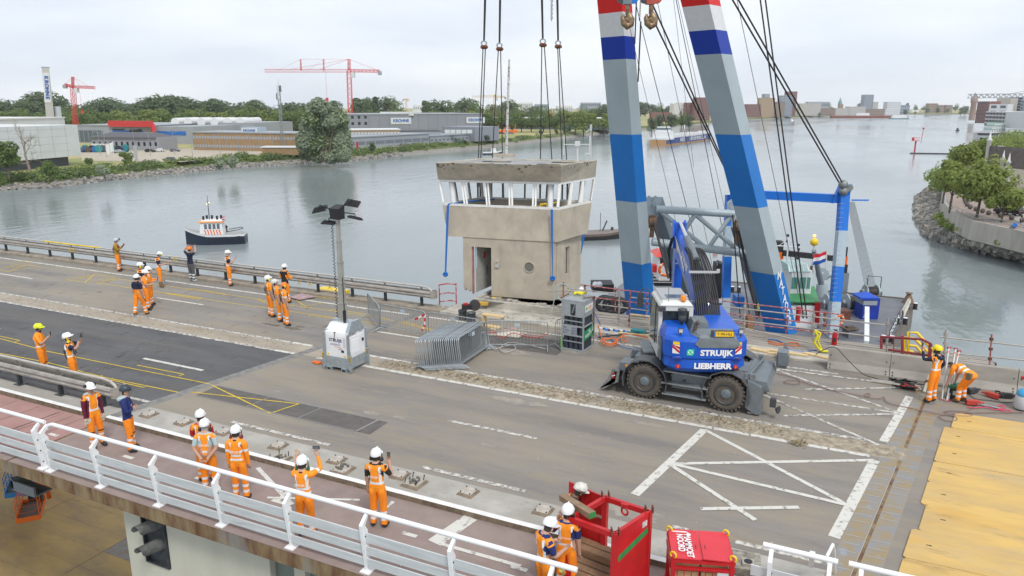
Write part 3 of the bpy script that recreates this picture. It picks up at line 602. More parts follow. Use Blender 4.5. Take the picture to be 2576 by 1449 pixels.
wallp(b,lw,.9,LR-TH,ZB+.3,ZT)
bw=lambda a,z,d=0.:V3((B0 .x,B0 .y,0))+rd*LR-fr*a-rd*d+V3((0,0,z))
wallp(b,bw,TH,LF-TH,ZB+.1,ZT)
b.mk('lower_walls',hc,hs,False)
b=MB();o0=fp(db-.10,0,TH+.02);dd=(nin*.9+fr*.42).normalized();b.slab([o0+V3((0,0,zl-.0)),o0+dd*1.0+V3((0,0,zl+.12)),o0+dd*1.0+V3((0,0,dtop)),o0+V3((0,0,dtop))],fr*.05);dr=b.mk('door',mat('door_grey',(.36,.36,.33),.6,var=.1,scale=4),hs,False)
b=MB();e=o0+fr*.055;b.slab([e+dd*.45+V3((0,0,2.0)),e+dd*.58+V3((0,0,2.0)),e+dd*.58+V3((0,0,2.28)),e+dd*.45+V3((0,0,2.28))],fr*.008);b.mk('fire_notice',red,dr,False)
b=MB();b.bar(e+dd*.62+fr*.04+V3((0,0,1.2)),e+dd*.62+fr*.04+V3((0,0,1.65)),.03);b.mk('handle',dark,dr,False)
b=MB();q=fp(db-.03,0,.12);b.bar(q+V3((0,0,zl-.05)),q+V3((0,0,dtop)),.06,.1);b.mk('door_jamb',mat('pinkish_jamb',(.42,.18,.19),.7,var=.2),hs,False)
b=MB();q=fp(db-.2,0,.1);b.cyl(q+V3((0,0,dtop-1.0)),q+V3((0,0,dtop)),.02,n=8);b.mk('conduit',mat('pale_blue_tube',(.45,.60,.66),.5),hs,False)
ia=(onplane(1251,663,B0,nin)-B0).dot(-fr);iz=onplane(1251,663,B0,nin).z
b=MB();b.slab([fp(ia-.09,iz-.17),fp(ia+.09,iz-.17),fp(ia+.09,iz+.17),fp(ia-.09,iz+.17)],-nin*.07,0);b.slab([fp(ia-.05,iz+.02,-.07),fp(ia+.05,iz+.02,-.07),fp(ia+.05,iz+.1,-.07),fp(ia-.05,iz+.1,-.07)],-nin*.01,1);b.mk('intercom',[mat('intercom_grey',(.45,.44,.42),.5),mat('intercom_dial',(.42,.25,.10),.5)],hs,False)
pq=onplane(1331,672,B0,nin);b=MB();b.lathe([(.25,.0),(.25,.03),(.215,.03),(.20,-.05),(.20,-.06)],28,pq,0,tuple(-nin));b.lathe([(.2,.004),(.001,.0045)],28,pq,1,tuple(-nin));b.mk('porthole',[hc,mat('porthole_glass',(.16,.155,.14),.3)],hs,False)
b=MB();b.slab([rp_(s0,sz0,.12),rp_(s1,sz0,.12),rp_(s1,sz1,.12),rp_(s0,sz1,.12)],-fr*.02);b.mk('slit_window',mat('slit_dark',(.06,.055,.05),.5),hs,False)
b=MB();b.slab([rp_((s0+s1)/2-.03,sz0,.06),rp_((s0+s1)/2+.0,sz0,.06),rp_((s0+s1)/2+.0,sz1,.06),rp_((s0+s1)/2-.03,sz1,.06)],-fr*.03);b.mk('slit_mullion',mat('mullion_grey',(.45,.44,.42),.6),hs,False)
def ring(a,c,e,z):A,B,C_=P(*a,z),P(*c,z),P(*e,z);return[A,B,C_,A+C_-B]
h=lambda x,y:(1031.4+x/5.12,352.2+y/5.12)
r0=ring(h(490,1240),h(1895,1315),h(2290,1195),3.05);r1=ring(h(418,845),h(1918,905),h(2340,808),4.42)
r2=ring(h(362,508),h(1942,545),h(2388,475),5.52);r3=ring(h(330,293),h(1945,325),h(2410,262),6.33)
def inset(r,d):
 c=sum(r,V3())/4;return[p+(c-p).normalized()*d for p in r]
i1=inset(r1,.42);i0=inset(r0,.42);i0=[V3((p.x,p.y,3.5))for p in i0]
b=MB();b.loft([r0,r1],0,cap=False);b.loft([r1,i1],0,cap=False);b.loft([i1,i0],0,cap=False);b.add(i0,[(0,1,2,3)]);b.add(r0,[(3,2,1,0)]);b.mk('parapet_band',hc,hs,False)
b=MB();b.loft([r2,r3],0,cap=False);ir=inset(r3,.16);ir2=[p-V3((0,0,.05))for p in ir];b.loft([r3,ir,ir2],0,cap=False);b.add(ir2,[(0,1,2,3)],1);b.add(r2,[(3,2,1,0)],2)
b.mk('roof',[hr,mat('roof_felt',(.30,.30,.295),.9,var=.15,scale=1),mat('ceiling',(.42,.40,.37),.8)],hs,False)
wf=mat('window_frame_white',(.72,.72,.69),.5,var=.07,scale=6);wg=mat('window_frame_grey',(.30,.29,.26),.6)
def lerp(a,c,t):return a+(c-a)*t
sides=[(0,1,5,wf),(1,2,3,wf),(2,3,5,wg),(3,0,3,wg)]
q1=[p+V3((0,0,.0))for p in inset(r1,.07)];q2=inset(r2,.07)
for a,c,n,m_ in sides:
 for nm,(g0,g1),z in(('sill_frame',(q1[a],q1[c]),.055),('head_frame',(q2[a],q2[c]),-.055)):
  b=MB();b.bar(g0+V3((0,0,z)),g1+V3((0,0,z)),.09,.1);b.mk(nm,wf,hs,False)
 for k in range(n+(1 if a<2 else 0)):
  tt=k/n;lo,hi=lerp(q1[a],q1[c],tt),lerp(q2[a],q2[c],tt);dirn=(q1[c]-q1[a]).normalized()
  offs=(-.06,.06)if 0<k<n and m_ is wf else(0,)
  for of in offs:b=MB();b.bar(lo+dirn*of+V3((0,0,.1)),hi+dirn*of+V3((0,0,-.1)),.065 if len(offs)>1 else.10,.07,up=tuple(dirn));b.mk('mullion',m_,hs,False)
c1=inset(r1,.55);c2=inset(r2,.6)
for k in range(4):b=MB();b.cyl(c1[k]-V3((0,0,.3)),c2[k],.13,n=12);b.mk('round_column',mat('column_white',(.62,.63,.64),.6),hs,False)
tile=mat('interior_tile',(.46,.40,.33),.6,var=.06);b=MB()
for a,c,n,m_ in sides:
 for k in range(14):
  for j in range(2):
   f0,f1=(k+.04)/14,(k+.96)/14;A,Bq=i0[a],i0[c];C2,D2=i1[a],i1[c]
   p0,p1=lerp(A,Bq,f0),lerp(A,Bq,f1);t0,t1=lerp(C2,D2,f0),lerp(C2,D2,f1);cen=sum(i0,V3())/4
   e=[lerp(p0,t0,.1+.42*j),lerp(p1,t1,.1+.42*j),lerp(p1,t1,.5+.42*j),lerp(p0,t0,.5+.42*j)];e=[x+(cen-x).normalized()*.012 for x in e];b.add(e,[(0,1,2,3)])
b.mk('wall_tiles',tile,hs,False)
cen=sum(r1,V3())/4
b=MB();f_=(r1[1]-r1[0]).normalized();s_=(r1[2]-r1[1]).normalized()
Mh=Mx3((f_,s_,V3((0,0,1)))).transposed();b.box(cen+f_*.9-s_*.6+V3((0,0,-.45)),(2.2,.7,.9),M=Mh);b.box(cen+f_*.3+s_*.5+V3((0,0,-.5)),(1.6,.8,.75),M=Mh,m=1);b.mk('desk_cabinet',[mat('cabinet',(.45,.38,.28),.6,var=.1),mat('cabinet_grey',(.42,.42,.40),.6)],hs,False)
b=MB();q=cen+f_*1.4-s_*.7;b.path([q+V3((0,0,-.1)),q+V3((.05,0,.12)),q+V3((.3,.05,.16)),q+V3((.36,.05,-.1))],.05,8);q=q+f_*.45;b.path([q+V3((0,0,-.1)),q+V3((.1,0,.18)),q+V3((.35,.05,.24)),q+V3((.42,.05,-.1))],.05,8);b.mk('yellow_duct',yellow,hs,False)
holes=[(1204,409.2),(1250,404.5),(1388,411.5),(1425,406.8)]
for u,v in holes:b=MB();q=P(u,v,6.33);b.box(q+V3((0,0,-.03)),(1.3,.38,.02),R(12));o=b.mk('roof_opening',dark,hs,False);b=MB();b.box(q+V3((.12,.05,-.018)),(.7,.16,.006),R(12));b.mk('sawn_edge',mat('sawn_edge',(.55,.42,.2),.8),o,False)
mp_=mat('flaking_mast',(.55,.55,.53),.6,col2=(.20,.17,.14),scale=6,lo=.4,hi=.5)
q=P(1268,394,6.4);b=MB();b.box(q+V3((0,0,.06)),(1.0,.35,.14),R(12));b.mk('mast_foot',hc,hs,False)
D_=(q-CO).dot(FW);b=MB();b.cyl(q+V3((.12,0,.1)),Q(1281,150,D_),.075,.045,10);b.mk('mast',mp_,hs,False)
for(u,v0,v1,r_)in((1452,446,362,.04),(1486,412,322,.03)):
 a=P(u,v0,5.6);a=a-s_*.0;D_=(a-CO).dot(FW);tp=Q(u+.6,v1,D_);b=MB();b.cyl(a,tp,r_,n=8)
 if u<1460:
  b.bar(tp+V3((-.55,-.26,-.02)),tp+V3((.5,.24,-.02)),.03);b.bar(tp+V3((.5,.24,-.5)),tp+V3((.5,.24,.35)),.035);b.bar(tp+V3((-.55,-.26,-.5)),tp+V3((-.55,-.26,.4)),.03);b.bx(tp.x-.09,tp.x+.09,tp.y-.09,tp.y+.09,tp.z-.1,tp.z+.12)
 else:b.bx(tp.x-.05,tp.x+.05,tp.y-.05,tp.y+.05,tp.z-.15,tp.z+.2);b.bar(tp,tp+V3((-.25,-.1,-.25)),.05)
 for z in(.1,.55):b.bar(a+V3((0,0,z)),a+V3((-.32,-.1,z)),.1,.07)
 b.mk('antenna_pole',mat('pole_white',(.66,.67,.68),.4),hs,False)
bs=mat('blue_webbing',(.01,.13,.46),.6)
for(u0,v0,u1,v1,lb)in((1127,517,1120.5,690,'blue lashing strap hanging over the left end of the house sill'),(1388,527,1390,700,'blue lashing strap hanging over the house front near its right corner'),(1469,590,1461,640,'blue lashing strap end hanging behind the right face of the house')):
 a=P(u0,v0,4.46)-V3((0,.05,0))if u0<1450 else P(u0,v0,3.2);D_=(a-CO).dot(FW)-(.06 if u0<1450 else-.8);a=Q(u0,v0,D_);e=Q(u1,v1,D_)
 t=thing('lashing_strap',lb,'strap',tuple(e),0,'blue lashing straps');b=MB();n=10;vs=[]
 for i in range(n+1):
  f_t=i/n;p_=lerp(a,e,f_t);w=.055*(1-.75*f_t)if u0>1300 else.055*(1-.35*f_t);vs+=[p_-RT*w,p_+RT*w,p_+RT*w+FW*.012,p_-RT*w+FW*.012]
 b.loft([vs[4*i:4*i+4]for i in range(n+1)],0);b.mk('webbing',bs,t,False)
 if u0<1300:b=MB();b.path([a,a+FW*.25+V3((0,0,.03)),a+FW*.8+RT*.9+V3((0,0,.08)),a+FW*2.2+RT*2.0+V3((0,0,.0))],.035,6);b.mk('loose_tail',bs,t,False)
 if u0<1450:b=MB();b.torus(e,.075,.05,18,8,0,tuple(-FW));b.torus(e,.03,.03,12,6,0,tuple(-FW));b.mk('coil',bs,t,False)
def rope(b,p,q,r,n=6,sag=0,m=0):
 if not sag:return b.cyl(p,q,r,n=n,m=m)
 return b.path([lerp(V3(p),V3(q),i/10)-V3((0,0,sag*4*(i/10)*(1-i/10)))for i in range(11)],r,n,m)
sh=[(1217.5,113,1222,((1215,1203),(1221,1209)),408.5,37.2,'first from the left'),(1256.5,118,1259,((1253.5,1238),(1259.5,1264)),403.5,38.4,'second from the left'),(1365.5,108,1362,((1363,1359.5),(1369.5,1389)),410.5,37.4,'third from the left'),(1404,112,1401,((1403,1414),(1407,1426)),406,38.6,'rightmost')]
for u,v,ut,ends,vb,D_,wh in sh:
 t=thing('lifting_sling',f'steel rope lifting sling with bow shackle above the house roof, {wh}','lifting sling',tuple(Q(u,v,D_)),0,'rope slings holding the control house')
 for dx in(-1.8,1.8):
  b=MB();b.cyl(Q(ut+dx,-60,D_),Q(u+dx*.5,v-9,D_),.032,n=6);b.mk('rope',ropeb,t,False)
 for s_u,e_u in ends:
  b=MB();a_=Q(s_u,v+10,D_);e=Q(e_u,vb+1,D_);b.cyl(a_,e,.028,n=6);d=(e-a_).normalized();f1=e+V3((d.x*.6,d.y*.6,-.9));b.cyl(e,f1,.028,n=6);b.cyl(f1,f1+V3((0,0,-.3)),.06,n=8);b.cyl(f1+V3((0,0,-.3)),f1+V3((0,0,-1.5)),.05,n=6);b.mk('rope',ropeb,t,False)
 b=MB();c=Q(u,v,D_);n=12
 b.path([c+RT*(.11*math.cos(a)*(1.25 if math.sin(a)>0 else 1))+V3((0,0,.13*math.sin(a)+.05))for a in np.linspace(-.35*PI,1.35*PI,16)],.035,8);b.mk('shackle',galv,t,False)
 b=MB();b.cyl(c-RT*.17-V3((0,0,.1)),c+RT*.19-V3((0,0,.1)),.06,n=10);b.ball(c-RT*.05-V3((0,0,.1)),.11,8,5);b.ball(c+RT*.07-V3((0,0,.1)),.11,8,5);b.mk('shackle_pin',rust,t,False)
b=MB();n=14
for k in range(10):c=Q(1388-.4*k/10,3+5.2*k,37);b.torus(c,.05,.016,8,5,0,tuple(RT if k%2 else FW))
tag(b.mk('hanging_chain',ropeb),'short chain dangling between the two right slings','chain')
hk=mat('worn_hook',(.32,.24,.14),.4,.6,col2=(.16,.085,.05),scale=4,lo=.35,hi=.6)
for u,m_,w_,lb in((1579,mat('block_grey',(.18,.22,.24),.5,.3,var=.2),blue,'left crane hook with a grey block and blue sheave'),(1638,mat('block_red',(.42,.07,.05),.6,var=.25),mat('block_red',(1,1,1)),'right crane hook with a red block')):
 D_=38.;t=thing('crane_hook',lb,'crane hook',tuple(Q(u,45,D_)),0,'crane hooks');Mx=Mx3((RT,FW,V3((0,0,1)))).transposed()
 c=Q(u,-6,D_);b=MB();b.box(c-RT*.03,(.42,.34,.62),M=Mx);b.mk('block',m_,t,False)
 for s in(-.3,.3):c2=Q(u,-2,D_)+RT*s;b=MB();b.cyl(c2-FW*.12,c2+FW*.12,.2,n=18);b.mk('sheave',w_ if s>0 else dark,t,False)
 b=MB();a_=Q(u,8,D_);e=Q(u,36,D_);b.cyl(a_,e,.11,.12,12)
 c=Q(u,50,D_);pts=[e,c+V3((0,0,.28)),c+RT*.2+V3((0,0,.02)),c+RT*.16-V3((0,0,.2)),c-V3((0,0,.3)),c-RT*.18-V3((0,0,.16)),c-RT*.26+V3((0,0,.1)),c-RT*.22+V3((0,0,.27))]
 b.path(pts,[.12,.15,.15,.17,.18,.16,.11,.05],10);b.ball(c+FW*.02,.2,12,8,0,(1,.6,1.3));b.mk('hook',hk,t,False)
 b=MB();b.cyl(Q(u-5,-90,D_+1),Q(u-5,-10,D_),.025,n=6);b.cyl(Q(u+5,-90,D_+1),Q(u+5,-10,D_),.025,n=6);b.mk('hoist_rope',ropeb,t,False)
b=MB()
for k in range(18):c=Q(1612-.2*k,-5+3.3*k,37.5);b.torus(c,.035,.013,8,5,0,tuple(RT if k%2 else FW))
tag(b.mk('hook_chain',rust),'rusty link chain hanging between the two crane hooks','chain')
# ================================================================ crowd barriers
def barrier_proto(t,L_=2.25):
 H_=1.08;b=MB();r=.12
 b.path([(0,0,.16),(0,0,H_-r),(.035,0,H_-.035),(r,0,H_),(L_-r,0,H_),(L_-.035,0,H_-.035),(L_,0,H_-r),(L_,0,.16)],.02,8,0,True);b.mk('frame',galv,t)
 b=MB();n=17
 for k in range(1,n+1):x=L_*k/(n+1);b.cyl((x,0,.17),(x,0,H_-.01),.008,n=5)
 stuff(b.mk('bars',galv,t))
 for x in(.0,L_-.0):
  b=MB();b.path([(x,-.3,.01),(x,-.2,.1),(x,-.06,.15),(x,0,.17),(x,.06,.15),(x,.2,.1),(x,.3,.01)],.018,7);b.mk('foot',galv,t)
 b=MB();b.bx(L_*.5-.1,L_*.5+.1,-.005,.005,.86,1.0);b.mk('name_plate',mat('plate_grey',(.42,.50,.55),.4),t)
 return t
bp0=barrier_proto(thing('crowd_barrier','galvanised crowd barrier standing open, leftmost, turned towards the guard rail','crowd barrier',(0,0,0),0,'loose crowd barriers fencing the work area'))
def seg(o,a,c):
 a=V3(a);c=V3(c);o.location=(a.x,a.y,0);o.rotation_euler=(0,0,math.atan2(c.y-a.y,c.x-a.x));return o
seg(bp0,(-18.43,24.75),(-16.95,23.4))
for a,c,lb in(((-16.9,23.5),(-14.7,23.3),'galvanised crowd barrier with red and white tape, directly behind the barrier stack'),((-14.55,23.32),(-12.2,23.2),'galvanised crowd barrier behind the stack and in front of the wooden steps'),((-11.95,23.2),(-9.78,24.1),'galvanised crowd barrier between the stack and the gas cylinder rack'),((-9.66,24.3),(-9.0,26.2),'galvanised crowd barrier turned back beside the gas cylinder rack')):
 seg(dup(bp0,label=lb),a,c)
N_=22
for k in range(N_):
 f_=k/(N_-1);o=dup(bp0,(-12.95+1.2*f_,20.08+.85*f_+RNG.uniform(-.02,.02),0),R(92+RNG.uniform(-.6,.6)),'galvanised crowd barrier packed in the tight upright stack' if 0<k<N_-1 else('outermost galvanised barrier of the stack, on the side facing the light tower' if k==0 else 'outermost galvanised barrier of the stack, on the side facing the gas rack'),'stacked crowd barriers')
 o.rotation_euler=(R(-7+RNG.uniform(-.6,.6)),0,o.rotation_euler.z)
tape=mat('warning_tape',(.75,.70,.68),.5);
def tape_thing(lb,pts):
 b=MB();pts=[V3(p)for p in pts]
 for i in range(len(pts)-1):
  p,q=pts[i],pts[i+1];n=3
  for j in range(n):b.bar(lerp(p,q,j/n),lerp(p,q,(j+1)/n),.07,.006,(i+j)%2,up=(0,1,0))
 tag(b.mk('warning_tape',[red,tape]),lb,'tape')
q=V3((-14.65,23.28,0));tape_thing('red and white warning tape tied to a crowd barrier',[q+V3((-.45,-.05,.72)),q+V3((0,-.03,.98)),q+V3((-.02,-.04,.55)),q+V3((-.15,-.05,.3))])
# ================================================================ mobile light tower
gw=mat('cabinet_white',(.76,.77,.78),.35,var=.03,scale=2);gz=mat('zinc_sheet',(.40,.45,.48),.4,.5,var=.12,scale=6);navy=mat('logo_navy',(.008,.02,.15),.5);cyan=mat('logo_cyan',(.05,.42,.70),.5)
lt=thing('light_tower','white mobile light tower on a zinc skid with folded black lamps on its mast','light tower',(-16.0,18.88,0));X,Y_=1.06,1.03
b=MB();b.bx(.03,X-.03,.03,Y_-.03,.12,.48);b.mk('skid',gz,lt)
for x0_,x1_ in((.1,.3),(.72,.92)):
 b=MB();b.bx(x0_,x1_,-.03,Y_+.03,0,.125);b.bx(x0_+.03,x1_-.03,-.032,-.028,.025,.1,1);b.mk('fork_pocket',[gz,black],lt)
b=MB();b.bx(.05,X-.05,.05,Y_-.05,.48,1.28);b.mk('cabinet',gw,lt)
b=MB();b.loft([[(.05,.05,1.28),(X-.05,.05,1.28),(X-.05,Y_-.05,1.28),(.05,Y_-.05,1.28)],[(.06,.07,1.36),(X-.06,.07,1.36),(X-.06,Y_-.07,1.36),(.06,Y_-.07,1.36)],[(.12,.28,1.62),(X-.2,.28,1.62),(X-.2,Y_-.28,1.62),(.12,Y_-.28,1.62)]],0);b.mk('hood',gw,lt)
for x in(.0,X-.07):
 for y in(.0,Y_-.07):b=MB();b.bx(x,x+.07,y,y+.07,.1,1.34);b.mk('corner_post',gz,lt)
for x in(-.07,X):
 for y in(-.01,Y_-.06):
  b=MB();b.bx(x,x+.07,y,y+.07,.02,.62);b.cyl((x+.035,y+.035,.6),(x+.035,y+.035,.74),.02,n=8)
  for k in range(3):b.slab([(x,y-.002,.40+.06*k),(x+.07,y-.002,.44+.06*k),(x+.07,y-.002,.47+.06*k),(x,y-.002,.43+.06*k)],(0,-.004,0),1);
  b.bx(x,x+.07,y-.003,y,.40,.6,2);b.mk('stabiliser',[gz,black,yellow],lt)
b=MB();b.bx(.1,X-.1,Y_*.42,Y_*.62,1.60,1.70);b.bx(.0,.16,.1,Y_-.1,1.34,1.42);b.loft([[(X-.17,.06,1.34),(X-.03,.06,1.34),(X-.03,Y_-.06,1.34),(X-.17,Y_-.06,1.34)],[(X-.17,.3,1.72),(X-.06,.3,1.72),(X-.06,Y_-.3,1.72),(X-.17,Y_-.3,1.72)]],0);b.mk('top_frame',gz,lt)
b=MB();b.bx(X-.05,X-.035,.12,Y_-.12,.52,1.2);
for k in range(9):z=.66+.055*k;b.loft([[(X-.034,y,z),(X-.015,y,z-.02),(X-.034,y,z-.035)]for y in(.2,.62)],0)
b.bx(X-.034,X-.02,.78,.88,.92,1.03,1);b.mk('side_door',[gw,black],lt)
b=MB();b.bx(.11,X-.11,.035,.048,.5,1.24);fm=lambda x,z:frame((x,.033,z),(1,0,0),(0,0,1))
b.text('STRUIJK',.155,fm(.50,1.08),1,.03,sx=1.0);b.text('GENERAC',.095,fm(.48,.93),1,.0);b.text('MOBILE',.05,fm(.70,.775),1,.005)
b.slab([(.42,.034,.87),(.72,.034,.82),(.72,.034,.845),(.46,.034,.875)],(0,-.003,0),2);b.bx(.72,.83,.028,.035,.68,.76,3);b.bx(.82,.9,.03,.035,.86,1.2,4);b.bx(.14,.2,.03,.035,.52,.6,5);b.bx(.8,.9,.03,.035,.52,.58,5)
b.mk('front_door',[gw,navy,orange,black,mat('label_grey',(.55,.56,.57),.6),yellow],lt)
b=MB();b.text('GENERAC',.09,frame((X-.029,.30,1.30),(0,1,0),(0,0,1)),0,.004);b.text('MOBILE',.06,frame((X-.029,.75,1.30),(0,1,0),(0,0,1)),0);b.mk('side_lettering',dark,lt)
b=MB();b.bx(.42,.5,.05,.1,1.34,1.36);b.path([(.45,.055,1.36),(.47,.03,1.2),(.42,.02,1.05),(.48,.02,1.12)],.012,5);b.mk('latch',black,lt)
al=mat('mast_alu',(.44,.44,.40),.4,.5,var=.06);mx_,my_=.50,.52
zt=T(866,552,19.4).z;z=1.6;w=.10;hseg=(zt-1.6)/5
for k in range(5):
 b=MB();b.bx(mx_-w,mx_+w,my_-w,my_+w,z,z+hseg);b.bx(mx_-w-.02,mx_+w+.02,my_-w-.02,my_+w+.02,z+hseg-.05,z+hseg-.02);b.mk('mast_section',al,lt);z+=hseg;w-=.012
b=MB();n=150;b.path([(mx_-.17+.035*math.cos(i*1.25),my_-.1+.035*math.sin(i*1.25),1.75+(zt-1.8)*i/n)for i in range(n+1)],.012,4);b.mk('coiled_cable',black,lt)
b=MB();b.bx(mx_+.1,mx_+.17,my_-.14,my_-.06,1.5,2.05);b.cyl((mx_+.14,my_-.1,2.05),(mx_+.14,my_-.1,3.2),.016,n=6);b.mk('winch',black,lt)
b=MB();b.loft([[(mx_-.17,my_-.16,zt),(mx_+.17,my_-.16,zt),(mx_+.17,my_+.16,zt),(mx_-.17,my_+.16,zt)],[(mx_-.2,my_-.18,zt+.36),(mx_+.2,my_-.18,zt+.36),(mx_+.17,my_+.16,zt+.46),(mx_-.17,my_+.16,zt+.46)]],0);b.mk('lamp_hub',black,lt)
for(dx,dy,dz,tx,ty)in((-.62,-.12,.30,20,-14),(.38,.34,.50,24,10),(-.32,-.05,-.14,4,3),(.42,.38,.0,-10,12)):
 Mx=(Mx3 .Rotation(R(20),3,'Z')@Mx3 .Rotation(R(ty),3,'Y')@Mx3 .Rotation(R(tx),3,'X'));c=V3((mx_+dx,my_+dy,zt+dz))
 b=MB();b.box(c,(.46,.34,.05),M=Mx);
 for k in range(7):b.box(c+Mx@V3((-.18+.06*k,0,.04)),(.012,.28,.04),M=Mx)
 b.box(c+Mx@V3((0,0,-.03)),(.4,.28,.012),M=Mx,m=1);L1=b.mk('lamp',[black,glassg],lt)
 b=MB();a_=V3((mx_,my_,zt+.2));b.path([a_,a_+(c-a_)*.55+V3((0,0,.1)),c+V3((0,0,.14)),c+V3((0,0,.03))],.02,6);b.mk('lamp_arm',black,lt)
b=MB();q=P(800,915);b.torus(q+V3((0,0,.04)),.08,.035,12,6);b.torus(q+V3((-.16,.02,.04)),.06,.03,12,6);b.path([q,q+V3((.2,.1,.02)),q+V3((.4,.02,.02))],.02,5);tag(b.mk('ground_cable',orange),'small orange cable coil lying beside the light tower','cable')
# ================================================================ gas cylinder rack
rk=thing('gas_cylinder_rack','grey steel rack packed with dark gas cylinders and a green sign','gas rack',(-9.33,24.05,0),R(-5));fm_=mat('rack_grey',(.36,.39,.41),.5,.3,var=.1,scale=4);cyd=mat('cylinder_dark',(.035,.045,.06),.5);X,Y_,Z=.9,.98,2.02
for x in(0,X-.05):
 for y in(0,Y_-.05):b=MB();b.bx(x,x+.05,y,y+.05,.1,Z);b.mk('corner_post',fm_,rk)
for z in(.12,.66,1.02,1.4,Z-.06):
 for r_ in((.05,X-.05,0,.04),(.05,X-.05,Y_-.04,Y_),(0,.04,.05,Y_-.05),(X-.04,X,.05,Y_-.05)):b=MB();b.bx(*r_,z,z+.05);b.mk('rail',fm_,rk)
b=MB();b.bx(.003,X-.003,.003,.05,0,.11);b.bx(.003,X-.003,Y_-.05,Y_-.003,0,.11);b.bx(X-.06,X-.003,.05,Y_-.05,0,.11);b.bx(.05,X-.06,.05,Y_-.05,.06,.11);b.mk('base',mat('base_beige',(.36,.34,.30),.7,var=.2),rk)
b=MB();b.bx(.052,X-.052,.004,.02,1.455,1.955);b.bx(.36,.56,.0,.004,1.52,1.86,1);b.cyl((.46,.0,1.52),(.46,.004,1.52),.1,n=16,m=1);b.mk('front_panel',[fm_,sp],rk)
b=MB()
for k in range(5):b.cyl((.42+.02*k,-.01,1.55+.06*k),(.47+.015*k,-.02,1.58+.06*k),.022,n=6)
b.mk('valve_fittings',galv,rk)
b=MB();b.bx(X-.02,X-.004,.052,Y_-.052,1.455,1.955);b.bx(X-.004,X,.1,.85,1.58,1.83,1)
for y,m_ in((.16,2),(.29,3)):b.slab([(X,y,1.70),(X,y+.06,1.62),(X,y+.12,1.70),(X,y+.06,1.78)],(.003,0,0),m_)
b.bx(X,X+.003,.44,.53,1.63,1.78,4);b.bx(X,X+.003,.55,.62,1.63,1.78,4);b.mk('side_panel',[fm_,mat('label_white',(.72,.74,.72),.5),mat('sign_green',(.0,.26,.10),.5),yellow,mat('label_pink',(.65,.35,.36),.6)],rk)
gr=MATS['sign_green']
b=MB();b.bx(.05,.62,.0,.02,.7,1.02)
for k,(l,r_)in enumerate((('TARE','400KG'),('PAYLOAD','1800KG'),('M.G.W.','2200KG'))):
 zz=.96-.095*k;b.text(l,.08,frame((.06,-.002,zz),(1,0,0),(0,0,1)),1,.01,align='LEFT',sx=.75);b.text(r_,.08,frame((.60,-.002,zz),(1,0,0),(0,0,1)),1,.01,align='RIGHT',sx=.75)
b.mk('weight_panel',[fm_,navy],rk)
b=MB();b.slab([(X+.004,.03,.52),(X+.004,.93,.62),(X+.004,.93,.98),(X+.004,.03,.88)],(.012,0,0),0);tf=lambda y,z:frame((X+.019,y,z),(0,1,.11),(0,0,1));b.text('AIR',.14,tf(.46,.83),1,.03,sx=.8);b.text('PRODUCTS',.145,tf(.36,.69),1,.03,sx=.72)
for k in range(3):b.slab([(X+.018,.66+.08*k,.72),(X+.018,.7+.08*k,.72),(X+.018,.78+.06*k,.93),(X+.018,.75+.06*k,.93)],(.002,0,0),1)
b.mk('sign_panel',[gr,white],rk)
for i in range(4):
 for j in range(4):b=MB();c=(.15+.2*i,.16+.22*j,0);b.lathe([(.095,.13),(.1,.16),(.1,1.42),(.07,1.52),(.03,1.56),(.03,1.62)],12,c);b.mk('gas_cylinder',cyd,rk)
b=MB()
for z in(1.2,.42):b.bx(.06,X-.06,.045,.055,z,z+.04)
b.mk('strap',fm_,rk)
b=MB();b.path([(X*.72,.3,Z),(X*.72,.3,Z+.14),(X*.8,.34,Z+.16),(X*.86,.38,Z+.1),(X*.86,.38,Z)],.018,6);b.bx(.05,X-.05,.05,Y_-.05,Z-.04,Z-.02);b.mk('top_plate',fm_,rk)
b=MB()
for k in range(20):b.torus((X+.03,.78+.02*math.sin(k),Z-.02-.075*k),.035,.011,7,5,0,(1,0,0)if k%2 else(0,1,0))
for k in range(9):b.torus((X*.72+.06+.03*k,.35+.05*k,Z+.04-.004*k),.035,.011,7,5,0,(0,0,1)if k%2 else(0,1,0))
tag(b.mk('lifting_chain',rust),'rusty lifting chain hanging down the corner of the gas rack','chain')
COL.objects[-1].location=rk.location;COL.objects[-1].rotation_euler=rk.rotation_euler
b=MB();b.path([(-9.1,24.7,2.06),(-9.0,24.8,2.1),(-8.8,24.72,2.08),(-8.7,24.85,2.1),(-8.95,24.9,2.09),(-9.15,24.85,2.07)],.045,6);tag(b.mk('yellow_sling',mat('sling_yellow',(.70,.62,.02),.7)),'folded yellow sling lying on top of the gas rack','sling')
b=MB();b.box((-9.42,24.4,.22),(.1,.2,.4));tag(b.mk('plastic_bag',mat('green_bag',(.2,.55,.08),.4,var=.3,scale=12)),'bright green plastic bag at the foot of the gas rack','bag')
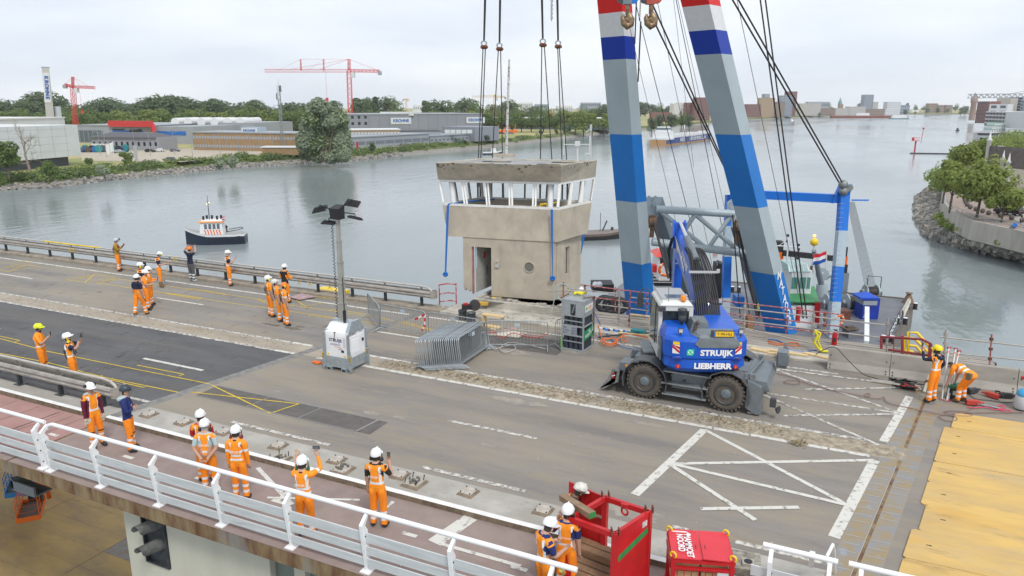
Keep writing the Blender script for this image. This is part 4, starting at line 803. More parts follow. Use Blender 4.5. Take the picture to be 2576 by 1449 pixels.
# ================================================================ wheeled excavator
exb=mat('excavator_blue',(.006,.09,.50),.3,var=.05,scale=1.5);layer('excavator_blue',None,[(6,(1,1,1),.70,.82,(.10,.17,.40),.5)])
exg=mat('excavator_grey',(.17,.195,.21),.5,.2,var=.12,scale=4);exd=mat('excavator_dark',(.05,.055,.06),.5);chrome=mat('chrome',(.65,.66,.68),.2,.8)
tyre=mat('dusty_tyre',(.105,.09,.075),.9,var=.18,scale=6,bump=.4);hub=mat('hub_grey',(.14,.17,.19),.5);cabw=mat('cab_white',(.66,.67,.65),.35)
EC=(-4.15,22.2,0);ex=thing('wheeled_excavator','blue and white wheeled excavator standing with its rear towards us','excavator',EC)
def ex_wheel(x,y,s):
 b=MB();r=.55;w=.46
 b.lathe([(.30,-w*.42),(.40,-w*.5),(r-.08,-w*.5),(r-.025,-w*.4),(r-.02,0),(r-.025,w*.4),(r-.08,w*.5),(.40,w*.5),(.30,w*.42)],36,(0,0,0),0,(0,1,0))
 for k in range(26):
  a=2*PI*k/26
  for sd in(-1,1):
   aa=a+(.06 if sd>0 else-.06)
   p0=V3((math.cos(aa)*(r+.0),sd*.03,math.sin(aa)*(r+.0)));p1=V3((math.cos(aa+.12)*(r-.02),sd*w*.5,math.sin(aa+.12)*(r-.02)));b.bar(p0,p1,.055,.05,0,up=(math.cos(aa),0,math.sin(aa)))
 o=b.mk('wheel',tyre,ex);o.location=(x,y,.56)
 b=MB();b.lathe([(.30,-.19*1),(.315,-.23),(.29,-.235),(.27,-.14),(.15,-.12),(.15,-.2),(.13,-.225),(.001,-.23)],28,(0,0,0),0,(0,-s,0));
 b.v=[(p[0],p[1]*1.0,p[2])for p in b.v];b=MB();dd=V3((0,-1,0))
 b.lathe([(.31,.2),(.33,.235),(.30,.235),(.275,.12)],28,(0,0,0),1,tuple(dd),False);b.lathe([(.275,.12),(.001,.121)],28,(0,0,0),1,tuple(dd));b.lathe([(.15,.12),(.15,.21),(.13,.23),(.001,.231)],20,(0,0,0),0,tuple(dd))
 for k in range(10):a=2*PI*k/10;b.cyl((math.cos(a)*.215,-.115,math.sin(a)*.215),(math.cos(a)*.215,-.145,math.sin(a)*.215),.018,n=6)
 for k in range(3):a=2*PI*k/3;b.cyl((math.cos(a)*.07,-.22,math.sin(a)*.07),(math.cos(a)*.07,-.236,math.sin(a)*.07),.03,n=8)
 b.mk('rim',[hub,exd],o)
for x in(-1.22,1.22):
 for y in(-1.02,.98):ex_wheel(x,y,1)
b=MB();b.bx(-1.75,1.7,-.45,.45,.62,1.08);b.bx(-1.32,-1.12,-1,1,.45,.65);b.bx(1.12,1.32,-1,1,.45,.65);b.lathe([(.72,1.06),(.72,1.24)],24);b.mk('chassis',exg,ex)
b=MB();b.bx(-.42,.62,-1.0,-.5,.42,.92);b.bx(-.1,.0,-1.01,-1.0,.66,.74,1);b.mk('tool_box',[exg,exd],ex)
for z,y,w in((.97,-1.18,.75),(.62,-1.25,.7),(.27,-1.25,.66)):
 b=MB();b.bx(-w,w,y,y+.26,z-.02,z+.02);
 for k in range(14):b.bx(-w+.03+k*w*2/14,-w+.06+k*w*2/14,y+.01,y+.25,z+.02,z+.026)
 b.mk('step',galv,ex)
for x in(-.64,.64):b=MB();b.bar((x,-1.15,.27),(x*1.12,-1.1,.97),.04,.1);b.mk('step_bracket',exd,ex)
for x in(-1.22,1.22):
 b=MB();n=10;aa=[R(200-220*k/(n-1))for k in range(n)];r=.68
 b.loft([[(x+math.cos(a)*rr,y,.56+math.sin(a)*rr)for rr,y in((r,-1.28),(r+.03,-1.28),(r+.03,-.72),(r,-.72))]for a in aa],0);b.mk('mudguard',mat('mudguard',(.085,.09,.095),.5,var=.1),ex)
 b=MB();b.loft([[(x+math.cos(a)*rr,y,.56+math.sin(a)*rr)for rr,y in((r,.72),(r+.03,.72),(r+.03,1.25),(r,1.25))]for a in aa],0);b.mk('mudguard',MATS['mudguard'],ex)
bl_=mat('worn_blade',(.20,.21,.215),.5,.3,var=.22,scale=3)
b=MB();pr=[(-2.62,.12),(-2.50,.10),(-2.16,.38),(-2.10,.72),(-2.18,.74),(-2.30,.42)]
b.loft([[(x,y,z)for x,z in pr]for y in(-1.22,1.22)],0);b.mk('dozer_blade',bl_,ex)
for y in(-1.22,1.2):b=MB();b.slab([(-2.66,y,.08),(-2.05,y,.40),(-2.02,y,.78),(-2.24,y,.80),(-2.40,y,.45)],(0,.02,0));b.mk('blade_side',bl_,ex)
for y0,y1,z0,z1 in((-.8,-.4,.6,.95),(.4,.8,.6,.95),(-1.0,-.81,.72,.98)):b=MB();b.bx(-2.1,-1.5,y0,y1,z0,z1);b.mk('blade_arm',exg,ex)
b=MB();b.cyl((-1.86,-1.0,.9),(-1.86,-1.02,.9),.05,n=12);b.mk('indicator_lamp',mat('amber',(.8,.33,.01),.3),ex)
b=MB()
for k in range(3):b.slab([(-2.25,-1.235,.48+.07*k),(-2.15,-1.235,.53+.07*k),(-2.15,-1.235,.565+.07*k),(-2.25,-1.235,.515+.07*k)],(0,-.004,0),k%2)
b.mk('marker_board',[red,white],ex)
for y in(-.95,.95):
 b=MB();b.slab([(1.78,y-.22,.22),(2.10,y-.22,.05),(2.25,y-.22,.12),(2.2,y-.22,.9),(1.8,y-.22,1.05)],(0,.44,0));b.mk('stabiliser',exg,ex)
 b=MB();b.bx(1.86,2.2,y-.2,y+.2,.05,.1);b.bar((2.02,y,.1),(1.9,y,1.2),.14,.14);b.mk('stabiliser_leg',bl_,ex)
b=MB();b.loft([[(1.62,-1.0,.75),(2.4,-1.0,.80),(2.4,1.0,.80),(1.62,1.0,.75)],[(1.62,-1.0,1.06),(2.3,-1.0,1.02),(2.3,1.0,1.02),(1.62,1.0,1.06)]],0);b.cyl((1.8,-.9,1.15),(2.0,.9,1.12),.035,n=8);b.bx(1.76,2.25,-1.03,-1.0,.55,.8,1);b.mk('rear_frame',[exg,bl_],ex)
b=MB();b.bx(2.4,2.7,.5,.95,1.0,1.5);b.bx(2.45,2.75,.45,.5,1.1,1.45);b.mk('towing_bracket',exg,ex)
b=MB();b.lathe([(.03,0),(.12,.08),(.12,.1)],12,(2.62,-1.1,.3),0,(1,-.4,0));b.bx(2.45,2.62,-1.15,-1.0,.35,.6);b.mk('coupling',exd,ex)
b=MB();b.cyl((1.66,-1.01,.94),(1.66,-1.03,.94),.05,n=12);b.mk('indicator_lamp',MATS['amber'],ex)
up=Mx3 .Translation((0.02,.05,0))@Mx3 .Rotation(R(23),4,'Z')
def UB(b,name,m,par=None):b.v=[tuple(up@V3(v))for v in b.v];return b.mk(name,m,par or ex)
def contour(ins,rear,front,w,z):
 pts=[];w-=ins
 for k in range(11):
  a=-1+2*k/10;x=a*w;y=rear+ins+.22*abs(a)**3.0+(.12 if abs(a)>.95 else 0);pts.append((x,y,z))
 return pts+[(w,front,z),(-w,front,z)]
b=MB();b.loft([contour(.14,-1.66,1.2,1.2,1.20),contour(.02,-1.66,1.2,1.2,1.34),contour(.05,-1.66,1.2,1.2,1.60),contour(.0,-1.66,1.2,1.2,1.66),contour(.0,-1.66,1.2,1.2,2.14),contour(.05,-1.66,1.2,1.2,2.24),contour(.12,-1.66,1.2,1.2,2.27)],0);UB(b,'counterweight',exb)
b=MB();b.loft([[(-.24,-1.68,1.99),(.78,-1.68,1.99),(.92,-1.69,2.10),(.82,-1.655,2.27),(-.26,-1.655,2.27),(-.38,-1.69,2.10)],[(-.24,-1.5,1.99),(.78,-1.5,1.99),(.9,-1.5,2.10),(.8,-1.4,2.28),(-.24,-1.4,2.28),(-.36,-1.5,2.10)]],0);b.loft([[(-.26,-1.64,2.272),(.82,-1.64,2.272),(.86,-1.1,2.272),(-.5,-1.1,2.272)],[(-.22,-1.56,2.33),(.78,-1.56,2.33),(.8,-1.15,2.42),(-.42,-1.15,2.42)]],0);UB(b,'engine_cowl',exg)
b=MB();b.loft([[(.05,-1.3,2.26),(1.1,-1.3,2.26),(1.1,1.3,2.26),(.05,1.3,2.26)],[(.1,-1.1,2.40),(1.05,-1.1,2.38),(1.02,1.2,2.5),(.35,1.2,2.5)]],0);UB(b,'side_hood',exb)
b=MB();b.loft([[(-1.19,-1.25,2.24),(-.45,-1.35,2.24),(-.45,-.45,2.24),(-1.19,-.45,2.24)],[(-1.1,-1.05,2.42),(-.5,-1.1,2.40),(-.5,-.45,2.46),(-1.1,-.45,2.46)]],0);UB(b,'left_hood',exb)
rf_=lambda x,z,d=.012:frame((x,-1.66-d+.22*abs(x/1.2)**3,z),(1,.55*(x/1.2)**2*(1 if x>0 else-1),0),(0,0,1))
b=MB();b.text('STRUIJK',.235,rf_(.25,1.83),0,.04,sx=1.12);b.text('LIEBHERR',.235,rf_(.16,1.43,.02),0,.05,sx=1.08);UB(b,'lettering',white_clean)
b=MB();Mf=rf_(-.50,1.84,.012);b.add([Mf@V3(p)for p in((-.1,-.095,0),(.06,-.095,0),(.105,-.05,0),(.105,.1,0),(-.05,.1,0),(-.1,.05,0))],[(0,1,2,3,4,5)],0)
for s in(1,-1):b.path([Mf@V3((s*.055*math.cos(a),s*.055*math.sin(a),.004))for a in np.linspace(.1,2.4,8)],.010,5,1);e=Mf@V3((s*.055*math.cos(.0),s*.055*math.sin(.0)-.0,.004));b.ball(e,.022,6,4,1)
UB(b,'leaf_logo',[mat('leaf_green',(.02,.55,.30),.5),white_clean])
for sx in(-1,1):
 b=MB();x0=.90*sx
 for k in range(4):
  for(a_,z0)in((0,0),):
   pass
 def rp2(dx,z):x=x0+dx*sx;return V3((x,-1.66-.016+.22*abs(x/1.2)**3+(.0),z))
 b.add([rp2(-.10,1.78),rp2(.10,1.78),rp2(.10,2.04),rp2(-.10,2.04)],[(0,1,2,3)],0)
 for z0,z1,c0,c1 in((1.78,1.86,-.10,.02),):
  pass
 for k in range(2):
  o_=.13*k;pts=[(-.1,1.79+o_*.95),(-.1,1.87+o_*.95),(.1,2.03+o_*.0 if k==0 else 2.04),(.1,1.95+o_*.6)]
  v4=[rp2(dx,min(2.04,z))for dx,z in pts];b.add([v-V3((0,.004,0))for v in v4],[(0,1,2,3)],1)
 UB(b,'hazard_board',[white,red])
 b=MB();b.add([rp2(-.09,2.05)-V3((0,.003,0)),rp2(.09,2.05)-V3((0,.003,0)),rp2(.09,2.14),rp2(-.09,2.14)],[(0,1,2,3)],0);UB(b,'warning_sticker',yellow)
 b=MB();c=V3((.83*sx,-1.68+.06,1.40));b.lathe([(.065,0),(.065,.03),(.05,.035),(.001,.037)],16,c,0,(0,-1,0));b.lathe([(.03,.037),(.001,.04)],10,c,1,(0,-1,0));UB(b,'tail_lamp',[mat('lamp_red',(.5,.01,.01),.3),orange])
 b=MB();c=V3((.86*sx,-1.60,1.64));b.ball(c,.16,12,6,0,(1,.3,.45));b.box(c+V3((0,-.05,.03)),(.12,.03,.03),m=1);UB(b,'lamp_recess',[mat('recess_blue',(.006,.05,.38),.4),exd])
 b=MB();c=V3((.98*sx if sx>0 else-.76,-1.40,2.42));b.box(c,(.14,.07,.13),m=0);b.box(c-V3((0,.037,0)),(.11,.006,.1),m=1);b.cyl(c-V3((0,0,.2)),c,.02,n=6);UB(b,'work_lamp',[exd,mat('lamp_lens',(.5,.52,.53),.2)])
b=MB();b.box((.40,-1.60,2.40),(.66,.05,.20),m=1);b.box((.43,-1.63,2.40),(.56,.012,.15),m=0);b.box((.175,-1.637,2.40),(.05,.004,.14),m=3);b.text('T-90-HLJ',.115,frame((.45,-1.6385,2.398),(1,0,0),(0,0,1)),2,.012);UB(b,'number_plate',[mat('plate_yellow',(.85,.52,.02),.4),exd,black,blue])
b=MB();b.cyl((-.34,-1.25,2.3),(-.30,-1.28,2.62),.055,.06,12);b.cyl((-.30,-1.28,2.6),(-.24,-1.34,2.68),.06,.065,12);UB(b,'exhaust',mat('exhaust_brown',(.13,.10,.08),.6,.3))
b=MB();c=(-.62,-.8,0);b.lathe([(.05,2.2),(.05,2.5),(.09,2.52),(.12,2.58),(.12,2.70),(.10,2.72),(.13,2.76),(.13,2.86),(.15,2.88),(.13,2.92),(.001,2.93)],16,c);UB(b,'air_precleaner',exd)
b=MB();b.loft([[(-.45,-1.0,2.24),(.2,-1.0,2.24),(.2,-.3,2.24),(-.45,-.3,2.24)],[(-.3,-.95,2.55),(.12,-.95,2.55),(.12,-.35,2.58),(-.3,-.35,2.58)]],0);UB(b,'engine_hood',exg)
def CABZ(b):b.v=[(x,y,z if z<1.9 else 1.9+(z-1.9)*.86)for x,y,z in b.v]
cy0,cy1,cx0,cx1=-.42,1.35,-1.24,-.22
b=MB();zc=[1.26,1.85,2.3,3.02,3.17]
b.bx(cx0,cx1,cy0,cy1,1.26,1.75);b.loft([[(cx0,cy0,3.0),(cx1,cy0,3.0),(cx1,cy1-.1,3.0),(cx0,cy1-.1,3.0)],[(cx0+.02,cy0-.02,3.08),(cx1-.02,cy0-.02,3.08),(cx1-.02,cy1-.1,3.08),(cx0+.02,cy1-.1,3.08)],[(cx0+.12,cy0+.1,3.2),(cx1-.12,cy0+.1,3.2),(cx1-.12,cy1-.25,3.2),(cx0+.12,cy1-.25,3.2)]],0)
for x,y,w_,d_ in((cx0+.05,cy0+.09,.10,.18),(cx1-.06,cy0+.08,.12,.16),(cx0+.04,cy1-.1,.08,.09),(cx1-.04,cy1-.1,.08,.09)):b.bx(x-w_/2,x+w_/2,y-d_/2,y+d_/2,1.7,3.02)
b.bx(cx0+.1,cx1-.1,cy0,cy0+.1,2.86,3.02);b.bx(cx0+.1,cx1-.1,cy0,cy0+.1,1.7,2.22);b.bx(cx0,cx0+.08,cy0+.1,cy0+.5,1.7,1.9);CABZ(b);UB(b,'cab',cabw)
b=MB();b.bx(cx0+.11,cx1-.13,cy0-.015,cy0+.01,2.2,2.88);CABZ(b);UB(b,'rear_window',glass)
b=MB();b.slab([(cx0-.006,cy0+.22,1.62),(cx0-.006,cy1-.08,1.40),(cx0-.006,cy1-.12,3.0),(cx0-.006,cy0+.2,2.98)],(.02,0,0));b.bx(cx0-.02,cx0-.007,cy0+.62,cy0+.66,1.5,3.0,1);CABZ(b);UB(b,'door_window',[mat('cab_glass',(.035,.07,.06),.08),exd])
b=MB();b.bx(cx0+.08,cx1-.08,cy1-.06,cy1-.04,1.5,3.0);CABZ(b);UB(b,'windscreen',glass)
b=MB();b.bx(cx0+.1,cx1-.1,cy0+.3,cy1-.1,3.2,3.24);b.bx(cx0+.25,cx1-.2,cy0+.35,cy0+.8,3.241,3.245,1);CABZ(b);UB(b,'roof_guard',[mat('roof_grey',(.36,.37,.38),.5),glassg])
b=MB();b.cyl((-.52,-.3,3.14),(-.52,-.3,3.22),.035,n=8,m=1);b.lathe([(.085,3.22),(.085,3.38),(.06,3.41),(.001,3.42)],16,(-.52,-.3,0));CABZ(b);UB(b,'beacon',[mat('beacon_amber',(.85,.25,.01),.2),exd])
b=MB();b.path([(cx0,cy1-.05,2.2),(cx0-.05,cy1,3.0),(cx0-.12,cy1+.1,3.16),(cx0-.3,cy1+.12,3.12),(cx0-.34,cy1+.1,3.0)],.02,6);b.bx(cx0-.44,cx0-.24,cy1+.02,cy1+.1,2.42,3.0);CABZ(b);UB(b,'mirror',exd)
b=MB();b.box((cx0+.06,cy0-.08,2.98),(.2,.16,.16));b.cyl((cx0+.28,cy0+.1,3.1),(cx0+.26,cy0+.1,3.7),.008,n=5);CABZ(b);UB(b,'camera_unit',exd)
b=MB();b.loft([[(cx0-.02,-.95,1.36),(cx0-.02,-.55,1.36),(cx0-.02,-.5,1.98),(cx0-.02,-.75,2.05),(cx0-.02,-.95,1.9)],[(cx0+.03,-.95,1.36),(cx0+.03,-.55,1.36),(cx0+.03,-.5,1.98),(cx0+.03,-.75,2.05),(cx0+.03,-.95,1.9)]],0);b.text('918',.16,frame((cx0-.024,-.72,1.68),(0,-1,0),(0,0,1)),1,.02);CABZ(b);UB(b,'side_panel',[exg,white])
b=MB();b.bx(cx0-.34,cx0-.02,.1,1.2,1.20,1.24);
for k in range(8):b.bx(cx0-.34+.04*k,cx0-.32+.04*k,.1,1.2,1.24,1.26)
CABZ(b);UB(b,'cab_step',galv)
bx_=.28;BA,BK,BT=V3((bx_,.35,1.7)),V3((bx_,1.7,3.28)),V3((bx_,5.1,4.05));SB=V3((bx_,5.0,1.1))
b=MB();b.slab([BA+V3((-.2,-.25,0)),BA+V3((-.2,.35,-.1)),BK+V3((-.2,.3,-.35)),BK+V3((-.2,.05,.22)),BK+V3((-.2,-.35,.0))],(.4,0,0));UB(b,'boom',exb)
b=MB();b.slab([BK+V3((-.17,-.25,-.1)),BK+V3((-.17,.2,-.35)),BT+V3((-.17,-.2,-.7)),BT+V3((-.17,.1,-.35)),BT+V3((-.17,-.1,.1)),BK+V3((-.17,.9,.62)),BK+V3((-.17,.0,.28))],(.34,0,0))
b.text('STRUIJK',.3,up.to_3x3().to_4x4().inverted()@Mx3 .Identity(4)@frame(BK+V3((-.175,1.15,.25)),(0,-1,-.33),(0,-.33,1)),1,.03)if False else None
b.text('STRUIJK',.34,frame(BK+V3((-.178,1.25,.28)),(0,-1,-.3),(0,-.3,1)),1,.03);UB(b,'adjusting_boom',[exb,white])
b=MB();b.slab([BT+V3((-.14,-.16,.0)),BT+V3((-.14,.02,.55)),BT+V3((-.14,.22,.5)),BT+V3((-.14,.36,-.3)),SB+V3((-.14,.2,0)),SB+V3((-.14,-.18,0))],(.28,0,0));
for s in(-.24,.17):b.slab([BT+V3((s,-.2,-.4)),BT+V3((s,-.05,.52)),BT+V3((s,.1,.62)),BT+V3((s,.25,.5)),BT+V3((s,.3,-.4))],(.07,0,0))
b.text('8 T',.18,frame((bx_,4.9,3.05),(1,0,0),(0,0,1)),1,.01);UB(b,'stick',[exb,white])
b=MB();a_=BK+V3((.02,.3,.55));e=BT+V3((.0,-.05,.55));b.cyl(a_,lerp(a_,e,.55),.12,n=14,m=0);b.cyl(lerp(a_,e,.5),e,.065,n=12,m=1);UB(b,'stick_cylinder',[exg,chrome])
for s in(-.34,.34):b=MB();a_=V3((bx_+s,.75,1.6));e=BK+V3((s,-.2,-.5));b.cyl(a_,lerp(a_,e,.6),.09,n=12,m=0);b.cyl(lerp(a_,e,.55),e,.05,n=10,m=1);UB(b,'boom_cylinder',[exb,chrome])
b=MB();b.slab([SB+V3((-.35,-.3,-.7)),SB+V3((-.35,.35,-.8)),SB+V3((-.35,.45,-.2)),SB+V3((-.35,0,.1)),SB+V3((-.35,-.25,-.1))],(.7,0,0));UB(b,'bucket',exd)
for k in range(11):
 o_=(k-5)*.062+.1;b=MB();wob=.03*math.sin(k*2.1)
 pts=[BK+V3((o_*.6,1.5,.72)),BK+V3((o_*.8,.8,.74+wob)),BK+V3((o_,.1,.44+wob)),BK+V3((o_*1.1,-.35,.12)),BA+V3((o_*1.1,.25,1.2)),BA+V3((o_*1.1,-.26,.55)),BA+V3((o_*1.0,-.3,.05))]
 sm=[pts[0]]
 for i in range(len(pts)-1):
  for j in(1,2,3):
   t_=j/3;p0=pts[max(0,i-1)];p1=pts[i];p2=pts[i+1];p3=pts[min(len(pts)-1,i+2)];sm.append(.5*((2*p1)+(p2-p0)*t_+(2*p0-5*p1+4*p2-p3)*t_*t_+(3*p1-p0-3*p2+p3)*t_**3))
 b.path(sm,.03,7);UB(b,'hose',black)
for z_,y_ in((.30,-.42),(-.55,-.95),(-1.3,-1.5)):b=MB();c=BK+V3((.12,y_,z_));b.box(c,(.95,.04,.07));b.box(c+V3((.46,0,.04)),(.1,.05,.12));UB(b,'hose_clamp',mat('clamp_grey',(.55,.56,.57),.4,.3))
b=MB();b.slab([BT+V3((-.182,-.9,-.42)),BT+V3((-.182,-.55,-.35)),BT+V3((-.182,-.5,-.12)),BT+V3((-.182,-.85,-.18))],(.008,0,0));UB(b,'boom_sticker',yellow)
for k in range(3):b=MB();b.path([BT+V3((-.25-.04*k,-.3,.1-.05*k)),BT+V3((-.35-.03*k,-.1,-.5)),BT+V3((-.3,-.1,-1.4+.2*k)),BT+V3((-.22,.1,-1.7+.2*k))],.03,6);UB(b,'stick_hose',black)
for k in range(2):b=MB();b.path([BT+V3((-.19,-.25-.08*k,.05-.12*k)),BT+V3((-.19,-1.4,-.35-.1*k)),BT+V3((-.19,-2.2,-.75-.1*k))],.018,6);UB(b,'hydraulic_pipe',chrome)
# ================================================================ red timber crate, red toolbox
rcr=mat('scratched_red',(.50,.012,.016),.4,var=.12,scale=2);layer('scratched_red',None,[(7,(1,1,.25),.66,.72,(.42,.20,.12),.6),(3,(.4,1,2),.70,.75,(.50,.30,.22),.6)])
KS=.84
BL,BR,FR_=P(1288+940/4,1086.8+650/4,1.9*KS),P(1288+1380/4,1086.8+795/4,1.9*KS),P(1288+1040/4,1086.8+1020/4,1.9*KS);FL=BL+FR_-BR
ct=thing('timber_crate','tall red open steel crate with a green stripe, loaded with timbers','crate',(FL.x,FL.y,0));g0=lambda p,z:V3((p.x,p.y,z*KS))
for p in(BL,BR,FR_,FL):b=MB();b.box(g0(p,.97),(.1,.1,1.57),R(-8));b.mk('corner_post',rcr,ct,False)
for p,d in((BL,0),(BR,0),(FR_,0),(FL,0)):
 for s in(-.045,.045):b=MB();b.box(g0(p,1.95)+V3((s*1.3,s*.6,0)),(.02,.1,.12),R(30));b.mk('stacking_lug',rust,ct,False)
for a,c in((BL,BR),(BR,FR_),(FR_,FL),(FL,BL)):
 b=MB();b.bar(g0(a,1.86),g0(c,1.86),.07,.1);b.mk('top_rail',rcr,ct,False);b=MB();b.bar(g0(a,.12),g0(c,.12),.07,.1);b.mk('bottom_rail',rcr,ct,False)
dn=(FR_-BR).normalized();nx=V3((-dn.y,dn.x,0))*-1
if nx.x<0:nx=-nx
b=MB();b.slab([g0(BR,.16)+dn*.05,g0(FR_,.16)-dn*.05,g0(FR_,1.84)-dn*.05,g0(BR,1.84)+dn*.05],nx*.03);rs=b.mk('side_panel',rcr,ct,False)
b=MB();b.slab([g0(BR,1.42)+dn*.06+nx*.031,g0(FR_,1.20)-dn*.06+nx*.031,g0(FR_,1.34)-dn*.06+nx*.031,g0(BR,1.56)+dn*.06+nx*.031],nx*.004);b.mk('green_stripe',mat('stripe_green',(.03,.22,.06),.6,var=.15,scale=8),ct,False)
b=MB();b.slab([g0(BR,1.62)+dn*.1+nx*.031,g0(BR,1.62)+dn*.25+nx*.031,g0(BR,1.76)+dn*.25+nx*.031,g0(BR,1.76)+dn*.1+nx*.031],nx*.003);b.mk('paper_label',mat('torn_label',(.7,.68,.66),.8,col2=(.3,.2,.2),scale=12),ct,False)
dl_=(BR-BL).normalized();b=MB();e=BL-dl_*.85+V3((0,.12,0));b.slab([g0(BL,.2)-dl_*.06,g0(e,.2),g0(e,1.88),g0(BL,1.88)-dl_*.06],(0,.03,0));b.mk('open_door',rcr,ct,False)
b=MB();c=g0(lerp(BL,BR,.5),1.80)+dn*.06;b.torus(c-V3((0,0,.05)),.07,.02,16,8,0,tuple(dn));b.box(c+V3((0,0,.06)),(.14,.05,.08));b.mk('lifting_eye',rcr,ct,False)
tim=mat('crate_timber',(.24,.15,.085),.8,var=.3,scale=3,stretch=(1,.3,4));n_=5
for lay in range(3):
 for k in range(n_):
  a=lerp(FL,BL,(k+.5)/n_);b=MB();w=.165;z=.26+.17*lay;st=dn*RNG.uniform(-.02,.02)
  if lay==2 and k<3:continue
  a2=a+dl_*(-.75+.03*RNG.normal());c2=a+dl_*(.8+.03*RNG.normal());b.bar(g0(a2,z),g0(c2,z),w,.16);o=b.mk('timber_beam',tim,None,False);tag(o,'brown timber beam stacked inside the red crate','timber','timbers stacked in the red crate')
for k in range(2):
 a=P(1415,1250,1.6-.11*k);c=P(1492,1300,2.0-.11*k)if False else P(1490,1296,1.70-.11*k);b=MB();d=(c-a).normalized();b.bar(a,c,.15,.11);b.bar(c,c+d*.006,.148,.108,1)
 tag(b.mk('timber_beam',[mat('held_timber',(.25,.165,.10),.8,var=.2,scale=5),mat('stripe_green',(1,1,1))]),('upper' if k==0 else 'lower')+' brown beam with a green painted end leaning over the crate rim','timber','beams held over the crate rim')
g0=lambda p,z:V3((p.x,p.y,z))
zt_=.98;tl=[P(1288+x/4,1086.8+y/4,zt_)for x,y in((1610,1265),(2240,1310),(2245,1085),(1640,1000))]
tb=thing('toolbox','low bright red site box with white lettering on its lid and timber inside','toolbox',(tl[0].x,tl[0].y,0));rbx=mat('pink_red',(.62,.035,.05),.5,var=.06,scale=3)
ux=(tl[1]-tl[0]).normalized();vy=(tl[3]-tl[0]);vy=(vy-ux*vy.dot(ux));W_=(tl[1]-tl[0]).length;H_=vy.length;vy.normalize();o_=g0(tl[0],0)
pp=lambda x,y,z:o_+ux*x*W_+vy*y*H_+V3((0,0,z))
b=MB();b.slab([pp(.06,0,zt_-.02),pp(.46,0,zt_-.02),pp(.495,.0,zt_),pp(.495,1,zt_+.03),pp(.05,1,zt_+.03),pp(0,.9,zt_),pp(0,.1,zt_)],(0,0,.02));b.mk('lid',rbx,tb,False)
b=MB();b.slab([pp(.505,0,zt_),pp(.94,0,zt_-.02),pp(1,.1,zt_),pp(1,.9,zt_),pp(.95,1,zt_+.03),pp(.505,1,zt_+.03)],(0,0,.02));b.mk('lid',rbx,tb,False)
tf2=frame(pp(.235,.42,zt_+.034),-vy,ux);tf3=frame(pp(.15,.47,zt_+.034),-vy,ux)
b=MB();b.text('MAMMOET',.165,frame(pp(.30,.42,zt_+.036),-vy,ux),0,.03,sx=.9);b.text('NOORD',.165,frame(pp(.175,.52,zt_+.036),-vy,ux),0,.03,sx=.9);c=pp(.34,.86,zt_+.035);b.ball(c,.05,8,4,0,(1,1,.06));b.mk('lettering',white_clean,tb,False)
b=MB();b.slab([pp(.06,.93,zt_+.026),pp(.5,.9,zt_+.026),pp(.5,.965,zt_+.026),pp(.06,.99,zt_+.026)],(0,0,.012),0);b.mk('edge_label',mat('label_white',(1,1,1)),tb,False)
for x in(.42,.57):b=MB();b.bar(pp(x,.35,zt_+.036),pp(x,.48,zt_+.036),.008);b.mk('lid_handle',dark,tb,False)
for x,y in((.02,.02),(.98,.02),(.02,.98),(.98,.98)):
 b=MB();b.torus(pp(x,y,zt_+.05),.055,.018,14,7,0,tuple(ux*.6+vy));b.mk('lifting_ring',yellow,tb,False);b=MB();b.box(pp(x,y,zt_-.04),(.06,.06,.12));b.mk('ring_bracket',rcr,tb,False)
for x in(0,1):
 for y in(0,1):b=MB();q=pp(x*.94+.03,y*.94+.03,(zt_-.06)/2);b.box(q,(.08,.08,zt_-.06),R(15));b.mk('post',rcr,tb,False)
b=MB()
for z in(.04,.78,.92):b.bar(pp(0,.02,z),pp(1,.02,z),.05,.06);b.bar(pp(1,.02,z),pp(1,1,z),.05,.06);b.bar(pp(0,.02,z),pp(0,1,z),.05,.06)
b.mk('frame',rcr,tb,False)
b=MB()
for k in range(8):b.cyl(pp(.1+.8*k/7,.02,.1),pp(.1+.8*k/7,.02,.8),.010,n=5)
for z in(.3,.55):b.cyl(pp(.03,.02,z),pp(.97,.02,z),.010,n=5)
stuff(b.mk('mesh_grid',rcr,tb,False))
for k in range(3):
 for j in range(2):b=MB();a=pp(.05+.45*j,.15,.2+.24*k);b.slab([a,pp(.47+.46*j,.15,.2+.24*k),pp(.47+.46*j,.95,.2+.24*k),pp(.05+.45*j,.95,.2+.24*k)],(0,0,.2));b.mk('packing_timber',wood,tb,False)
b=MB();b.slab([pp(.74,.0,.62),pp(.92,.0,.62),pp(.92,.0,.74),pp(.74,.0,.74)],-vy*.012);b.mk('type_plate',mat('label_grey',(1,1,1)),tb,False)
b=MB();q=P(1800+75,1432,.05);b.box(q+V3((0,0,.1)),(.55,.6,.2),R(10));b.box(q+V3((.05,-.1,.22)),(.22,.2,.06),R(10),1);b.cyl(q+V3((.05,-.1,.25)),q+V3((.05,-.1,.256)),.08,n=14,m=2);tag(b.mk('foundation_block',[mat('crusty_block',(.26,.24,.20),.95,var=.4,scale=9),concrete,black]),'crusted post foundation block with a round hole beside the red toolbox','foundation block')
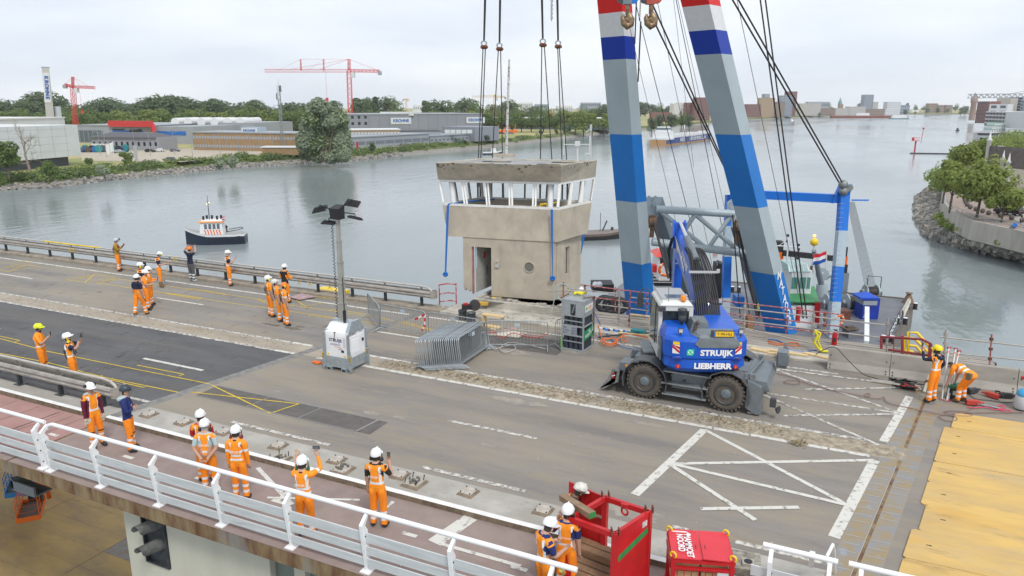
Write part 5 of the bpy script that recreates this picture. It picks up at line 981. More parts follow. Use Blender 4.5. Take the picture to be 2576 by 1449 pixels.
# ================================================================ cut-off post foundations on the verge
pad=mat('pad_crust',(.42,.38,.33),.9,var=.2,scale=9);padr=mat('pad_edge',(.20,.155,.11),.9,var=.3)
pads=[(375,1044,0,'flat'),(462,1064,0,'flat'),(562,1088,0,'flat'),(700,1123,0,'flat'),(703,1156,1,'with bent bolts and rubble'),(847,1159,0,'flat'),(861,1183,2,'with a heap of cut stubs'),(1006,1197,0,'flat'),(1042,1217,3,'with four tall bolts'),(1178,1240,0,'flat'),(1366,1286,0,'flat with small bolts')]
near=['beside the end of the guard rail','just ahead of the first group of standing workers','left of the worker in orange coveralls','behind the worker photographing in coveralls','','right of the raised phone of the worker in coveralls','','right of the worker filming upright','','midway along the lower white dashes','left of the red crate']
for(u,v,k,d),nr in zip(pads,near):
 q=P(u,v);s=.42 if k else.34;t=thing('post_foundation',f'square cut-off post foundation {d}'+(f' {nr}' if nr else ''),'post foundation',tuple(q),R(RNG.uniform(-8,4)),'cut-off post foundations on the verge')
 b=MB();b.loft([[(-s*.62,-s*.62,0),(s*.62,-s*.62,0),(s*.62,s*.62,0),(-s*.62,s*.62,0)],[(-s*.5,-s*.5,.05),(s*.5,-s*.5,.05),(s*.5,s*.5,.05),(-s*.5,s*.5,.05)]],1);b.bx(-s*.46,s*.46,-s*.46,s*.46,.05,.062,0);b.mk('base',[pad,padr],t)
 for x in(-.38,.38):
  for y in(-.38,.38):
   h_=.14 if k in(1,3)else.02;b=MB();b.cyl((x*s,y*s,.05),(x*s+.01*k,y*s,.06+h_),.012,n=6);b.cyl((x*s+.01*k,y*s,.04+h_),(x*s+.01*k,y*s,.065+h_),.018,n=6)if k==3 or not k else None;b.mk('bolt',dark,t)
 if k:
  b=MB()
  for j in range(14):c=V3((RNG.normal(0,.07),RNG.normal(.02,.07),.07+RNG.uniform(0,.05)));b.box(c,tuple(RNG.uniform(.02,.07,3)),RNG.uniform(0,3))
  b.mk('cut_stub',mat('stub_dark',(.16,.15,.13),.9,var=.4,scale=20),t)
b=MB();b.bar(P(350,1072,.02),P(442,1095,.02),.05,.03);tag(b.mk('loose_rod',dark),'dark steel rod lying on the verge beside the white kerb','rod')
# ================================================================ scaffold rails along the platform
sr=mat('scaffold_red',(.36,.07,.075),.6,col2=(.44,.30,.28),scale=3,stretch=(2,1,1),lo=.40,hi=.52);sg=mat('scaffold_grey',(.40,.37,.33),.55,.4,var=.14,scale=4);so_=mat('tape_orange',(.75,.2,.05),.6)
def scaf(label,rails,posts,grp='scaffold tube guard rails'):
 """rails: ((u0,v0),(u1,v1), y, red?) on the vertical plane Y=y"""
 t=thing('scaffold_rail',label,'scaffold rail',tuple(T(*rails[0][0],rails[0][2])),0,grp)
 for a,c,y,rd_ in rails:b=MB();b.cyl(T(*a,y),T(*c,y),.025,n=8);b.mk('tube',sr if rd_ else sg,t,False)
 for(u,v0),(u1,v1),y,rd_ in posts:
  b=MB();p0,p1=T(u,v0,y),T(u1,v1,y);b.cyl(p0,p1,.026,n=8);o=b.mk('standard',sr if rd_ else sg,t,False)
  for f_ in(.25,.55,.85):b=MB();q=lerp(p0,p1,f_);b.box(q,(.09,.08,.09),.4);b.mk('coupler',rust if rd_ else sg,o,False)
 return t
c3=lambda x,y:(1288+x/4,691.8+y/4);c4=lambda x,y:(1932+x/4,754.7+y/4)
scaf('red and grey scaffold rail in front of the left blue crane leg',[(c3(690,97),c3(1420,190),29.4,1),(c3(690,210),c3(1420,300),29.4,1),(c3(560,135),c3(1080,190),28.0,0),(c3(870,295),c3(1380,362),28.0,0),(c3(1190,225),c3(1400,245),28.0,0),(c3(1190,460),c3(1370,490),28.0,0),(c3(860,415),c3(1080,440),28.0,0)],
[(c3(735,210),c3(733,95),29.4,1),(c3(1038,370),c3(1040,120),29.4,1),(c3(1075,520),c3(1080,130),28.0,0),(c3(1175,555),c3(1190,150),28.0,1),(c3(1358,400),c3(1362,185),29.4,1)])
scaf('red and grey scaffold rail in front of the right blue crane leg',[(c3(1985,245),c4(770,150),29.5,1),(c3(2060,375),c4(745,268),29.5,1),(c3(2060,455),c4(725,350),29.5,1),(c3(1990,300),c4(1210,255),28.6,0),(c3(2080,430),c4(1190,385),28.6,0),(c3(2090,480),c4(600,470),28.6,0)],
[(c3(2335,560),c3(2345,270),28.6,0),(c4(180,340),c4(183,80),29.5,1),(c4(455,420),c4(465,110),28.6,0),(c4(570,300),c4(572,120),29.5,1),(c4(1190,525),c4(1208,180),28.6,0)])
scaf('rusty scaffold rail above the concrete barrier at the right edge',[(c4(1720,370),c4(2640,470),27.0,0),(c4(1740,525),c4(2640,612),27.0,0)],[(c4(1772,605),c4(1790,295),27.0,0),(c4(2228,670),c4(2252,345),27.0,1)])
rt_=thing('stair_railing','dark red handrail around the stair head by the concrete barriers','handrail',tuple(T(*c4(1140,460),28.3)))
for a,c in(((1140,370),(1550,395)),((1210,500),(1620,560))):b=MB();p0,p1=T(*c4(*a),28.4),T(*c4(*c),28.0);b.path([p0,p1,T(*c4(c[0]+85,c[1]+45),27.7)]if c[0]<1600 else[p0,p1],.045,8);b.mk('rail',mat('dark_red_rail',(.26,.035,.045),.5,var=.25,scale=6),rt_,False)
for a,c,w in(((1140,490),(1140,360),.09),((1265,540),(1265,365),.03),((1350,550),(1352,360),.09),((1550,580),(1550,400),.03),((1625,590),(1635,440),.11)):b=MB();b.bar(T(*c4(*a),28.0),T(*c4(*c),28.0),w);b.mk('post',MATS['dark_red_rail'],rt_,False)
yr=thing('stair_handrail','bright yellow tube stair handrail descending behind the concrete barrier','handrail',tuple(T(*c4(1410,560),28.6)))
for pts,y in((((1412,560),(1412,322),(1500,330),(1660,505),(1750,610)),28.6),(((1375,560),(1375,372),(1470,385),(1650,560)),29.2),(((1415,455),(1490,465),(1600,590)),28.6),(((1375,510),(1450,520),(1510,580)),29.2)):
 b=MB();b.path([T(*c4(*p),y)for p in pts],.05,10);b.mk('tube',yellow,yr,False)
# ================================================================ clutter on and around the platform
def cable(label,pts,r,m,z=.0,cat='cable',closed=False,sub=5):
 P3=[P(*p[:2],(p[2]if len(p)>2 else z)+r)for p in pts];sm=[]
 for i in range(len(P3)-1):
  p0,p1,p2,p3=P3[max(0,i-1)],P3[i],P3[i+1],P3[min(len(P3)-1,i+2)]
  for j in range(sub):t_=j/sub;sm.append(.5*((2*p1)+(p2-p0)*t_+(2*p0-5*p1+4*p2-p3)*t_*t_+(3*p1-p0-3*p2+p3)*t_**3))
 sm.append(P3[-1]);b=MB();b.path(sm,r,6);return tag(b.mk(cat.replace(' ','_'),m),label,cat)
brn=mat('brown_hose',(.24,.15,.13),.6);orc=mat('orange_cable',(.70,.14,.02),.6);blc=mat('blue_cable',(.02,.12,.42),.6);blk=mat('black_cable',(.025,.025,.028),.6);pk=mat('pink_cable',(.75,.05,.14),.6)
k4=lambda*ps:[c4(*p)for p in ps];k3=lambda*ps:[c3(*p)for p in ps]
cable('brown hose snaking across the hatched road to the steel plates',k4((80,735),(200,765),(310,800),(320,835),(240,845),(165,825),(200,805),(320,815),(430,850),(640,905),(850,945),(985,970),(1030,955),(1010,938),(975,950),(1010,980),(1120,990),(1165,975),(1200,1030),(1330,1065),(1540,1110),(1720,1145),(1900,1165),(2050,1165),(2010,1130),(1850,1115),(1775,1125),(1850,1160),(1900,1190),(1880,1215),(1780,1210),(1720,1170),(1800,1150),(2050,1135),(2576,1128)),.014,brn,.03,'hose')
cable('black cable drooping over the concrete barrier onto the road',[(*c4(480,545),.1),(*c4(610,480),.8),(*c4(690,485),.80),(*c4(800,600),.55),(*c4(950,740),.15),(*c4(1060,780),.02),(*c4(1250,820),.01),(*c4(1800,870),.01)],.014,blk)
cable('orange extension cable coiled on the plank walkway beside the gas rack',k3((870,500),(900,620),(950,690),(1050,680),(1040,640),(940,640),(890,665),(960,710),(1060,690),(1020,640),(920,655),(1000,695),(1100,620),(1160,640),(1140,670),(1100,640),(1120,600),(1200,595),(1370,630)),.02,orc,.1)
cable('blue cable running from the gas rack along the road edge',k3((840,395),(880,480),(950,590),(1040,680),(1120,725),(1250,750),(1370,758)),.018,blc,.05)
cable('orange cable looped on the planks near the right crane leg',k4((0,410),(120,440),(250,460),(320,455),(280,430),(180,430),(100,450),(0,430)),.018,orc,.07)
cable('blue cable lying over the planks in front of the right crane leg',k4((0,395),(90,405),(180,450),(200,490),(300,515),(400,515),(490,500)),.018,blc,.07)
cable('pink cable in a small tangle on the road at the right edge',k4((2010,1070),(2050,1085),(2200,1080),(2300,1105),(2380,1075),(2350,1060),(2300,1075),(2380,1125),(2440,1125),(2440,1110),(2350,1100)),.014,pk,.03)
cable('thin black cable along the foot of the barrier among tools',k4((1980,910),(2080,990),(2230,1010),(2400,1030),(2576,1010)),.012,blk,.02)
cable('red hose winding over the rubble by the foundation slab',[(1213,838),(1240,836),(1262,850),(1290,838),(1320,846),(1350,850),(1380,838)],.016,red,.12,'hose')
cable('grey hose in wide loops before the foundation slab',[(1245,880),(1262,873),(1290,868),(1296,878),(1270,886),(1258,876),(1280,862),(1330,868),(1372,878)],.016,mat('grey_hose',(.45,.45,.42),.6),.05,'hose')
cable('black hose lying along the planks behind the excavator step',k3((870,625),(1000,610),(1200,590),(1400,580)),.03,blk,.08,'hose')
t=thing('hose_coil','pale grey hose coil hung on a red post beside the house','hose',tuple(T(*c3(515,170),27.8)))
for k in range(5):b=MB();b.torus(T(*c3(500+8*k,168+3*k),27.8+.03*k),.34-.02*(k%3),.012,26,5,0,(.3,-1,.1));b.mk('loop',mat('pale_hose',(.42,.47,.44),.6),t,False)
b=MB();b.path([T(*c3(440,180),27.7),T(*c3(415,300),27.6),T(*c3(390,400),27.5),T(*c3(362,460),27.4)],.014,6);b.mk('hose_tail',MATS['pale_hose'],t,False)
b=MB();b.cyl(T(*c3(515,330),27.9),T(*c3(516,70),27.9),.03,n=8);tag(b.mk('red_post',sr),'faded red scaffold post with bright tip carrying the hose coil','post')
b=MB();b.cyl(T(*c3(370,160),27.9),T(*c3(760,165),27.9),.025,n=8);b.cyl(T(*c3(350,385),27.4),T(*c3(500,365),27.4),.025,n=8);tag(b.mk('scaffold_tube',sg),'grey scaffold tubes clamped beside the red post','scaffold tube')
t=thing('wooden_steps','small wooden step stool with two pale treads behind the barriers','steps',tuple(P(1236,828)))
q=P(1225,832);
for z,dy in((.27,-.18),(.62,.18)):
 b=MB();b.box(q+V3((.2,dy,z)),(.95,.28,.05));b.mk('tread',wood,t,False)
 for x in(-.2,.6):b=MB();b.box(q+V3((x,dy,z/2-.01)),(.05,.26,z-.03));b.mk('leg',wood if x<0 else mat('grey_ply',(.40,.39,.37),.8),t,False)
bg=mat('bucket_grey',(.10,.115,.125),.5)
for u,v,lb in((1164,800,'dark grey bucket with a broom handle, left of the wall saw'),(1186,806,'dark grey bucket under the round saw blade')):
 q=P(u,v+4);t=thing('bucket',lb,'bucket',tuple(q),0,'buckets by the wooden steps');b=MB();b.lathe([(.15,0),(.19,.42),(.2,.42),(.18,.4),(.14,.06),(.001,.05)],18,(0,0,0),0,None,False);b.mk('shell',bg,t)
t=thing('wall_saw','red wall saw with a large toothed blade propped on the buckets','saw',tuple(P(1187,806)+V3((0,0,.5))));b=MB();n=40
rr_=[.25 if k%2 else.23 for k in range(n)];Mf=frame((.15,0,.18),(1,.35,.25),(-.2,.1,1));b.loft([[Mf@V3((rr_[k]*math.cos(2*PI*k/n),rr_[k]*math.sin(2*PI*k/n),z))for k in range(n)]for z in(-.008,.008)],0);b.mk('blade',mat('blade_dark',(.07,.06,.06),.5,.4),t)
b=MB();b.box((-.18,-.1,.1),(.42,.22,.2),.5);b.box((-.2,-.15,.22),(.2,.12,.1),.5,1);b.mk('motor',[black,red],t)
b=MB();b.box((1.0,0,0),(.1,.1,.1));b=MB();q=P(1208,752,.1)
b=MB();b.box(P(1212,766,.3)+V3((0,0,.05)),(.55,.2,.12),.2);tag(b.mk('yellow_beam',mat('formwork_yellow',(.58,.36,.05),.7)),'short yellow formwork beam end on the slab left of the hole','beam')
q=P(1258,758,.36);b=MB();b.box(q+V3((0,0,.02)),(1.5,.75,.03),.25);tag(b.mk('metal_plate',mat('wet_plate',(.20,.19,.18),.4,.3,var=.25)),'warped dark plate lying on the slab left of the pit','plate')
b=MB();q=P(1292,766,.2);b.box(q,(.6,.25,.3),.3,0);b.box(q+V3((-.9,.1,.1)),(.45,.18,.18),.1,1);tag(b.mk('pit_debris',[mat('green_box',(.10,.19,.06),.6),yellow]),'green box and yellow block at the edge of the pit','debris')
for k,(x0_,y0_,x1_,y1_)in enumerate(((1209,831,1300,826),(1300,822,1370,838),(1308,830,1372,846),(1255,815,1330,828))):
 b=MB();b.cyl(P(x0_,y0_+8,.12),P(x1_,y1_,.12),.03,n=8);tag(b.mk('steel_tube',sg if k%2 else mat('pink_tube',(.45,.30,.28),.6)),['pale tube lying before the wooden steps','tube lying behind the fourth crowd barrier','pink tube nearest the gas rack','tube lying against the slab front'][k],'tube','loose tubes in front of the slab')
b=MB();pts=[P(1208,838,.02),P(1238,827,.02),P(1330,838,.02),P(1305,850,.02),P(1255,845,.02),P(1220,843,.02)];b.slab(pts,(0,0,.03));tag(b.mk('white_board',mat('grooved_board',(.56,.53,.46),.7,var=.08,scale=8)),'white grooved board lying on the road behind the barriers','board')
tq=thing('tool_case','teal power tool case lying on the plank walkway','tool case',tuple(P(*c3(1270,585),.1)));b=MB();b.loft([[(-.28,-.16,0),(.28,-.16,0),(.28,.16,0),(-.28,.16,0)],[(-.29,-.17,.03),(.29,-.17,.03),(.29,.17,.03),(-.29,.17,.03)],[(-.26,-.14,.15),(.26,-.14,.15),(.26,.14,.15),(-.26,.14,.15)]],0);b.mk('case',mat('teal',(.0,.20,.22),.4),tq);b=MB();b.path([(-.1,-.17,.08),(-.08,-.22,.08),(.08,-.22,.08),(.1,-.17,.08)],.015,6);b.mk('handle',black,tq)
for k in range(7):
 q=P(*c3(880+50*k,535+6*k+8*(k%2)),.1);b=MB();b.cyl(q,q+V3((.17,-.03,.0)),.05,n=10,m=0);b.cyl(q+V3((.17,-.03,0)),q+V3((.23,-.035,0)),.055,n=10,m=1);tag(b.mk('plug_connector',[blue if k%2 else mat('white_plastic',(.6,.62,.64),.5),black]),'industrial plug connector in the row of cable plugs on the walkway','plug','cable plugs lying in a row')
for a,c,w,lb in((c3(1190,395),c3(1385,418),.12,'pale new plank lying on the walkway in front of the left crane leg'),(c3(1070,580),c3(1375,610),.1,'pale plank edge beside the teal tool case'),(c4(0,500),c4(400,560),.16,'long pale plank in front of the concrete barrier'),(c4(0,530),c4(205,555),.14,'second pale plank lying nearer the road'),(c4(370,530),c4(605,585),.2,'wide pale plank end touching the concrete barrier'),(c3(2410,735),c3(2576,770),.3,'pair of pale planks right behind the excavator')):
 b=MB();b.bar(P(*a,.12),P(*c,.12),w,.05);tag(b.mk('plank',wood),lb,'plank','new pale planks on the walkway')
b=MB();q=P(*c4(160,590),.1);b.box(q+V3((0,0,.06)),(.36,.34,.12));b.box(q+V3((0,0,.35)),(.1,.1,.5));tag(b.mk('steel_post_stub',mat('stub_grey',(.25,.235,.215),.8,var=.2)),'grey steel post stub on a base block by the road edge','post')
t=thing('fire_extinguisher','red fire extinguisher standing at the walkway edge','fire extinguisher',tuple(P(*c4(663,452),.06)));b=MB();b.lathe([(.09,0),(.095,.03),(.095,.42),(.06,.5),(.03,.53),(.03,.58)],14);b.mk('cylinder',red,t);b=MB();b.bx(-.07,.07,-.02,.02,.57,.61);b.path([(.03,0,.58),(.14,0,.5),(.13,0,.2)],.014,6);b.bx(-.05,.05,-.1,-.09,.15,.3,0);b.mk('valve',dark,t)
b=MB();q=P(*c4(450,510),.08);b.path([q+V3((0,0,.75)),q+V3((.12,0,.6)),q+V3((.02,-.05,.35)),q+V3((.15,0,.15)),q+V3((.3,-.1,.05)),q+V3((.5,0,.04))],.05,6);b.path([q+V3((.0,0,.78)),q+V3((.2,0,.7)),q+V3((.14,0,.4)),q+V3((.3,0,.05))],.04,6);tag(b.mk('yellow_harness',MATS['sling_yellow']),'bright yellow strap bundle hung on a scaffold post','sling')
for k,(a,c)in enumerate((((1750,995),(1820,480)),((1800,1010),(1888,490)),((1815,1000),(1922,515)))):
 b=MB();p0=P(*c4(*a),.02);D_=(p0-CO).dot(FW)+.75;b.cyl(p0,Q(*c4(*c),D_),.028,n=8);b.box(p0+V3((0,0,.0)),(.16,.1,.02),.3,1);p1=Q(*c4(*c),D_);b.box(p1,(.1,.06,.06),.6,1);b.cyl(lerp(p0,p1,.9),lerp(p0,p1,.93),.032,n=8,m=2)
 tag(b.mk('steel_prop',[mat('prop_grey',(.55,.55,.54),.4,.4,var=.1),sr,so_]),'pale steel prop leaning on the barrier, '+['nearest the standing worker','middle one of three','nearest the bent worker'][k],'prop','steel props leaning on the barrier')
b=MB();
for k in range(4):b.cyl(P(*c4(1040,795+8*k),.03),P(*c4(1640,880+8*k),.03),.022,n=6)
stuff(tag(b.mk('tube_bundle',sg),'bundle of grey scaffold tubes lying along the barrier foot','tubes'))
for(u,v,lb)in((1335,835,'black webbing harness heap on the upper road edge'),(1400,895,'black and red harness heap nearer to us')):
 b=MB();q=P(*c4(u,v),.0)
 for k in range(7):pts=[q+V3((RNG.normal(0,.22),RNG.normal(0,.12),RNG.uniform(.02,.12)))for _ in range(5)];b.path(pts,.025,5,1 if k==3 and v>850 else 0)
 tag(b.mk('harness_heap',[black,red]),lb,'harness','safety harness heaps')
b=MB();b.cyl(P(*c4(1535,900),0),P(*c4(1545,740),0)*0+P(*c4(1535,900),.62),.025,n=8);tag(b.mk('stub_tube',sg),'short upright tube standing by the road joint','tube')
b=MB();q=P(*c4(1570,930),.03);b.cyl(q,q+V3((.15,.7,.35)),.05,n=8);b.cyl(q+V3((.08,.38,.19)),q+V3((.1,.45,.22)),.08,n=10,m=1);tag(b.mk('jack_tube',[mat('pale_tube',(.5,.46,.36),.6),rust]),'pale base jack tube lying beside the standing worker','tube')
cr_=thing('tool_crate','green and black tool crate beside the bent worker','crate',tuple(P(*c4(1880,985))));b=MB();b.bx(-.22,.22,-.18,.18,0,.4);b.bx(-.24,.24,-.2,.2,.36,.44,1);b.mk('box',[black,mat('crate_green',(.01,.16,.09),.5)],cr_);b=MB();b.bx(-.1,.1,-.185,-.18,.15,.28);b.mk('emblem',mat('emblem_grey',(.4,.45,.42),.5),cr_)
def drill(lb,u,v,rz,m):
 t=thing('power_tool',lb,'power tool',tuple(P(u,v,.0)),rz,'power tools on the road');b=MB();b.bar((-.2,0,.1),(.15,0,.1),.14,.13);b.cyl((.15,0,.1),(.3,0,.1),.05,.03,10);b.mk('body',m,t);b=MB();b.path([(-.15,0,.1),(-.3,.05,.12),(-.32,.05,.2),(-.2,0,.2)],.025,6);b.mk('handle',black,t);b=MB();b.box((-.05,.0,.02),(.1,.12,.06));b.mk('battery',black,t)
drill('red core drill lying in front of the bent worker',*c4(2060,1060),.3,mat('tool_red',(.5,.06,.04),.5))
drill('red grinder lying by the barrier right of the bent worker',*c4(2250,985),2.6,MATS['tool_red'])
drill('black generator tool with wound cables near the right edge',*c4(2400,990),.2,black)
drill('small black tool between the bent worker and the barrier',*c4(2060,940),.8,exd)
b=MB();b.cyl(P(*c4(2110,1045),.05),P(*c4(2330,1090),.05),.03,n=8);b.cyl(P(*c4(2110,1045),.05),P(*c4(2118,1045),.5),.015,n=6);tag(b.mk('drill_stand',galv),'grey drill stand tube on the road at the right','drill stand')
vc=thing('vacuum_cleaner','grey and blue site vacuum cut by the right picture edge','vacuum cleaner',tuple(P(2571,1030)));b=MB();b.lathe([(.22,.05),(.24,.1),(.22,.42),(.2,.45)],16);b.mk('drum',mat('vac_grey',(.5,.52,.53),.5),vc);b=MB();b.lathe([(.21,.45),(.22,.5),(.15,.62),(.05,.66)],16);b.mk('lid',mat('vac_blue',(.05,.32,.6),.4),vc)
b=MB();b.cyl(P(1421,1446,.0),P(1412,1432,1.15),.045,n=10);tag(b.mk('yellow_tube',mat('pale_yellow',(.75,.62,.15),.5)),'pale yellow tube end beside the parapet railing at the bottom edge','tube')
b=MB();b.slab([P(727,748,.05),P(760,740,.05),P(795,747,.05),P(752,755,.05)],(0,0,.04));tag(b.mk('sign_board',mat('pinkish_board',(.40,.28,.29),.6,var=.2,scale=4)),'weathered pinkish board lying by the far kerb right of the workers','board')
q=P(792,735,.25)+V3((0,.9,-.1));t=thing('yellow_machine','yellow machine top peeping over the far kerb below the guard rail','machine',tuple(q));b=MB();b.box(q+V3((0,.3,-.3)),(1.6,.8,.5));b.mk('body',yellow,t,False);b=MB();[b.bar(q+V3((.75+.07*k,.1,.05-.03*k)),q+V3((1.0+.07*k,.2,-.4)),.03)for k in range(4)];b.mk('grille',black,t,False)
# ================================================================ people
hv=mat('hi_vis_orange',(.95,.30,.012),.7,var=.06,scale=9);hvr=mat('hi_vis_trousers',(.95,.26,.010),.75,var=.10,scale=11);refl=mat('reflective_tape',(.74,.76,.77),.5)
skin=mat('skin',(.50,.29,.20),.6);skind=mat('skin_brown',(.20,.105,.065),.6);hairm=mat('dark_hair',(.035,.028,.022),.8);hairg=mat('grey_hair',(.35,.33,.31),.8);boot=mat('boot_black',(.03,.03,.032),.7);bootb=mat('boot_brown',(.19,.12,.06),.8);bootw=mat('shoe_white',(.65,.66,.66),.6)
navyc=mat('navy_cloth',(.012,.018,.045),.85);greyc=mat('grey_tee',(.42,.50,.50),.85);maroon=mat('maroon_cloth',(.13,.008,.03),.85);hood_=mat('navy_hoodie',(.012,.025,.13),.85);mustard=mat('mustard_jacket',(.36,.19,.02),.85);blackc=mat('black_cloth',(.018,.018,.02),.85);glov=mat('glove_grey',(.14,.15,.16),.8);glovr=mat('glove_red',(.30,.03,.02),.8);glovw=mat('glove_pale',(.55,.50,.38),.8);greyw=mat('work_grey',(.10,.10,.105),.85)
hw=mat('helmet_white',(.80,.81,.82),.3);hy=mat('helmet_yellow',(.72,.78,.02),.35);hyy=mat('helmet_bright_yellow',(.85,.66,.01),.35);ho=mat('helmet_orange',(.80,.20,.02),.35);hdk=mat('helmet_dark',(.035,.05,.065),.4);hworn=mat('helmet_worn',(.62,.60,.55),.5,var=.2,scale=20)
ARM={'down':((.10,.02,-1),(.05,.18,-1)),'phone':((.25,.45,-.75),(-.25,.75,.75)),'phonehi':((.30,.75,-.2),(-.30,.35,1)),'up':((.75,.15,.55),(-.55,.45,.75)),'low':((.18,.25,-1),(-.25,.9,.12)),'cross':((.30,.25,-.9),(-1,.45,.12)),'back':((.28,-.28,-1),(-.55,-.35,-.62)),'face':((.35,.35,-.75),(-.35,.45,.95)),'lean':((.2,.75,-.55),(.1,.9,-.25)),'hip':((.45,-.15,-.9),(-.5,.45,-.75)),'hang':((.02,.25,-1),(.0,.2,-1))}
def skel(p):
 H=p.get('h',1.0);bend=R(p.get('bend',0));st=p.get('stride',0);J={}
 Rb=Mx3 .Rotation(-bend,3,'X');pel=V3((0,-.10*math.sin(bend)*2.2,.95))
 tor=lambda x,y,z:pel+Rb@V3((x,y,z-.95))
 J['pel']=pel;J['wai']=tor(0,.0,1.10);J['che']=tor(0,.0,1.30);J['nb']=tor(0,-.01,1.475);hd=R(p.get('nod',0));Rh=Rb@Mx3 .Rotation(-hd,3,'X')
 J['nk']=J['nb']+Rh@V3((0,.015,.07));J['hd']=J['nk']+Rh@V3((0,.03,.09));J['ht']=J['hd']+Rh@V3((0,.0,.09));J['Rh']=Rh;J['Rb']=Rb
 for s,k in((-1,'L'),(1,'R')):
  f=st*s;J['hip'+k]=pel+V3((s*.095,0,-.03));J['kne'+k]=V3((s*.11,f*.16+.03,.50));J['ank'+k]=V3((s*.125,f*.27,.085+(.06 if f<-.3 else 0)));J['toe'+k]=J['ank'+k]+V3((s*.03,.17,-.045));J['hee'+k]=J['ank'+k]+V3((0,-.05,-.045))
  J['sho'+k]=tor(s*.185,-.01,1.425);u,v=ARM[p.get('arm'+k,'down')]
  if isinstance(p.get('dir'+k),tuple):u,v=p['dir'+k]
  mm=(lambda w:(V3((s*w[0],w[1],w[2]))));um=mm(u).normalized();vm=mm(v).normalized()
  if p.get('arm'+k)in('down','back','hip','cross'):um=Rb@um;vm=Rb@vm
  J['elb'+k]=J['sho'+k]+um*.285;J['wri'+k]=J['elb'+k]+vm*.255;J['han'+k]=J['wri'+k]+vm*.085;J['hv'+k]=vm
 if H!=1:
  for k in J:
   if isinstance(J[k],V3)and not k.startswith('hv'):J[k]=J[k]*H
 return J
BON=[('pel','wai'),('wai','che'),('che','nb'),('nb','nk'),('nk','hd'),('hd','ht')]
for k in 'LR':BON+=[('pel','hip'+k),('hip'+k,'kne'+k),('kne'+k,'ank'+k),('ank'+k,'toe'+k),('ank'+k,'hee'+k),('nb','sho'+k),('sho'+k,'elb'+k),('elb'+k,'wri'+k),('wri'+k,'han'+k)]
RAD=dict(pel=.150,wai=.145,che=.170,nb=.080,nk=.058,hd=.098,ht=.085,hip=.105,kne=.075,ank=.058,toe=.045,hee=.05,sho=.082,elb=.052,wri=.036,han=.038)
PEOPLE=[]
def person(label,pos,face,**p):
 t=thing('person',label,'person',(pos[0],pos[1],pos[2]if len(pos)>2 else 0),YAW+R(face),p.get('group'));J=skel(p);fat=p.get('fat',1.0)
 names=[k for k in J if isinstance(J[k],V3)and not k.startswith('hv')];ix={k:i for i,k in enumerate(names)}
 me=bpy.data.meshes.new('skeleton');me.from_pydata([J[k]for k in names],[(ix[a],ix[c])for a,c in BON],[]);o=bpy.data.objects.new('skeleton',me);COL.objects.link(o)
 md=o.modifiers.new('skin','SKIN');md.use_smooth_shade=True;o.modifiers.new('sub','SUBSURF').levels=2
 for k in names:
  sv=me.skin_vertices[0].data[ix[k]];r=RAD[k if k in RAD else k[:3]]*(fat if k in('pel','wai','che')else 1)
  if k[:3]in('kne','hip','ank')and p.get('loose',1):r*=1.12
  sv.radius=(r,r);sv.use_root=(k=='pel')
 PEOPLE.append((t,o,J,p));return t
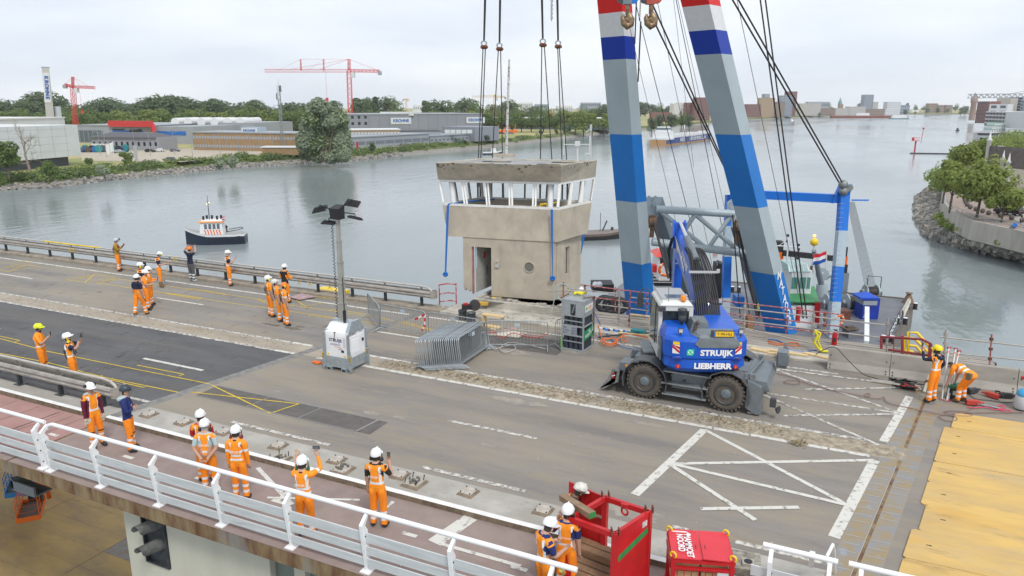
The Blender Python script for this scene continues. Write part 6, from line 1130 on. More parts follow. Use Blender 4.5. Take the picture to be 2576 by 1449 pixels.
def finish_people():
 dg=bpy.context.evaluated_depsgraph_get();fing={}
 for t,o,J,p in PEOPLE:
  me=bpy.data.meshes.new_from_object(o.evaluated_get(dg));bpy.data.objects.remove(o)
  Rb,Rh=J['Rb'],J['Rh'];Ri=Rb.inverted();c0=J['pel']
  A=[J[a]for a,c in BON];E=[J[c]for a,c in BON]
  def near(q):
   best=9;bi=0;bt=0
   for i in range(len(BON)):
    d=E[i]-A[i];tt=max(0,min(1,(q-A[i]).dot(d)/d.length_squared));dd=(q-A[i]-d*tt).length
    if BON[i][0]=='pel' and BON[i][1]=='wai':dd-=.03
    if dd<best:best,bi,bt=dd,i,tt
   return bi,bt
  bm=bmesh.new();bm.from_mesh(me);bm.normal_update()
  for v in bm.verts:
   bi,bt=near(v.co)
   if bi<3 or BON[bi][1][:3]in('hip',):
    l=Ri@(v.co-c0);l.y*=.74;v.co=c0+Rb@l
  def reg(f):return BON[near(f.calc_center_median())[0]]
  TORSO=lambda b_:b_ in(('pel','wai'),('wai','che'),('che','nb'))or b_[1][:3]in('hip','sho')
  def cut(sel,co_,no):
   fs=[f for f in bm.faces if sel(reg(f))];g=set(fs)
   for f in fs:g.update(f.edges);g.update(f.verts)
   bmesh.ops.bisect_plane(bm,geom=list(g),dist=1e-4,plane_co=co_,plane_no=no)
  top=p.get('top','vest');zs=p.get('hbands',(1.06,1.11));vb=p.get('vb',True)
  up_=Rb@V3((0,0,1));rt_=Rb@V3((1,0,0));tp=lambda z:c0+Rb@V3((0,0,z-.95))
  if top!='plain':
   for z in zs:cut(TORSO,tp(z),up_)
   if p.get('hem'):cut(TORSO,tp(p['hem']),up_)
   if vb:
    for x in(-.135,-.09,.09,.135):cut(TORSO,tp(1.3)+rt_*x,rt_)
  for k in 'LR':
   d=(J['ank'+k]-J['kne'+k]);
   for f_ in(.25,.40,.58,.73):cut(lambda b_:b_==('kne'+k,'ank'+k),J['kne'+k]+d*f_,d.normalized())
   if p.get('sleevebands'):
    d=J['elb'+k]-J['sho'+k]
    for f_ in(.5,.7):cut(lambda b_:b_==('sho'+k,'elb'+k),J['sho'+k]+d*f_,d.normalized())
   d=J['elb'+k]-J['sho'+k];cut(lambda b_:b_==('sho'+k,'elb'+k),J['sho'+k]+d*.78,d.normalized())
  ml=[p.get('skin',skin),p.get('trous',hvr),p.get('vest',hv),p.get('shirt',navyc),refl,p.get('boots',boot),p.get('glove',p.get('skin',skin)),p.get('hair',hairm),blackc]
  sleeve=p.get('sleeve','short');
  for f in bm.faces:
   f.smooth=True;c=f.calc_center_median();bi,bt=near(c);a,e=BON[bi];l=Ri@(c-c0);z=l.z+.95;m=0
   if TORSO((a,e)):
    m=2 if top!='shirt' else 3
    if z<p.get('hem',.93):m=1
    elif top in('vest','coat'):
     if len(zs)>1 and any(zs[i]<z<zs[i+1]for i in range(0,len(zs)-1,2)):m=4
     elif vb and.09<abs(l.x)<.135 and z>zs[-1]and z<1.47:m=4
     elif top=='vest' and abs(l.x)>.205 and z>1.28:m=3
     elif z>1.50 and top=='vest':m=3
    elif top=='shirt' and p.get('bib')and z<1.17:m=1
   elif a[:3]=='sho':
    m=3 if top=='shirt' or(top=='vest' and bt>.16)else 2
    if bt>.78 and sleeve=='short':m=0
    if p.get('sleevebands')and.5<bt<.7:m=4
   elif a[:3]=='elb':m=0 if sleeve=='short' else(3 if top in('vest','shirt')else 2)
   elif a[:3]=='wri':m=6
   elif a=='nb':m=3 if bt<.3 else 0
   elif a in('nk','hd'):
    q=Rh.inverted()@(c-J['hd']);m=7 if(q.y<-.01 and q.z>-.06)or q.z>.05 else(7 if p.get('beard')and q.z<-.03 and q.y>.02 else 0)
   elif a[:3]=='hip':m=1
   elif a[:3]=='kne':
    m=4 if(.25<bt<.40 or.58<bt<.73)and p.get('legbands',True)else 1
    if p.get('highboot')and bt>.45:m=5
   elif a[:3]=='ank':m=5
   if a[:3]=='kne' and bt<.12 and p.get('kneepad')and(c-J[a]).y>.03:m=8
   f.material_index=m
  bm.to_mesh(me);bm.free()
  for q in ml:me.materials.append(q)
  me.name='body';ob=bpy.data.objects.new('body',me);COL.objects.link(ob);ob.parent=t
  for k in 'LR':
   v=J['hv'+k];s=-1 if k=='L' else 1;x=v.cross(V3((0,0,1)));x=x.normalized()if x.length>.1 else V3((1,0,0));nrm=x.cross(v);h=J['han'+k];b=MB()
   for i in range(4):q=h+x*(.022*(i-1.5))+v*.01;ln=(.055,.065,.06,.048)[i];b.path([q,q+v*ln*.6,q+v*ln*.85+nrm*.03*s*.6,q+v*ln*.7+nrm*.05*s*.6],[.010,.0095,.009,.008],5)
   b.path([h-v*.05+x*.03*-s,h-v*.01+x*.055*-s,h+v*.03+x*.055*-s],[.012,.011,.009],5);b.mk('fingers',p.get('glove',p.get('skin',skin)),t)
  Mh=Rh.to_4x4();Mh.translation=J['hd'];tm=lambda b:setattr(b,'v',[tuple(Mh@V3(q))for q in b.v])
  b=MB();sk_=p.get('skin',skin)
  b.loft([[(-.012,.092,.02),(.012,.092,.02),(.006,.096,.03)],[(-.018,.10,-.02),(.018,.10,-.02),(.0,.125,-.012)],[(-.012,.092,-.032),(.012,.092,-.032),(.0,.10,-.03)]],0)
  for s in(-1,1):b.ball((s*.034,.088,.022),.011,6,4,1);b.box((s*.034,.092,.042),(.035,.012,.008),m=2);b.ball((s*.098,.0,.0),.03,6,4,0,(.35,.7,1))
  b.box((0,.094,-.055),(.045,.01,.010),m=3);tm(b);b.mk('face',[sk_,mat('eye_dark',(.02,.02,.02),.3),hairm,mat('lips',(.30,.12,.10),.6)],t)
  hm=p.get('helmet',hw)
  if hm:
   b=MB();b.lathe([(.128,.055),(.128,.085),(.118,.13),(.09,.17),(.05,.19),(.001,.195)],18);b.v=[(x*.92,y*1.12-.005,z)for x,y,z in b.v]
   b.loft([[(x*sx,y,.055),(x*sx,y,.062)]for x,y,sx in((.118,.02,-1),(.11,.10,-1),(.07,.175,-1),(0,.19,1),(.07,.175,1),(.11,.10,1),(.118,.02,1))],0,cap=False,close=False)
   b.add([(-.118,.02,.058),(-.11,.10,.058),(-.07,.175,.058),(0,.19,.058),(.07,.175,.058),(.11,.10,.058),(.118,.02,.058)],[(0,1,2,3,4,5,6)])
   b.box((0,-.0,.185),(.03,.17,.022));tm(b);hb=b.mk('hard_hat',hm,t)
   if p.get('stripe'):b=MB();b.torus((0,-.005,.075),.125,.008,20,5);tm(b);b.mk('hat_band',black,hb)
   if p.get('muffs'):
    y0,z0,dy=p.get('muffpos',(0,-.01,0));
    for s in(-1,1):b=MB();b.cyl((s*.095,y0,z0),(s*.145,y0,z0),.048,.04,12);b.bar((s*.135,y0,z0),(s*.12,0,.09),.016);tm(b);b.mk('ear_muff',p['muffs'],hb)
   if p.get('visor'):b=MB();b.loft([[(x,y,z)for x,y in((-.13,.05),(-.10,.17),(0,.23),(.10,.17),(.13,.05))]for z in(.075,.10)],0,cap=False,close=False);b.loft([[(x,y+.04,z)for x,y in((-.10,.12),(0,.16),(.10,.12))]for z in(.10,.2)],0,cap=False,close=False);tm(b);b.mk('face_shield',glassg,hb)
  bmx={}
  if p.get('logo')and top!='plain':
   b=MB();o_=tp(1.27)-Rb@V3((0,.170*p.get('fat',1)**.5,0));b.text(p['logo'],.07 if len(p['logo'])<8 else.05,frame(o_+Rb@V3((0,-.012,.0)),Rb@V3((1,0,0)),up_),0,.01,sx=.9);b.mk('vest_lettering',white_clean,t)
  if p.get('harness'):
   b=MB()
   for s in(-1,1):b.path([tp(1.0)+rt_*.13*s+Rb@V3((0,-.10,0)),tp(1.25)+rt_*.06*s+Rb@V3((0,-.165,0)),tp(1.44)+rt_*.11*s+Rb@V3((0,-.07,0)),tp(1.40)+rt_*.12*s+Rb@V3((0,.10,0)),tp(1.1)+rt_*.10*s+Rb@V3((0,.14,0))],.018,5)
   b.mk('harness',black,t)
  if p.get('pouch'):b=MB();q=tp(.93)+rt_*-.17+Rb@V3((0,-.05,0));b.box(q-V3((0,0,.05)),(.1,.14,.2));b.mk('tool_pouch',mat('pouch_olive',(.16,.13,.08),.8),t)
  if p.get('hoodie'):b=MB();b.torus(J['nb']+V3((0,-.05,.02)),.10,.05,14,7,0,(0,-.5,1));b.mk('hood',p['hoodie'],t)
  if p.get('phone'):
   k=p['phone'];M_=pm(t);h=J['han'+k];q=h+J['hv'+k]*.04+V3((0,.02,.05));land=p.get('land');b=MB();b.box(q,(.15,.010,.075)if land else(.075,.010,.15));b.box(q-V3((0,.006,0)),(.13,.002,.062)if land else(.064,.002,.13),m=1)
   ph=b.mk('phone',[black,glassg]);ph.matrix_world=M_;ph.location=M_.translation;ph.rotation_euler=t.rotation_euler;tag(ph,'dark phone held up by the '+p['phone_of'],'phone','phones held by the onlookers')
def F_(u,v):return tuple(P(u,v))
def Hd(u,v,h=1.84):q=P(u,v,h);return(q.x,q.y,0)
S_='STRUIJK'
person('worker in a mustard jacket with a raised face shield filming by the far guard rail',F_(300,682),-75,top='coat',vest=mustard,vb=False,zs=(),hbands=(1.0,),sleeve='long',glove=glovr,helmet=mat('helmet_silver',(.45,.5,.55),.3),visor=1,armL='phone',armR='phone',phone='R',phone_of='worker in the mustard jacket',harness=1,hem=.93)
person('young worker in orange vest and brown boots looking at his phone by the shovel',F_(405,722),-65,armR='low',armL='down',boots=bootb,highboot=1,muffs=mat('muff_green',(.4,.5,.02),.5),muffpos=(0,.08,0),nod=25,legbands=False)
person('worker in dark grey overalls and orange helmet raising both arms over the guard rail',F_(484,708),-25,top='shirt',shirt=navyc,trous=greyw,helmet=ho,armL='up',armR='up',phone='R',land=1,phone_of='worker with both arms raised',boots=bootw,skin=skin)
person('grey haired worker in an orange vest holding a phone, rightmost along the far guard rail',F_(579,719),-70,armR='phone',armL='down',phone='R',phone_of='grey haired worker',hair=hairg,fat=1.08)
person('worker in a navy shirt and orange bib trousers striding away on the middle lane',F_(354,794),-15,top='shirt',bib=1,stride=.7,muffs=black,muffpos=(0,.0,0),boots=bootb,logo=None)
person('bearded worker in orange standing just behind the striding man',F_(374,779),-75,top='coat',vest=hv,armR='low',beard=1)
person('worker in an orange jacket holding a phone low behind the pair on the middle lane',F_(381,769),-80,top='coat',armR='low',armL='low',phone='R',phone_of='worker on the middle lane',sleeve='long')
person('white helmeted worker with yellow ear muffs, furthest of the group on the middle lane',F_(361,757),-60,muffs=hyy,muffpos=(0,.0,.02))
person('worker in an orange jacket and white helmet, left of the trio looking up',F_(682,797),-50,top='coat',muffs=hyy,muffpos=(0,.02,.08),armL='low',harness=1,nod=-12)
person('worker with black chest harness and white helmet looking up, middle of the trio',F_(703,808),-70,top='coat',helmet=hworn,harness=1,nod=-25,beard=1,shirt=navyc)
person('worker with an orange helmet and yellow ear muffs, nearest of the trio',F_(720,819),-55,top='coat',helmet=ho,muffs=hyy,muffpos=(0,.06,.02),sleevebands=1,beard=1,harness=1)
person('worker in a black life vest over orange by the guard rail behind the trio',F_(721,762),-20,top='vest',vest=blackc,shirt=hv,sleeve='long',vb=False,hbands=(.95,),armL='low',armR='low')
person('heavy worker in an orange tee and lime helmet filming behind the near guard rail',Hd(92,813),-75,top='coat',helmet=hy,muffs=black,muffpos=(0,.02,0),sleevebands=0,hbands=(1.05,1.10,1.2,1.25),vb=False,armR='phone',phone='R',phone_of='heavy worker in the lime helmet',fat=1.22,pouch=1,kneepad=1,beard=1)
person('worker in an orange vest and navy tee photographing upwards with grey gloves',Hd(170,839,1.80),-70,muffs=hyy,muffpos=(0,-.08,-.01),armL='phonehi',armR='phonehi',phone='R',phone_of='worker with grey gloves',glove=glov,nod=-15,beard=1,fat=1.1,harness=1)
person('worker with maroon sleeves and an open orange vest facing us by the guard rail end',F_(247,1124),-125,shirt=maroon,sleeve='long',muffs=black,muffpos=(0,.12,.1),glove=glovw,kneepad=1,hoodie=greyc,armL='down')
person('worker in a navy hoodie and dark climbing helmet with folded arms',F_(332,1133),-75,top='shirt',shirt=hood_,sleeve='long',helmet=hdk,armL='cross',armR='cross',hoodie=MATS['grey_tee'],kneepad=1,hem=.92)
person('worker in an orange vest, furthest of the trio in front of the parapet railing',Hd(501,1031),10,logo=S_,shirt=red,armL='low',armR='low',hbands=(1.0,1.06))
person('grey haired worker in a pale tee and orange vest with hands behind his back',Hd(512,1058,1.80),5,shirt=greyc,logo=S_,armL='back',armR='back',muffs=black,muffpos=(0,-.07,.03),hair=hairg,fat=1.12)
person('worker in orange coveralls with braces seen from behind, right of the trio at the railing',Hd(590,1070),0,top='coat',sleeve='long',logo=S_,muffs=mat('muff_dark_red',(.16,.02,.02),.5),muffpos=(0,-.09,.0),hbands=(1.02,1.07,1.12,1.17),sleevebands=1)
person('worker in orange coveralls raising a phone sideways in both hands',Hd(757,1147),-5,top='coat',sleeve='long',logo=S_,armL='phonehi',armR='up',dirR=((.35,.7,.1),(-.35,.3,1)),dirL=((.1,.8,-.1),(.1,.4,1)),phone='R',land=1,phone_of='worker in coveralls',muffs=mat('muff_green_dark',(.02,.10,.04),.5),muffpos=(0,-.09,-.02),hbands=(1.02,1.07,1.12,1.17),sleevebands=1)
person('tall worker in an orange vest with white braces filming upright with one hand',Hd(944,1128),-12,logo=S_,armR='face',armL='down',phone='R',phone_of='tall worker in the vest',muffs=black,muffpos=(0,-.05,.02),shirt=blackc,hem=.9)
person('worker in a scuffed white helmet reaching over the rim of the red crate',Hd(1432,1201,1.9),-80,helmet=hworn,stripe=1,skin=skind,shirt=blackc,armR='lean',armL='lean',glove=glov,beard=1,bend=22,hem=.9)
person('worker in orange vest with back print touching his ear by the red crate',Hd(1428,1269),-15,logo='RUSTHOVEN',shirt=hood_,armL='face',armR='down',glove=skin,fat=1.08)
person('bearded worker in an orange vest resting on the parapet railing beside the red crate',Hd(1371,1308,1.78),-60,beard=1,shirt=hood_,armL='low',armR='low',nod=20)
person('worker in a navy hoodie and yellow climbing helmet filming over the concrete barrier',F_(2342,1012),30,helmet=hyy,muffs=black,muffpos=(0,-.0,-.02),shirt=navyc,sleeve='long',armL='phonehi',armR='hip',phone='L',phone_of='worker in the yellow climbing helmet',hoodie=navyc)
person('worker in an orange tee bending forward over a tool crate by the barrier',F_(2416,1012),25,top='coat',bend=78,armL='hang',armR='hang',helmet=None,vb=False,hbands=(1.1,1.16,1.25,1.31),boots=mat('boot_grey',(.10,.095,.08),.8),pouch=1,fat=1.1)
q=P(1443,733,1.0);person('worker low behind the gas rack with only a white helmet showing',(q.x,q.y+.9,-.85),-40)
finish_people()
b=MB();q=P(413,715,.0);b.cyl(q+V3((.0,-.05,.05)),q+V3((.42,.1,1.25)),.016,n=7,m=0);tag(b.mk('shovel',[wood]),'wooden handled shovel leaning on the far guard rail','shovel');sv=COL.objects[-1]
b=MB();b.loft([[(q.x-.1,q.y-.1,.03),(q.x+.12,q.y-.06,.03),(q.x+.1,q.y+.0,.3),(q.x-.08,q.y-.02,.3)],[(q.x-.1,q.y-.08,.03),(q.x+.12,q.y-.04,.03),(q.x+.1,q.y+.02,.3),(q.x-.08,q.y,.3)]],0);b.mk('blade',galv,sv)
# ================================================================ floating sheerlegs crane and its pontoon
bnd=[mat('leg_red',(.72,.012,.01),.4),mat('leg_white',(.72,.72,.72),.4,var=.04),mat('leg_dark_blue',(.002,.035,.36),.4),mat('leg_grey',(.40,.465,.49),.45,var=.06,scale=.4),mat('leg_blue',(.008,.18,.56),.4,var=.07,scale=.35)]
shl=thing('sheerlegs_crane','towering blue white and red banded A frame of the floating crane','crane',tuple(P(1780,830,-11.5)))
def leg(name,bot,top,tb,tt,vr,name2=''):
 """bot/top: (v, u front left, u front right, u side back)"""
 def q4(r,y):
  c=T(r[2],r[0],y);ph=R(20)
  def to(u,d):n_=ray(u,r[0]).cross(ray(u,r[0]+100));return c+d*(-(c-CO).dot(n_)/d.dot(n_))
  a=to(r[1],V3((-math.cos(ph),math.sin(ph),0)));e=to(r[3],V3((math.sin(ph),math.cos(ph),0)));return[a,c,e,a+e-c]
 B_,T_=q4(bot,tb),q4(top,tt);zs=[]
 for v in vr:
  lo,hi=0.,1.
  for _ in range(30):
   m=(lo+hi)/2;p_=lerp(B_[1],T_[1],m)-CO;vv=CY-F*math.tan(math.atan2(p_.z,p_.dot(FW))+PITCH)
   if vv>v:lo=m
   else:hi=m
  zs.append(lo)
 fr_=[1.0]+zs+[0.0];cols=[0,1,2,3,4,3,4];b=MB();
 for i in range(len(fr_)-1):b.loft([[lerp(x,y,fr_[i+1])for x,y in zip(B_,T_)],[lerp(x,y,fr_[i])for x,y in zip(B_,T_)]],cols[i],cap=i in(0,len(fr_)-2))
 o=b.mk('leg',bnd,shl,False);return B_,T_
tl_=Q(1535,0,55).y;tr_=Q(1745,0,54).y
LB,LT=leg('l',(838,1579,1627,1651),(-30,1500,1561,1587),64.3,tl_-.3,(29,90,148,339,510,666))
RB,RTp=leg('r',(846,1926,1984,2006),(-30,1706,1775,1805),66.5,tr_-.3,(11,74,135,339.5,524,692))
b=MB();sv_=(RTp[1]-RB[1]).normalized();sy_=(RB[2]-RB[1]).normalized()
for i,c in enumerate('MATADOR'):
 f_=.21-.0265*i;q=lerp(lerp(RB[1],RTp[1],f_),lerp(RB[2],RTp[2],f_),.45)+sy_.cross(sv_).normalized()*.05;b.text(c,.95,frame(q,sy_,sv_),0,.03)
b.mk('name_lettering',white_clean,shl,False)
tg=mat('truss_grey',(.36,.42,.45),.4,var=.05);Dt=63.5
for(x0_,y0_,x1_,y1_,r_)in((1650,526,1846,538,.34),(1640,608,1872,637,.36),(1663,533,1780,627,.2),(1748,540,1722,580,.2),(1750,540,1862,634,.2),(1836,546,1780,627,.2)):
 b=MB();b.cyl(Q(x0_,y0_,Dt),Q(x1_,y1_,Dt),r_,n=12);b.mk('truss_tube',tg,shl,False)
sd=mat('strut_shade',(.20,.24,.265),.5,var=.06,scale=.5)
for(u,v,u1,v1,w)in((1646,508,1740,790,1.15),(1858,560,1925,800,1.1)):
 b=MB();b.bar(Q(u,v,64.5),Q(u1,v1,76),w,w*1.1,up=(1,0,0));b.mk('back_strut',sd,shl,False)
for u,v in((1632,512),(1648,512),(1842,520)):b=MB();q=Q(u,v,63.8);b.slab([q+RT*x+V3((0,0,z))for x,z in((-.45,.35),(0,.7),(.4,.4),(.35,-1.2),(-.3,-1.3))],FW*.15);b.cyl(q-FW*.05,q+FW*.25,.25,n=12);b.mk('pivot_plate',tg,shl,False)
for u,v in((1641,558),(1857,570)):b=MB();q=Q(u,v,63);b.box(q,(.55,.5,1.1),.4);b.cyl(q-RT*.3,q+RT*.3,.45,n=12);b.box(q-V3((0,0,.9)),(.35,.35,.9),.4);b.mk('rusty_block',mat('block_rust',(.15,.085,.05),.8,var=.4,scale=3),shl,False)
def ropes(name,label,lst,grp=None,r=.02):
 for i,(u0,v0,D0,u1,v1,D1,r_,lb)in enumerate(lst):b=MB();b.cyl(Q(u0,v0,D0),Q(u1,v1,D1),r_,n=6);tag(b.mk('wire_rope',ropeb),lb,'rope','wire ropes of the floating crane')
ropes('r','',[(1836,-12,56,2110,458,64.5,.065,'thick wire rope from the top right down to the gantry, outer left one'),(1851,-12,56,2118,458,64.5,.065,'thick wire rope from the top right down to the gantry, outer right one'),
(1911,-12,58,2021,800,66,.065,'thick wire rope ending beside the wheelhouse, left of its pair'),(1924,-12,58,2030,800,66,.065,'thick wire rope ending beside the wheelhouse, right of its pair'),
(1640,8,50,1890,565,66,.06,'thick rope from the right hook down behind the right leg, upper one'),(1646,55,50,1860,500,66,.06,'thick rope from the right hook down behind the right leg, lower one'),
(1597,0,54,1752,620,66,.03,'thin wire between the two crane legs, second from the left'),(1577,40,52,1700,558,66,.018,'thin wire between the two crane legs, nearest the left leg'),(1700,-5,56,1830,640,68,.03,'thin wire passing just left of the right leg'),(1704,-5,56,1822,520,68,.018,'faint wire beside the one passing left of the right leg'),(1653,0,54,1796,690,68,.02,'thin wire crossing the middle of the cross truss'),(1694,-5,56,1745,420,66,.015,'faint short wire left of the right leg'),(1853,-5,57,2008,740,68,.025,'thin wire right of the right leg reaching the green roof'),
(1601,0,46,1597,110,50,.04,'dark rope hanging beside the left leg top'),(1612,55,46,1605,205,50,.045,'dark hanging rope between the left leg and the right hook'),
(1645,560,62,1682,700,60,.11,'bundle of dark hoist rope falling behind the excavator boom'),(1656,545,62,1690,705,60,.05,'dark hoist rope beside the bundle behind the excavator boom'),(1843,540,62,1862,800,61,.05,'dark rope falling left of the right leg'),(1851,570,62,1885,790,60,.06,'rope falling along the right leg, nearest the blue bin'),(1858,580,62,1906,800,61,.11,'twisted thick rope hugging the right leg')])
dk=mat('pontoon_deck',(.15,.155,.175),.6,.1,var=.15,scale=.4);layer('pontoon_deck',None,[(1.2,(1,1,1),.6,.75,(.19,.14,.10),.5)]);hl=mat('pontoon_hull',(.17,.165,.155),.7,.1,col2=(.24,.20,.165),scale=.9,lo=.4,hi=.6)
ZD=-11.5;po=thing('crane_pontoon','grey steel pontoon deck carrying the crane, with a rusty side by the water','pontoon',(-6,70,WZ))
pg=[(-24,52),(.9,52),(6.5,85.8),(6.2,87.0),(5.4,87.6),(-20,87.6),(-24,84)];b=MB();b.prism(pg,WZ-1,ZD-.02,0);b.add([(x,y,ZD)for x,y in pg],[tuple(range(len(pg)))],1);b.mk('hull',[hl,dk],po,False)
b=MB();b.path([(x,y,ZD+.04)for x,y in pg[1:6]],.09,6);b.mk('rubbing_edge',mat('edge_rust',(.14,.10,.075),.7,var=.3),po,False)
def dq(u,v,z=ZD):return P(u,v,z)
def BX(name,m,u0,u1,vb,vt,D,dp,par=None,rz=None,sub=None):
 p_=Q((u0+u1)/2,vb,D);w=(u1-u0)*D/F;h_=Q((u0+u1)/2,vt,D).z-p_.z;b=MB();M_=Mx3 .Rotation(YAW if rz is None else rz,3,'Z');b.box(p_+FW*dp/2+V3((0,0,h_/2)),(w,dp,h_),M=M_);return b.mk(name,m,par,False)
def bollard(u,v,lb,s=.2,h_=.62):
 t=thing('bollard',lb,'bollard',tuple(dq(u,v)),.2,'deck bollards');b=MB();b.bx(-.55,.55,-.3,.3,0,.06);b.mk('base',dark,t)
 for x in(-.35,.35):b=MB();b.cyl((x,0,.06),(x,0,h_),s,n=14);b.cyl((x,0,h_),(x,0,h_+.03),s,n=14,m=1);b.mk('post',[black,white],t)
bollard(2292,777,'double bollard with white tops at the far pontoon corner');bollard(2266,815,'bollard with a white top near the short deck railing');bollard(2232,862,'bollard with a white top at the near deck edge');bollard(1850,735,'bollard behind the excavator near the right leg')
b=MB();q=dq(2284,762);b.lathe([(.62,0),(.24,.85),(.2,.95),(.36,1.05),(.36,1.1),(.001,1.11)],18,q);tag(b.mk('mooring_cone',mat('cone_rust',(.12,.10,.09),.7,col2=(.22,.12,.06),scale=2)),'rusty conical fairlead at the far pontoon corner','fairlead')
t=thing('rope_rack','white mooring ropes draped over a rack along the pontoon edge','rope rack',tuple(dq(2270,802)));a,c=dq(2268,804),dq(2285,772);b=MB();b.cyl(a+V3((0,0,.9)),c+V3((0,0,.9)),.04);b.cyl(a,a+V3((0,0,.9)),.05);b.cyl(c,c+V3((0,0,.9)),.05);b.mk('rack',dark,t,False)
for k in range(16):b=MB();q=lerp(a,c,(k+.5)/16)+V3((0,0,.9));l_=RNG.uniform(.45,.8);b.path([q+V3((-.14,0,-l_)),q+V3((-.13,0,-.1)),q+V3((0,0,.06)),q+V3((.13,0,-.1)),q+V3((.14,0,-l_))],.045,6);b.mk('rope_loop',mat('pale_rope',(.68,.64,.55),.9,var=.15),t,False)
t=thing('deck_railing','short black and white deck railing at the pontoon side','railing',tuple(dq(2245,835)));a,c=dq(2236,858),dq(2259,810)
for z in(.35,.7,1.05):b=MB();b.cyl(a+V3((0,0,z)),c+V3((0,0,z)),.03);b.mk('rail',white if z<1 else dark,t,False)
for k in range(6):b=MB();q=lerp(a,c,k/5);b.cyl(q,q+V3((0,0,1.08)),.035);b.mk('post',dark,t,False)
t=thing('deck_tent','blue tarpaulin control tent standing on the pontoon deck','tent',tuple(dq(2187,806)));tp_=mat('blue_tarp',(.006,.035,.33),.6,var=.2,scale=1.2);BX('tarp',tp_,2166,2209,806,752,69,1.7,t);BX('window',mat('tarp_window',(.30,.33,.36),.3),2171,2207,768,757,68.97,1.76,t);p_=Q(2187,753,69)+FW*.85;b=MB();M_=Mx3 .Rotation(YAW,3,'Z');b.loft([[p_+M_@V3((x*.9,y*.95,0))for x,y in((-1,-1),(1,-1),(1,1),(-1,1))],[p_+M_@V3((x*.9,y*.95,.18))for x,y in((-1,-1),(1,-1),(1,1),(-1,1))],[p_+M_@V3((x*.05,y*.05,.55))for x,y in((-1,-1),(1,-1),(1,1),(-1,1))]]);b.mk('roof',mat('tarp_roof',(.01,.08,.50),.5),t,False)
def winch(lb,u0,u1,v,r_,D,n):
 t=thing('winch',lb,'winch',tuple(Q((u0+u1)/2,v,D)),0,'winches on the pontoon');a,c=Q(u0,v,D),Q(u1,v,D);dr_=mat('wound_rope',(.055,.048,.042),.7,var=.3,scale=2);b=MB();b.path([a]+sum([[lerp(a,c,(k+.1)/n),lerp(a,c,(k+.5)/n),lerp(a,c,(k+.9)/n)]for k in range(n)],[])+[c],[r_*.7]+[r_*.66,r_*.74,r_*.66]*n+[r_*.7],16);b.mk('drum',dr_,t,False)
 for q,s in((a,-1),(c,1)):b=MB();b.cyl(q-RT*.1*s,q+RT*.05*s,r_,n=22);b.cyl(q+RT*.05*s,q+RT*.35*s,r_*.35,n=12);b.mk('flange',tg,t,False)
 for q in(a-RT*.3,c+RT*.3):b=MB();b.box(q-V3((0,0,r_*.6)),(.2,.9,r_*1.3),YAW);b.mk('stand',dk,t,False)
 return t
winch('large rope winch with pale flanges beside the blue tent',2128,2160,762,.95,72,6);wt=winch('rear multi groove winch under the fan of gantry ropes',2176,2206,733,.75,79,9);winch('brown rope winch behind the right gantry column',2078,2098,762,.9,73,4)
b=MB();p0,p1=Q(2179,737,79),Q(2213,737,79);hh=V3((0,0,2.6));b.path([p0,p0+hh*.6,p0+hh*.6+FW*.3],.05);b.path([p0+V3((0,0,.8)),p0+hh*.75,p1+hh*.7,p1],.05,6);b.mk('guard_frame',dark,wt,False)
gb=[mat('gantry_blue',(.01,.16,.62),.4,var=.05,scale=.6),mat('gantry_pale',(.42,.50,.56),.45,var=.05)]
ga=thing('stay_gantry','blue and pale grey portal gantry with ladder rungs, crossbeam running to the crane leg','gantry',tuple(dq(2098,845)))
def column(pts,w,dp,nm):
 for k in range(len(pts)-1):
  (u,v,D0),(u1,v1,D1)=pts[k],pts[k+1];b=MB();b.bar(Q(u,v,D0),Q(u1,v1,D1),w,dp,up=tuple(FW));b.mk(nm,gb[k%2==(len(pts))%2 and 1 or 0]if False else gb[(k+1)%2]if pts[0][1]>700 else gb[0],ga,False)
column([(2093,852,63.5),(2101,758,64),(2109,670,64.5),(2117,580,65),(2123,492,65.5)],.80,.7,'column_section')
column([(1824,800,69.5),(1826,748,69.7),(1829,645,70),(1832,568,70.3),(1836,490,70.6)],.72,.7,'column_section')
b=MB();b.bar(Q(1838,486,70),Q(2116,500,65.8),.65,.75);b.mk('crossbeam',gb[0],ga,False)
b=MB()
for k in range(30):f_=k/30;q=lerp(Q(2090,852,63.1),Q(2120,500,65.1),f_);b.cyl(q-RT*.3,q+RT*.18,.018,n=4)
stuff(b.mk('ladder_rungs',galv,ga,False))
b=MB();q=Q(2123,478,65.5);b.slab([q+RT*x+V3((0,0,z))for x,z in((-.9,-1.2),(-.25,.6),(.1,.7),(.3,.4),(.7,.5),(.55,-.9))],FW*.5);b.bar(q+RT*.8-V3((0,0,.9)),q+RT*2.3-V3((0,0,.9)),.12);b.mk('head',gb[0],ga,False)
b=MB();q=Q(2121,464,65.2);b.ball(q,.42,10,6);b.ball(q+V3((.1,0,-.6)),.4,10,6);b.cyl(q+RT*.6-FW*.1-V3((0,0,.3)),q+RT*.6+FW*.4-V3((0,0,.3)),.3,n=16);b.mk('sheave_block',mat('sheave_grey',(.22,.23,.23),.5,.3,var=.3,scale=3),ga,False)
for k in range(10):b=MB();b.cyl(Q(2131+2.0*k,508,66),Q(2178+3.0*k,728,79),.016,n=4);tag(b.mk('gantry_rope',ropeb),'thin rope in the fan from the gantry head to the rear winch','rope','fan of ropes from the gantry head')
wh=thing('wheelhouse','white wheelhouse with green roof deck on the crane pontoon','wheelhouse',tuple(dq(2020,800)));gnr=mat('deck_green',(.05,.26,.09),.5,var=.12,scale=.8);wt_=mat('ship_white',(.70,.71,.70),.5,var=.05,scale=.8)
